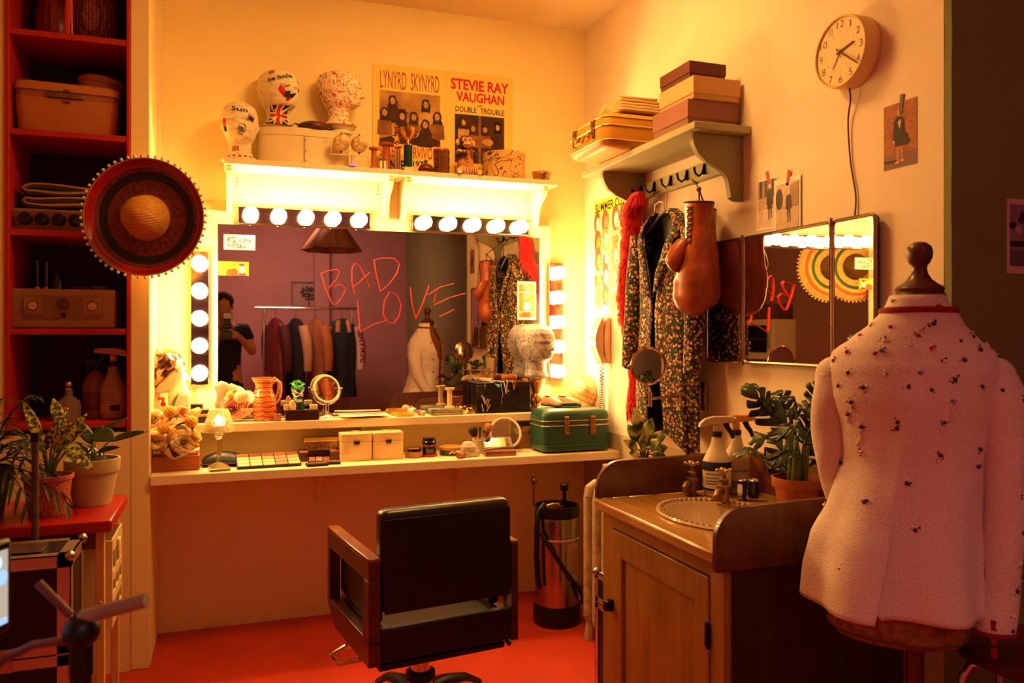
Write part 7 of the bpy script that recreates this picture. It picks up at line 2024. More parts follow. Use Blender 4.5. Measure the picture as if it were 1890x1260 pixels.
MB().box(.0705, .078, -.02, .02, .19, .25).obj('clip', m_pc, t, bevel=.002)

m_fern = nramp('dark_palm_green', [(.35, '#1a2410'), (.65, '#3a4a1e')], 14, 2, 0, .5)
# palm at the far left
p = Vector((-.70, 2.80, TZ + .001))
t = thing('potted_palm', 'bushy narrow-leaved palm in a dark grey-green pot at the left end of the red table', 'plant', p)
MB().lathe([(0, 0), (.06, 0), (.078, .11), (.084, .11), (.087, .116), (.088, .15), (.081, .15), (.076, .12), (0, .12)], 32).obj('pot', mat('grey_green_pot', '#4a4a38', .6, var=.1), t)
MB().cyl(.075, .1205, .124, 24).obj('soil', M_SOIL, t)
m = MB(); ms = MB()
def blade(mb, pts, w):
    pts = [Vector(q) for q in pts]; n = len(pts) - 1
    d0 = (pts[-1] - pts[0]); sd = d0.cross(Vector((0, 0, 1)))
    if sd.length < 1e-4: sd = Vector((1, 0, 0))
    sd.normalize()
    mb.grid(lambda u, v: pts[min(n, int(round(u * n)))] + sd * ((v - .5) * 2 * w * sin(pi * min(.98, u * .9 + .1)) ** .6) + Vector((0, 0, abs(v - .5) * w * .5)), n, 2)
rr = random.Random(11)
for i in range(26):
    a = rr.uniform(0, 2 * pi); el = rr.uniform(.35, 1.25); L_ = rr.uniform(.24, .40)
    d_ = Vector((cos(a) * cos(el), sin(a) * cos(el) * .8, sin(el)))
    pts = [Vector((0, 0, .13)) + d_ * (L_ * k / 7) - Vector((0, 0, .20 * (k / 7) ** 2.2 * (1.2 - sin(el) * .5))) for k in range(8)]
    ms.tube(pts, [.003 * (1 - k / 9) + .0006 for k in range(8)], 5)
    for k in range(2, 8):
        for sg in (-1, 1):
            dd = (pts[k] - pts[k - 1]).normalized(); sd = dd.cross(Vector((0, 0, 1))).normalized()
            q = pts[k] ; L2 = .11 * (1 - .06 * k)
            tip = q + (dd * .8 + sd * sg * .75).normalized() * L2 - Vector((0, 0, .025 + rr.uniform(0, .02)))
            blade(m, [q, q.lerp(tip, .35) + Vector((0, 0, .008)), q.lerp(tip, .7) + Vector((0, 0, .008)), tip], .0058)
m.obj('fronds', m_fern, t, fix=False); ms.obj('stems', m_fern, t)
# spotted plant in the patterned pot
p = Vector((-.52, 2.80, TZ + .001))
t = thing('potted_aglaonema', 'yellow-speckled leafy plant in a pink patterned pot, middle of the red table', 'plant', p)
MB().lathe([(0, 0), (.052, 0), (.055, .01), (.066, .105), (.071, .108), (.072, .12), (.066, .12), (.062, .1), (0, .1)], 40).obj('pot', cells('relief_pot', [(.0, '#c8785a'), (.06, '#b86248'), (.14, '#94402c'), (.5, '#a04a34')], 105, .7, 'DISTANCE_TO_EDGE', bump=.6), t)
MB().cyl(.06, .1005, .104, 24).obj('soil', M_SOIL, t)
m_spk = nramp('speckled_leaf', [(.42, '#3a4a1a'), (.5, '#6a7a24'), (.55, '#c8b84a'), (.65, '#e0d070')], 90, 4, 0, .45)
m = MB(); ms = MB()
def PP(org, x, y, dep=0):
    d_ = ray(x, y); tt = org.x * SY + org.y * CY + dep
    return Vector((d_.x * tt, d_.y * tt, EYE + d_.z * tt)) - org
for (bx, by), (tx, ty), w_, dep in (((78, 822), (42, 740), .024, -.02), ((112, 790), (98, 735), .026, .02), ((95, 830), (150, 770), .022, .0), ((100, 838), (162, 762), .02, .04), ((95, 825), (130, 790), .022, -.05), ((118, 822), (162, 790), .018, -.03), ((122, 832), (172, 868), .026, -.06), ((112, 825), (160, 838), .02, -.02), ((84, 830), (110, 775), .022, -.04), ((80, 838), (45, 800), .018, .03), ((100, 835), (125, 755), .018, .05)):
    A, B = PP(p, bx, by, dep * .5), PP(p, tx, ty, dep)
    leafblade(m, A, B, w_ * .8, 0, .12, .3, face=(.15, -.8, .55))
    ms.tube([(A.x * .2, A.y * .2, .1), A * .5 + Vector((0, 0, .06)), A], .0035, 6)
m.obj('leaves', m_spk, t, fix=False, solid=.0007); ms.obj('stems', m_stm, t)
# round-leaved plant in the cream pot
p = Vector((-.415, 2.92, TZ + .001))
t = thing('potted_rubber_plant', 'glossy round-leaved plant in a big cream flowerpot, right end of the red table', 'plant', p)
MB().lathe([(0, 0), (.055, 0), (.066, .05), (.075, .105), (.08, .105), (.082, .11), (.083, .148), (.076, .148), (.072, .12), (0, .12)], 40).obj('pot', mat('cream_green_pot', '#b8a878', .6, var=.08, vs=10), t)
MB().cyl(.071, .1205, .124, 24).obj('soil', M_SOIL, t)
m = MB(); ms = MB()
m_glo = nramp('glossy_leaf', [(.35, '#1e3012'), (.65, '#46602a')], 8, 2, 0, .25, coat=.3)
for (bx, by), (tx, ty), w_, dep in (((172, 800), (212, 812), .036, -.06), ((200, 815), (272, 796), .014, .03), ((180, 800), (238, 770), .008, .05), ((170, 820), (140, 775), .022, .0), ((178, 835), (222, 825), .012, -.03), ((165, 830), (150, 838), .022, -.05), ((170, 815), (190, 785), .018, .04)):
    A, B = PP(p, bx, by, dep * .5), PP(p, tx, ty, dep)
    leafblade(m, A, B, w_, 0, .15, .15, face=(.15, -.8, .55))
    ms.tube([(A.x * .2, A.y * .2, .12), A * .5 + Vector((0, 0, .07)), A], .0028, 6)
for i in range(9): ms.tube([(-.03 + .008 * i, -.02, .124), (-.035 + .009 * i, -.03, .16 + .01 * (i % 3))], .002, 5)
m.obj('leaves', m_glo, t, fix=False, solid=.0007); ms.obj('stems', m_stm, t)
# big flight case and the pole
t = thing('flight_case', 'large black flight case with aluminium edging in front of the red table at far left', 'case', (-.67, 2.50, 0))
flight(t, .275, .098, .645, hb=.26, band=.03)
MB().prism(rrect(-.06, .06, -.035, .035, .008), .649, .653).tube([(-.045, .0, .656), (.045, 0, .656)], .005, 8).obj('lid_plate', M_STEEL, t, bevel=.001)
MB().prism(rrect(.10, .2, -.05, .05, .008), .649, .652).obj('lid_plate', M_STEEL, t)
q = atY(65, 985, 2.62)
t = thing('stand_pole', 'slim grey metal stand pole rising between flight case and red table', 'pole', (q.x, 2.621, 0))
MB().cyl(.0095, .012, .93, 16).obj('tube', mat('grey_pole_paint', '#5a4a3a', .45, metal=.4), t)
MB().lathe([(0, .0), (.018, .0), (.018, .008), (.0095, .012), (0, .012)], 20).obj('foot', M_BLACK, t)
MB().cyl(.013, .925, .95, 16).obj('collar', M_BLACK, t)
# ================================================================ salon chair
t = thing('salon_chair', 'black salon chair with mahogany arms, seen from behind at the counter', 'chair', (.578, 2.50, 0), 8)
m_bl2 = nramp('black_vinyl', [(.35, '#0c0908'), (.7, '#181210')], 7, 2, 0, .32, .06)
def cushion(name, x0, x1, y0, y1, z0, z1, r, parent, mt, bulge=.006):
    """box with softly rounded edges and a slight crown"""
    m = MB(); n = 12
    hx, hy, hz_ = (x1 - x0) / 2, (y1 - y0) / 2, (z1 - z0) / 2
    m.box(-hx, hx, -hy, hy, -hz_, hz_)
    o = m.obj(name, mt, parent, loc=((x0 + x1) / 2, (y0 + y1) / 2, (z0 + z1) / 2), bevel=r, seg=5)
    return o
cushion('backrest', -.205, .205, -.235, -.165, .442, .735, .024, t, m_bl2)
MB().box(-.198, .198, -.238, -.2355, .445, .71).obj('back_panel', M_BLACK, t, bevel=.001)
cushion('seat', -.203, .203, -.197, .235, .29, .385, .03, t, m_bl2)
MB().box(-.205, .205, -.23, -.2, .305, .40).box(-.2, .2, -.198, .22, .27, .289).obj('seat_base', M_BLACK, t, bevel=.004)
m_arm = wood('mahogany_laminate', '#3a180c', '#5a2812', (14, 2, 14), .3, .3)
for sg in (-1, 1):
    a0, a1, z0, z1 = -.23, .215, .30, .605
    oy = [(a0, z0), (a1 - .05, z0), (a1, z0 + .07), (a1, z1), (a0, z1)]
    iy = [(a0 + .055, .385), (a1 - .03, .385), (a1 - .03, .53), (a0 + .055, .53), (a0 + .055, .5)]
    x0, x1 = (.2065, .230) if sg > 0 else (-.242, -.2065)
    m = MB().box(x0, x1, a0, a1, z1 - .065, z1 - .012).box(x0, x1, a0, a0 + .055, .36, z1 - .065).box(x0, x1, a1 - .028, a1, .36, z1 - .065)
    m.prism([(a0, z0), (a1 - .09, z0), (a1, .36), (a1, .375), (a0, .375)], x0, x1, M=YZ)
    m.obj('armrest', m_arm, t, bevel=.002)
    cushion('arm_pad', *((.172, .2055) if sg > 0 else (-.2055, -.172)), a0 + .08, a1 - .02, .39, .535, .012, t, m_bl2)
    MB().box(x0 - .002, x1 + .002, a0 - .002, a1 + .001, z1 - .0118, z1).obj('arm_top', wood('arm_top_wood', '#6a3416', '#8a4a20', (14, 2, 14), .28, .35), t, bevel=.004)
MB().lathe([(0, .05), (.034, .05), (.034, .12), (.040, .12), (.040, .14), (.036, .145), (.031, .15), (.031, .304), (0, .304)], 32).obj('column', M_CHROME, t)
MB().lathe([(.031, .142), (.046, .142), (.048, .15), (.046, .165), (.036, .168), (.031, .166)], 32).obj('column_ring', M_BLACK, t)
m = MB()
for i in range(5):
    a = radians(26 + 72 * i)
    pts = [(.02 * cos(a), .02 * sin(a), .10), (.12 * cos(a), .12 * sin(a), .095), (.22 * cos(a), .22 * sin(a), .07), (.29 * cos(a), .29 * sin(a), .032), (.30 * cos(a), .30 * sin(a), .012)]
    m.tube(pts, [.035, .03, .026, .018, .012], 10, flat=.55)
m.cyl(.045, .05, .118, 24)
m.obj('star_base', M_BLACK, t, sharp=60)
m = MB().tube([(-.14, .20, .31), (-.15, .27, .2), (-.15, .31, .16), (-.11, .33, .155), (.11, .33, .155), (.15, .31, .16), (.15, .27, .2), (.14, .20, .31)], .008, 10)
m.tube([(-.195, -.0, .305), (-.22, .05, .27), (-.275, .05, .245), (-.27, -.02, .243), (-.19, -.06, .262)], .007, 8)
m.obj('footrest', M_CHROME, t)
m = MB().tube([(.22, -.15, .30), (.22, -.17, .28), (.22, -.19, .275)], .008, 8); m.obj('lever', M_BLACK, t)

# ================================================================ dress form with the jewelled jacket
mx_, my_ = 1.392, 1.335
az = math.degrees(math.atan2(mx_, my_))
t_m = thing('dress_form', 'tan canvas dress form with a turned wooden neck knob, at the right', 'mannequin', (mx_, my_, 0), -az)
ts = (mx_ * SY + my_ * CY) / F
def jx(px, y=0):          # local x on the form for a photo column
    u = (px - CX) / F
    a = math.atan2(SY + CY * u, CY - SY * u) - radians(az)
    return math.tan(a) * sqrt(mx_ ** 2 + my_ ** 2)
def jzz(y): return EYE + (HY - y) * ts
M_CANV = nramp('tan_linen_form', [(.4, '#7a4a1a'), (.6, '#9a6428')], 60, 3, 0, .85, .2)
def ring(cx, w, d_, z, n=40, dy=0, ex=.9):
    return [(cx + w * math.copysign(abs(cos(a)) ** ex, cos(a)), dy + d_ * math.copysign(abs(sin(a)) ** ex, sin(a)), z) for a in [2 * pi * i / n for i in range(n)]]
rg = []
for y, l, r, d_ in ((1172, 1540, 1775, .10), (1160, 1528, 1788, .112), (1100, 1525, 1795, .115), (1000, 1530, 1790, .112), (850, 1580, 1795, .095), (740, 1560, 1815, .105), (660, 1580, 1810, .085), (620, 1640, 1760, .06), (560, 1650, 1745, .048)):
    a, b_ = jx(l), jx(r); rg.append(ring((a + b_) / 2, (b_ - a) / 2, d_, jzz(y)))
MB().loft(rg).obj('torso', M_CANV, t_m, sharp=60)
MB().tube([(p_[0] * 1.0, p_[1] * 1.0, p_[2]) for p_ in rg[1]], .0022, 6, closed=True).obj('hem_piping', mat('brown_piping', '#5a3414', .7), t_m)
cxn = jx(1697)
zn = jzz(545)
m = MB(tr(cxn, 0, 0)).lathe([(0, zn - .01), (.05, zn - .01), (.052, zn), (.046, zn + .006), (.049, zn + .014), (.044, zn + .02), (.036, zn + .024), (.024, zn + .034), (.017, zn + .046), (.0145, zn + .058), (.016, zn + .064), (.021, zn + .070), (.0255, zn + .082), (.0265, zn + .092), (.0235, zn + .104), (.013, zn + .113), (0, zn + .1155)], 36)
m.obj('neck_knob', mat('turned_beech', '#5a2f18', .35, var=.15, vs=20, coat=.2), t_m)
MB().cyl(.019, .03, jzz(1172) + .002, 20).cyl(.03, .3, .34, 20).obj('pole', M_DARKWOOD, t_m)
m = MB()
for i in range(3):
    a = radians(80 + 120 * i); m.tube([(0, 0, .16), (.09 * cos(a), .09 * sin(a), .13), (.17 * cos(a), .17 * sin(a), .03), (.2 * cos(a), .2 * sin(a), .0125)], [.016, .015, .013, .012], 10)
m.obj('tripod_foot', M_DARKWOOD, t_m)

t_j = thing('jewelled_jacket', 'pale pink tweed jacket sewn with jewels and pearls, worn by the dress form', 'jacket', (mx_, my_, 0), -az)
m_tw = nramp('pale_tweed', [(.3, '#d8c4be'), (.5, '#e6d4ce'), (.7, '#eedfd8')], 260, 3, 0, .9, .8)
prof = [(1112, 1514, 1826, .135), (1060, 1512, 1822, .134), (1000, 1520, 1816, .13), (930, 1545, 1812, .122), (850, 1562, 1812, .112), (790, 1552, 1822, .116), (730, 1534, 1842, .122), (680, 1528, 1852, .112), (650, 1540, 1836, .098), (625, 1572, 1802, .084), (600, 1604, 1778, .072), (580, 1624, 1768, .062), (560, 1638, 1752, .055), (546, 1644, 1746, .052)]
tab = [(jzz(y), (jx(l) + jx(r)) / 2, (jx(r) - jx(l)) / 2, d_) for y, l, r, d_ in prof]
zh, zt_ = tab[0][0], tab[-1][0]
def body_pt(a, z, off=0):
    cx, w, d_ = interp(tab, z)
    k = max(0, min(1, (1.02 - z) / .36))
    s_, c_ = sin(a), cos(a)
    x = cx + (w + off) * math.copysign(abs(c_) ** .92, c_); y = (d_ + off) * math.copysign(abs(s_) ** .92, s_)
    f = .012 * k * sin(6 * a + 1) + .006 * noise.noise(Vector((x * 7, y * 7, z * 5)))
    if s_ < 0:
        xv = x + .065 - (z - .66) * .12                      # centre-back vent: the left flap stands proud
        f += .026 * k * (1 if xv < 0 else math.exp(-(xv / .010) ** 2) * 1)
        f += .010 * exp(-((x + .02 - .10 * (z - .9)) / .02) ** 2) * max(0, min(1, (z - .75) * 6)) * max(0, min(1, (1.15 - z) * 8))
    L_ = sqrt((x - cx) ** 2 + y * y) or 1e-6
    q = 1 + f / L_
    return Vector((cx + (x - cx) * q, y * q, z))
zz = [lerp(zh, zt_, i / 60) for i in range(61)]
nA = 120
m = MB()
# open at the front (away from the camera): a runs from the front edge round the back to the other front edge
def shell(u, v):
    z = lerp(zh, zt_, v)
    g = .16 + .55 * max(0, (z - 1.05) / (zt_ - 1.05)) if z > 1.05 else .16 - .10 * max(0, min(1, (z - .8) / .1))
    a = lerp(pi / 2 + g, pi / 2 + 2 * pi - g, u)
    hem = -.012 * sin(a) * max(0, 1 - v * 8)
    pnt = body_pt(a, z)
    pnt.z += (.02 if pnt.x < -.07 else 0) * max(0, 1 - v * 10) + (-.012 * (pnt.x + .2)) * max(0, 1 - v * 10)
    return pnt
m.grid(shell, 140, 60)
m.obj('body', m_tw, t_j, fix=False, sharp=0, solid=.006)
def vent(u, v):          # the left side of the centre-back vent overlaps the right
    z = lerp(zh - .004, .95, v); cx, w, d_ = interp(tab, z)
    xv = -.060 + (z - .66) * .13
    kx_ = (xv - cx) / w; av = -math.acos(math.copysign(abs(kx_) ** (1 / .92), kx_))
    a = lerp(-pi * .96, av, u)
    pnt = body_pt(a, max(z, zh), lerp(.004, -.007, v) + .013 * u ** 2 * (1 - v))
    pnt.z += min(0, z - zh) - .012 * (pnt.x + .2) * max(0, 1 - v * 4)
    return pnt
m = MB(); m.grid(vent, 40, 30)
m.obj('back_vent_flap', m_tw, t_j, fix=False, sharp=0, solid=.004)
def sleeve(pts, rad, nm):
    m = MB(); k = len(pts); fine = []; fr = []
    for i in range(k - 1):
        p0, p1, p2, p3 = [Vector(pts[max(0, min(k - 1, i + q))]) for q in (-1, 0, 1, 2)]
        for j in range(7):
            u = j / 7; fine.append(.5 * ((2 * p1) + (p2 - p0) * u + (2 * p0 - 5 * p1 + 4 * p2 - p3) * u * u + (3 * p1 - p0 - 3 * p2 + p3) * u ** 3)); fr.append(lerp(rad[i], rad[i + 1], u))
    fine.append(Vector(pts[-1])); fr.append(rad[-1])
    rings = []
    for i, (c, r) in enumerate(zip(fine, fr)):
        rings.append([c + Vector((r * cos(b) * (1 + .05 * sin(3 * b + i * .35)), r * 1.08 * sin(b) * (1 + .05 * cos(2 * b + i * .5)), .25 * r * cos(b) * (-1 if c.x < 0 else 1) * 0)) for b in [2 * pi * q / 24 for q in range(24)]])
    m.loft(rings, cap=False)
    m.ball(fine[0] + Vector((0, 0, -.002)), (fr[0] * .98, fr[0] * 1.05, fr[0] * .8), nu=24)
    return m.obj(nm, m_tw, t_j, sharp=60, solid=.004), fine, fr
SL = [(jx(1548), .0, jzz(690)), (jx(1541), .0, jzz(740)), (jx(1537), .005, jzz(800)), (jx(1540), .02, jzz(860)), (jx(1550), .05, jzz(920)), (jx(1562), .09, jzz(975)), (jx(1570), .13, jzz(1020))]
sleeve(SL, [.048, .046, .043, .041, .038, .036, .034], 'sleeve')
SR = [(jx(1826), .0, jzz(688)), (jx(1845), -.004, jzz(740)), (jx(1851), -.01, jzz(820)), (jx(1852), -.012, jzz(900)), (jx(1850), -.012, jzz(980)), (jx(1845), -.01, jzz(1050)), (jx(1838), -.008, jzz(1110)), (jx(1834), -.006, jzz(1138))]
so, sfine, sfr = sleeve(SR, [.048, .047, .042, .038, .036, .035, .036, .037], 'sleeve')
m_rt2 = mat('crimson_trim', '#8a1018', .8, var=.15, vs=60)
m = MB()
zc = jzz(572)
m.tube([body_pt(lerp(pi / 2 + .75, pi / 2 + 2 * pi - .75, i / 40), lerp(zc, zc - .004, abs(i / 20 - 1)), .004) for i in range(41)], .005, 8, flat=1.4)
for sg in (0, 1):
    pts = []
    for i in range(30):
        z = lerp(zc, zh, i / 29); g = .16 + .55 * max(0, (z - 1.05) / (zt_ - 1.05)) if z > 1.05 else .16 - .10 * max(0, min(1, (z - .8) / .1))
        pts.append(body_pt(pi / 2 + (g if sg else -g), z, .004))
    m.tube(pts, .0045, 8)
m.tube([sfine[-1] + Vector((.038 * cos(a), .041 * sin(a), -.002)) for a in [2 * pi * i / 28 for i in range(28)]], .005, 8, closed=True)
m.tube([(jx(1800) + .004, -.01, jzz(915)), (jx(1808), -.02, jzz(980)), (jx(1818), -.03, jzz(1040)), (jx(1824), -.03, jzz(1095))], .0055, 8)
m.obj('trim', m_rt2, t_j)
# gem clusters
G = [mat('ruby', '#b0101c', .08, coat=.5, var=0), mat('dark_ruby', '#4a0a12', .1, coat=.5, var=0), mat('smoky_bead', '#4a3236', .2, var=0), mat('crystal_violet', '#8a80c8', .06, metal=.3, var=0), M_CHROME]
def on_back(px, y):
    x, z = jx(px), jzz(y)
    cx, w, d_ = interp(tab, z)
    k = max(-.999, min(.999, (x - cx) / w))
    c_ = math.copysign(abs(k) ** (1 / .92), k)
    a = -math.acos(c_)
    # correct for perspective: nearer points project further out
    P = body_pt(a, z); f = 1 + P.y / sqrt(mx_ ** 2 + my_ ** 2)
    k2 = max(-.999, min(.999, (x * f - cx) / w)); a = -math.acos(math.copysign(abs(k2) ** (1 / .92), k2))
    z2 = EYE + (z - EYE) * f
    return body_pt(a, z2, .004), body_pt(a, z2, .02)
def cluster(P, N, kind, size, seed, drip):
    rr = random.Random(seed); n_ = (N - P).normalized()
    sd = n_.cross(Vector((0, 0, 1)));
    if sd.length < .1: sd = Vector((1, 0, 0))
    sd.normalize(); up = sd.cross(n_)
    m = MB()
    m.ball(P, (size, size * .8, size), kind, 10, 8)
    for i in range(rr.randint(6, 10)):
        a = rr.uniform(0, 2 * pi); d_ = size * rr.uniform(1.1, 2.1)
        m.ball(P + sd * d_ * cos(a) + up * d_ * sin(a) - n_ * .001, size * rr.uniform(.3, .55), 2 if rr.random() < .4 else 5, 8, 6)
    a0 = rr.uniform(-2.2, -.9)
    for i in range(drip):
        m.ball(P + sd * (size * 1.2 + .0055 * i) * cos(a0) * .5 + up * (-size * 1.3 - .0055 * i) + sd * .003 * sin(i * 1.3) - n_ * (.0015), .003, 5, 8, 6)
    m.obj('gem_cluster', G + [M_PEARL], t_j)
s6 = 410 / 1435; s7 = 410 / 1076
pts6 = [(460, 560, 4), (585, 570, 0), (385, 625, 0), (300, 735, 0), (215, 795, 0), (480, 745, 0), (522, 722, 3), (750, 625, 0), (772, 593, 4), (845, 550, 1), (835, 708, 0), (1010, 660, 1), (1135, 715, 2), (1085, 632, 2), (1270, 765, 1), (1040, 780, 2), (310, 875, 1), (545, 885, 4), (765, 865, 3), (920, 790, 5), (250, 965, 2), (410, 970, 2), (690, 960, 1), (835, 975, 2), (980, 905, 1), (1150, 945, 2), (965, 1042, 3), (335, 1070, 1), (625, 1190, 1), (910, 1180, 1), (400, 1230, 1), (320, 1150, 2), (600, 400, 4), (870, 445, 2), (235, 650, 4), (700, 690, 5), (545, 660, 5), (1180, 690, 5)]
pts7 = [(302, 155, 4), (213, 215, 2), (503, 296, 1), (320, 400, 2), (540, 520, 1), (155, 440, 4), (228, 745, 4), (665, 150, 1), (465, 30, 1), (845, 110, 2), (840, 190, 2)]
for i, (x, y, k) in enumerate(pts6):
    P, N = on_back(1480 + x * s6, 440 + y * s6); cluster(P, N, k, (.0052, .0046, .004)[i % 3], i, (0, 4, 7, 3)[i % 4])
for i, (x, y, k) in enumerate(pts7):
    P, N = on_back(1480 + x * s7, 780 + y * s7); cluster(P, N, k, .0048, 60 + i, (0, 2)[i % 2])
for i in range(12):
    a = pi / 2 + (.34 + .22 * (i % 4)) * (1 if i % 2 else -1); z = 1.18 - .055 * (i // 2) - .01 * (i % 3)
    cluster(body_pt(a, z, .004), body_pt(a, z, .02), (0, 1, 2, 4)[i % 4], .005, 130 + i, (3, 0)[i % 2])
for i in range(18):
    j = min(len(sfine) - 2, 4 + int(i * 2.5)); b = radians(-75 + (i * 47) % 95 - 5)
    c = sfine[j]; r = sfr[j]
    P = c + Vector((r * 1.03 * cos(b), r * 1.1 * sin(b), 0)); cluster(P, P + Vector((cos(b), sin(b), 0)) * .02, (2, 1, 4, 5)[i % 4], .005, 90 + i, (0, 3, 0)[i % 3])
m = MB(); c = sfine[-4]
for i in range(3): m.box(-.006, .006, -.003, .002, -.011, .011, M=tr(c.x - .004, c.y - sfr[-4] * 1.1, c.z + .01 - .028 * i))
m.obj('cuff_tab', m_rt2, t_j, bevel=.002)

# ================================================================ red stool at the lower right corner
t = thing('stool', 'dark red round seat on bent chrome legs, lower right corner', 'stool', (1.635, 1.245, 0), 20)
MB().lathe([(0, .53), (.14, .53), (.152, .536), (.155, .55), (.148, .562), (.1, .567), (0, .568)], 44).obj('seat', mat('oxblood_vinyl', '#4a0d0a', .4, var=.1), t)
for i in range(4):
    a = radians(45 + 90 * i)
    MB().tube([(.05 * cos(a), .05 * sin(a), .524), (.135 * cos(a), .135 * sin(a), .52), (.152 * cos(a), .152 * sin(a), .49), (.175 * cos(a), .175 * sin(a), .1), (.178 * cos(a), .178 * sin(a), .012)], .0095, 10).obj('leg', M_CHROME, t)
MB().tube([(.16 * cos(a), .16 * sin(a), .25) for a in [2 * pi * i / 40 for i in range(40)]], .007, 8, closed=True).obj('foot_ring', M_CHROME, t)

# ================================================================ film monitor on a stand, close to the camera at lower left
def near(x, y, d=.92): r_ = ray(x, y); return Vector((r_.x * d, r_.y * d, EYE + r_.z * d))
b0 = near(150, 1165)
t = thing('monitor_stand', 'black stand with a pivot ball and a grey arm, nearest the camera at lower left', 'stand', (b0.x, b0.y, 0))
o_ = Vector(t.location)
m = MB().cyl(.011, .02, b0.z - .01, 16)
for i in range(3):
    a = radians(200 + 120 * i); m.tube([(0, 0, .35), (.2 * cos(a), .2 * sin(a), .012)], .008, 8)
m.obj('post', M_BLACK, t)
MB().ball((0, 0, b0.z), .02, nu=24, nv=16).cyl(.013, b0.z - .05, b0.z - .012, 16).obj('pivot', mat('blue_black_plastic', '#0c0a18', .4, var=0), t)
MB().tube([near(150, 1140) - o_, near(270, 1107) - o_], .0085, 14).obj('arm', mat('pale_grey_tube', '#a89a88', .35, metal=.3), t)
MB().tube([near(70, 1075) - o_, near(130, 1135) - o_], .005, 10).tube([near(-60, 1270) - o_, near(10, 1215) - o_, near(60, 1190) - o_, near(110, 1183) - o_, near(140, 1180) - o_], .0048, 10).obj('cable', mat('dark_rose_cable', '#6a3a34', .5), t)
c = near(-62, 1110, .90)
t = thing('field_monitor', 'small lit camera monitor at the extreme lower left edge', 'monitor', (c.x, c.y, c.z), 62)
T = Matrix()
MB().box(-.067, .067, 0, .022, -.055, .055).obj('monitor_body', M_BLACK, t, bevel=.004)
m = MB().rect(-.058, .06, -.044, .044, .0006, 0)
m.oval(.035, .03, .016, .012, .0010, 1); m.oval(.05, .012, .009, .009, .0012, 2); m.oval(.03, -.005, .012, .02, .0010, 3); m.rect(-.05, .058, -.044, -.036, .0012, 2)
def scr(nm, c): return mat(nm, '#101010', .2, var=0, emit=c, est=1.2)
m.obj('screen', [scr('screen_grey', (.42, .34, .27)), scr('screen_white', (.6, .75, 1.0)), scr('screen_blue', (.35, .55, 1.0)), scr('screen_dark', (.06, .05, .05))], t)
MB().tube([(0, .011, -.056), (.02, .02, -.075), Vector((b0.x, b0.y, b0.z)) * 0 + Vector((.06, .03, -.08))], .007, 8).obj('mount', M_BLACK, t)
# ================================================================ the rest of the room, seen in the mirrors
def MR(x, y, Yr): p = atY(x, y, 7.2 - Yr); return Vector((p.x, Yr, p.z))
RY = -2.4
a, b_ = MR(487, 568, RY), MR(648, 568, RY)
t = thing('clothes_rail', 'chrome clothes rail hung with costumes, reflected in the big mirror', 'clothes rail', ((a.x + b_.x) / 2, RY, 0))
hw, zr = (b_.x - a.x) / 2, a.z
MB().tube([(-hw - .1, 0, zr), (hw + .06, 0, zr)], .016, 12).obj('hanging_rail', M_CHROME, t)
for sg in (-1, 1):
    MB().tube([(sg * hw, 0, .05), (sg * hw, 0, zr - .016)], .014, 12).obj('upright', M_CHROME, t)
    MB().tube([(sg * hw, -.24, .04), (sg * hw, .24, .04)], .014, 12).obj('foot', M_CHROME, t)
def garment(px, label, body, sl, w=.2, L_=.9, cat='jacket', rz=58, extra=None, collar=None):
    p = MR(px, 568, RY)
    t = thing('hanging_' + ('coat' if cat == 'coat' else 'jacket'), label, cat, (p.x, RY, zr - .12), rz, 'costumes on the clothes rail')
    tab_ = [(-L_, w * .95, .08), (-L_ * .6, w * .88, .085), (-.25, w * .9, .08), (-.12, w, .065), (-.06, w * .8, .05), (-.02, w * .4, .04), (0, .05, .035)]
    m = MB(); rings = []
    for i in range(21):
        z = lerp(-L_, 0, i / 20); ww, dd = interp(tab_, z)
        rings.append([(ww * cos(q) * (1 + .05 * sin(5 * q + z * 8)), dd * sin(q) * (1 + .12 * sin(7 * q)), z) for q in [2 * pi * k / 28 for k in range(28)]])
    m.loft(rings); m.obj('garment_body', body, t, sharp=60)
    for sg in (-1, 1):
        m = MB().tube([(sg * w * .9, 0, -.09), (sg * (w + .03), -.01, -.25), (sg * (w + .045), -.02, -.42), (sg * (w + .03), -.03, -.6)], [.06, .06, .055, .045], 14)
        so_ = m.obj('sleeve', sl, t, sharp=60)
        if extra and sg < 0: extra(so_, w)
    m = MB().tube([(-w * .5, 0, -.03), (0, 0, .01), (w * .5, 0, -.03)], .006, 6).tube([(0, 0, .01), (0, 0, .06), (.012, 0, .09), (.0, 0, .103), (-.01, 0, .095)], .003, 6)
    m.obj('hanger', M_DARKWOOD, t)
    if collar: MB().tube([(-.07, -.06, -.16), (-.06, -.045, -.04), (0, .03, .0), (.06, -.045, -.04), (.07, -.06, -.16)], .016, 8, flat=1.8).obj('collar', collar, t)
    return t
garment(508, 'glittering maroon beaded jacket, leftmost on the clothes rail', nramp('maroon_sequins', [(.4, '#3a1014'), (.6, '#7a2a26')], 90, 3, 0, .3, .4), mat('maroon_cloth', '#4a1618', .7), .16, .92)
garment(545, 'black jacket with cream sleeves on the clothes rail, second from the maroon one', mat('black_wool', '#14100f', .85), mat('cream_sleeves', '#b8905c', .8), .16, .9)
garment(583, 'long tan suede coat on the clothes rail, between black and lettered jackets', mat('tan_suede', '#8a5426', .85, var=.15), mat('tan_suede_light', '#a8682e', .85, var=.1), .16, 1.0, 'coat')
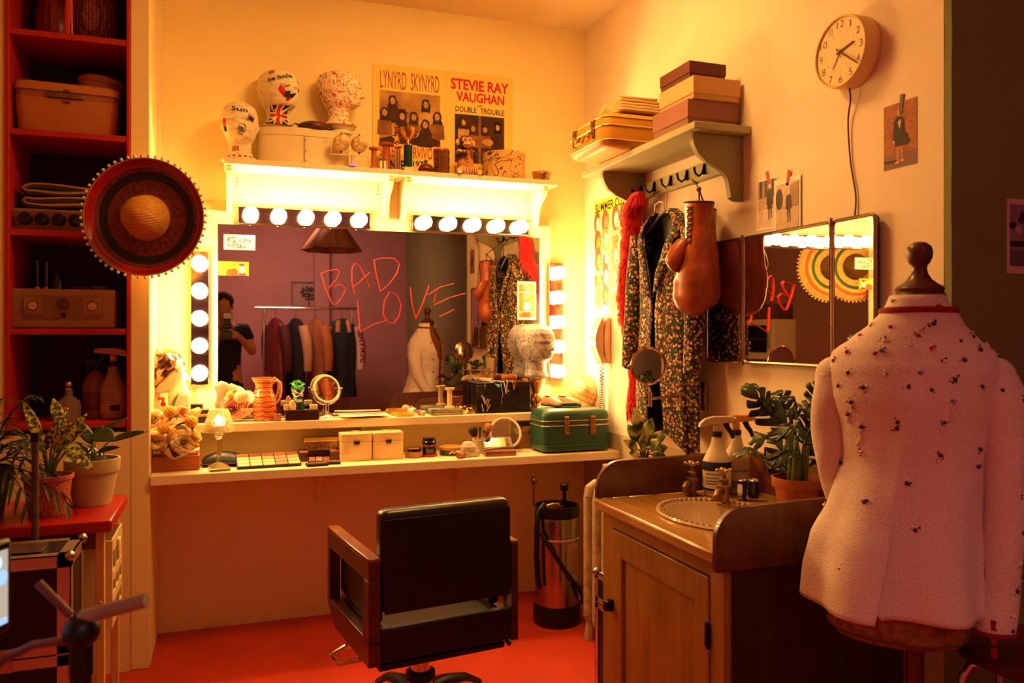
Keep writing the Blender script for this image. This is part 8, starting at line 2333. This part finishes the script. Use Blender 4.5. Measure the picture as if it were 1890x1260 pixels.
def letters(so_, w):
    m = MB()
    def wrapf(x, z):   # x runs up the sleeve, z across it
        zz_ = -.55 + x; ccx = -interp([(-.6, w + .03), (-.42, w + .045), (-.25, w + .03), (-.09, w * .9)], zz_)[0]
        ang = z / .056
        return (ccx - .0605 * sin(ang) * .2 + .062 * sin(ang) * 1.0, -.02 - .0625 * cos(ang), zz_)
    m.text('DEMAND', .03, .42, -.04, .04, 0, 0, .03, fn=wrapf)
    m.obj('sleeve_lettering', mat('red_felt_letters', '#8a1418', .8), so_, fix=False)
garment(630, 'dark jacket with white lettered sleeves, rightmost on the clothes rail', mat('dark_teal_wool', '#1c2420', .85), mat('white_sleeve', '#c8a890', .8), .19, .92, rz=168, extra=letters, collar=mat('tan_collar', '#b07a3a', .8))

# picture and pendant shade
a, b_ = MR(537, 520, -3.155), MR(602, 568, -3.155)
t = thing('framed_picture', 'dark framed drawing of a leafy tree on the rear wall above the clothes rail', 'picture', ((a.x + b_.x) / 2, -3.158, (a.z + b_.z) / 2), 180)
w, h_ = abs(b_.x - a.x) / 2, (a.z - b_.z) / 2
m = MB().box(-w, w, -.02, 0, h_ - .015, h_).box(-w, w, -.02, 0, -h_, -h_ + .015).box(-w, -w + .015, -.02, 0, -h_ + .015, h_ - .015).box(w - .015, w, -.02, 0, -h_ + .015, h_ - .015)
m.obj('frame', M_DARKWOOD, t)
m = MB().rect(-w + .015, w - .015, -h_ + .015, h_ - .015, .006, 0)
for i in range(60):
    q = R.uniform(0, 6.28); r_ = sqrt(R.random()); m.oval(w * .45 * r_ * cos(q), h_ * .1 + h_ * .55 * r_ * sin(q), .02, .012, .007 + i * .00005, 1, 8)
m.rect(-.008, .008, -h_ * .85, 0, .0068, 1)
m.obj('drawing', [mat('mauve_paper_drawing', '#9a7a70', .8), mat('dark_foliage_ink', '#3a2c28', .8)], t)
p = MR(611, 463, -1.0)
t = thing('pendant_shade', 'ribbed pyramid lampshade hanging near the ceiling, reflected in the big mirror', 'lampshade', (p.x, -1.0, p.z))
m = MB(); n = 8
hs = min(.34, TOPZ - p.z - .06)
for i in range(n):
    a0, a1 = 2 * pi * i / n, 2 * pi * (i + 1) / n
    m.add([(.3 * cos(a0), .3 * sin(a0), 0), (.3 * cos(a1), .3 * sin(a1), 0), (.06 * cos(a1), .06 * sin(a1), hs), (.06 * cos(a0), .06 * sin(a0), hs)], [(0, 1, 2, 3)])
m.obj('shade', mat('tan_shade_cloth', '#a8743c', .8), t, sharp=10, solid=.003)
m = MB()
for i in range(n):
    a0 = 2 * pi * i / n; m.tube([(.302 * cos(a0), .302 * sin(a0), 0), (.062 * cos(a0), .062 * sin(a0), hs)], .004, 6)
m.tube([(.302 * cos(2 * pi * i / n), .302 * sin(2 * pi * i / n), 0) for i in range(n)], .005, 6, closed=True)
m.obj('ribs', M_DARKWOOD, t)
MB().cyl(.004, hs, TOPZ - p.z, 8).cyl(.062, hs - .002, hs + .006, 8).obj('flex', M_BLACK, t)

# wall cupboard and pinned papers on the left wall (folding mirror)
t = thing('wall_cupboard', 'white wall cupboard with a dark glazed door, reflected in the folding mirror', 'cupboard', (-1.249, 1.32, 1.02), 90)
MB().box(-.26, .26, -.22, 0, 0, .34).obj('cupboard_body', M_CREAM, t, bevel=.004)
MB().box(-.16, .17, -.235, -.2205, .06, .29).obj('door', mat('dark_glazed_door', '#120e0c', .1), t, bevel=.003)
MB().box(-.155, .165, -.237, -.2355, .17, .175).obj('door_bar', M_STEEL, t)
MB().box(.2, .215, -.24, -.2205, .1, .24).obj('handle', M_STEEL, t, bevel=.003)
t = thing('suitcase', 'brown suitcase on top of the white wall cupboard', 'suitcase', (-1.13, 1.36, 1.361), 90)
MB().box(-.2, .2, -.1, .1, 0, .13).obj('case_body', nramp('brown_hide', [(.4, '#5a3018'), (.6, '#7a4420')], 20, 3, 0, .5), t, bevel=.012, seg=3)
m = MB().box(-.12, -.08, -.104, -.1005, .05, .1).box(.08, .12, -.104, -.1005, .05, .1); m.obj('latch', M_BRASS, t)
for i, (y, z, w, h_, lab) in enumerate(((.86, 1.33, .09, .14, 'topmost'), (.72, 1.25, .08, .09, 'small'), (.70, 1.08, .1, .14, 'lowest'), (.94, 1.12, .07, .1, 'narrow'))):
    m = MB().box(-w / 2, w / 2, -.0015, 0, -h_ / 2, h_ / 2)
    for k in range(5): m.rect(-w * .38, w * (.38 - .1 * (k % 2)), h_ * (.3 - .15 * k), h_ * (.36 - .15 * k), .0018, 1)
    m.obj('pinned_paper', [M_PAPER, mat('grey_lines', '#7a6a58', .8)], loc=(-1.2495, y, z), rz=90, label=lab + ' of four papers pinned to the left wall, reflected in the folding mirror', cat='paper', group='papers pinned on the left wall')

# ---- photographer behind the camera (reflected at the left edge of the big mirror)
def skin_figure(name, chains, mt, parent=None, loc=None, sub=1):
    verts, edges, rad, key = [], [], [], {}
    for ch in chains:
        last = None
        for co, r in ch:
            k = tuple(round(c, 4) for c in co)
            if k not in key:
                key[k] = len(verts); verts.append(co); rad.append(r)
            i = key[k]
            if last is not None and last != i: edges.append((last, i))
            last = i
    me = bpy.data.meshes.new(name); me.from_pydata(verts, edges, [])
    me.materials.append(mt)
    o = bpy.data.objects.new(name, me); COL.objects.link(o)
    if parent: o.parent = parent
    if loc is not None: o.location = loc
    sk = o.modifiers.new('skin', 'SKIN'); sk.use_smooth_shade = True
    for i, v in enumerate(me.skin_vertices[0].data):
        r = rad[i]; v.radius = r if isinstance(r, tuple) else (r, r)
    me.skin_vertices[0].data[0].use_root = True
    s_ = o.modifiers.new('smooth', 'SUBSURF'); s_.levels = sub; s_.render_levels = sub
    return o
m_skin = mat('skin', '#b87a5a', .55, var=.06)
m_blkc = mat('black_clothes', '#100e0e', .85, var=.1)
PXx, PYy = -.03, -.36
pt_ = thing('person', 'person in black clothes holding a camera to the face, reflected at the mirror left edge', 'person', (PXx, PYy, 0))
P0 = (0, 0, .88)
torso = [((0, 0, .88), (.14, .10)), ((0, .01, 1.0), (.135, .095)), ((0, .02, 1.14), (.145, .1)), ((0, .03, 1.26), (.13, .09)), ((0, .045, 1.335), (.055, .055)), ((0, .06, 1.39), (.05, .05)), ((0, .075, 1.45), (.07, .085)), ((0, .08, 1.53), (.068, .085)), ((0, .075, 1.575), (.035, .045))]
body = [torso]
def hand_chain(wr, d_, side):
    out = []
    wr = Vector(wr); d_ = Vector(d_).normalized(); sd = Vector((0, 0, 1))
    palm = wr + d_ * .05
    for k in range(4):
        b0 = palm + sd * (.028 - .019 * k) + d_ * .02
        f = [.068, .076, .07, .055][k] * .5
        out.append([(tuple(wr), .024), (tuple(palm), (.02, .034)), (tuple(b0), .010), (tuple(b0 + d_ * f), .009), (tuple(b0 + d_ * f + Vector((-side * .025, .006, -.004))), .008)])
    th = palm + Vector((-side * .012, -.022, -.01))
    out.append([(tuple(palm), (.02, .034)), (tuple(th), .011), (tuple(th + d_ * .03 + Vector((0, -.008, -.006))), .009)])
    return out
for sg in (-1, 1):
    hip = (sg * .085, 0, .83)
    body.append([((0, 0, .88), (.14, .10)), (hip, (.085, .09)), ((sg * .11, .015, .46), (.056, .06)), ((sg * .115, -.02, .08), .038), ((sg * .125, .07, .035), (.038, .03)), ((sg * .13, .15, .025), (.034, .02))])
    sh = (sg * .17, .03, 1.275); el = (sg * .245, .10, 1.06); wr = (sg * .125, .245, 1.215)
    body.append([((0, .03, 1.26), (.13, .09)), (sh, .055), (el, .040), (wr, .026)])
    body += hand_chain(wr, (-sg * .6, .55, .2), sg)
skin_figure('body', body, m_skin, pt_)
sw = lambda r, e: tuple(c + e for c in r) if isinstance(r, tuple) else r + e
shirt = [[((0, -.004, .80), (.155, .118))] + [(c, sw(r, .018)) for c, r in torso[:4]]]
legs = []
for sg in (-1, 1):
    shirt.append([((0, .03, 1.26), (.142, .102)), ((sg * .17, .03, 1.275), .068), ((sg * .2125, .068, 1.16), .06)])
    legs.append([((0, 0, .88), (.15, .11)), ((sg * .085, 0, .83), (.097, .102)), ((sg * .11, .015, .46), (.07, .074)), ((sg * .115, -.02, .10), .054)])
skin_figure('shirt', shirt, m_blkc, pt_)
skin_figure('trousers', [[((0, 0, .88), (.15, .11)), ((0, .005, .96), (.148, .108))]] + legs, m_blkc, pt_)
for sg in (-1, 1):
    m = MB().ball((sg * .125, .07, .038), (.048, .12, .04)); m.obj('shoe', M_BLACK, pt_)
m = MB(tr(0, .068, 1.50)).ball((0, -.018, .022), (.083, .092, .088), nu=24, nv=16)
m.obj('hair', mat('dark_hair', '#1a1210', .7, var=.2, vs=60, bump=.4), pt_)
for sg in (-1, 1): MB().ball((sg * .072, .075, 1.475), (.01, .02, .03)).obj('ear', m_skin, pt_)
MB().tube([(-.1, .02, 1.30), (-.17, .02, 1.1), (-.2, -.02, .9), (-.05, -.13, .88), (.14, .02, 1.30)], .012, 6, flat=.3).obj('camera_strap', M_BLACK, pt_)
c = thing('camera', 'black stills camera with a flash held up by the person in the mirror', 'camera', (0, -.17, 1.232))
MB().box(-.07, .07, 0, .065, -.05, .055).box(-.035, .035, .005, .06, .055, .085).box(.045, .07, .065, .08, -.045, .05).obj('camera_body', M_BLACK, c, bevel=.006)
MB(rot('X', -90)).lathe([(.0, .066), (.034, .066), (.036, .08), (.036, .135), (.039, .14), (.039, .15), (.033, .15), (.03, .14), (0, .138)], 28).obj('lens', M_BLACK, c)
MB().box(-.025, .025, .01, .05, .0855, .13).box(-.038, .038, .0, .075, .1305, .19).obj('flash', M_BLACK, c, bevel=.004)
MB().box(-.033, .033, .0755, .078, .136, .184).obj('flash_window', mat('flash_diffuser', '#d8cfc0', .4), c)
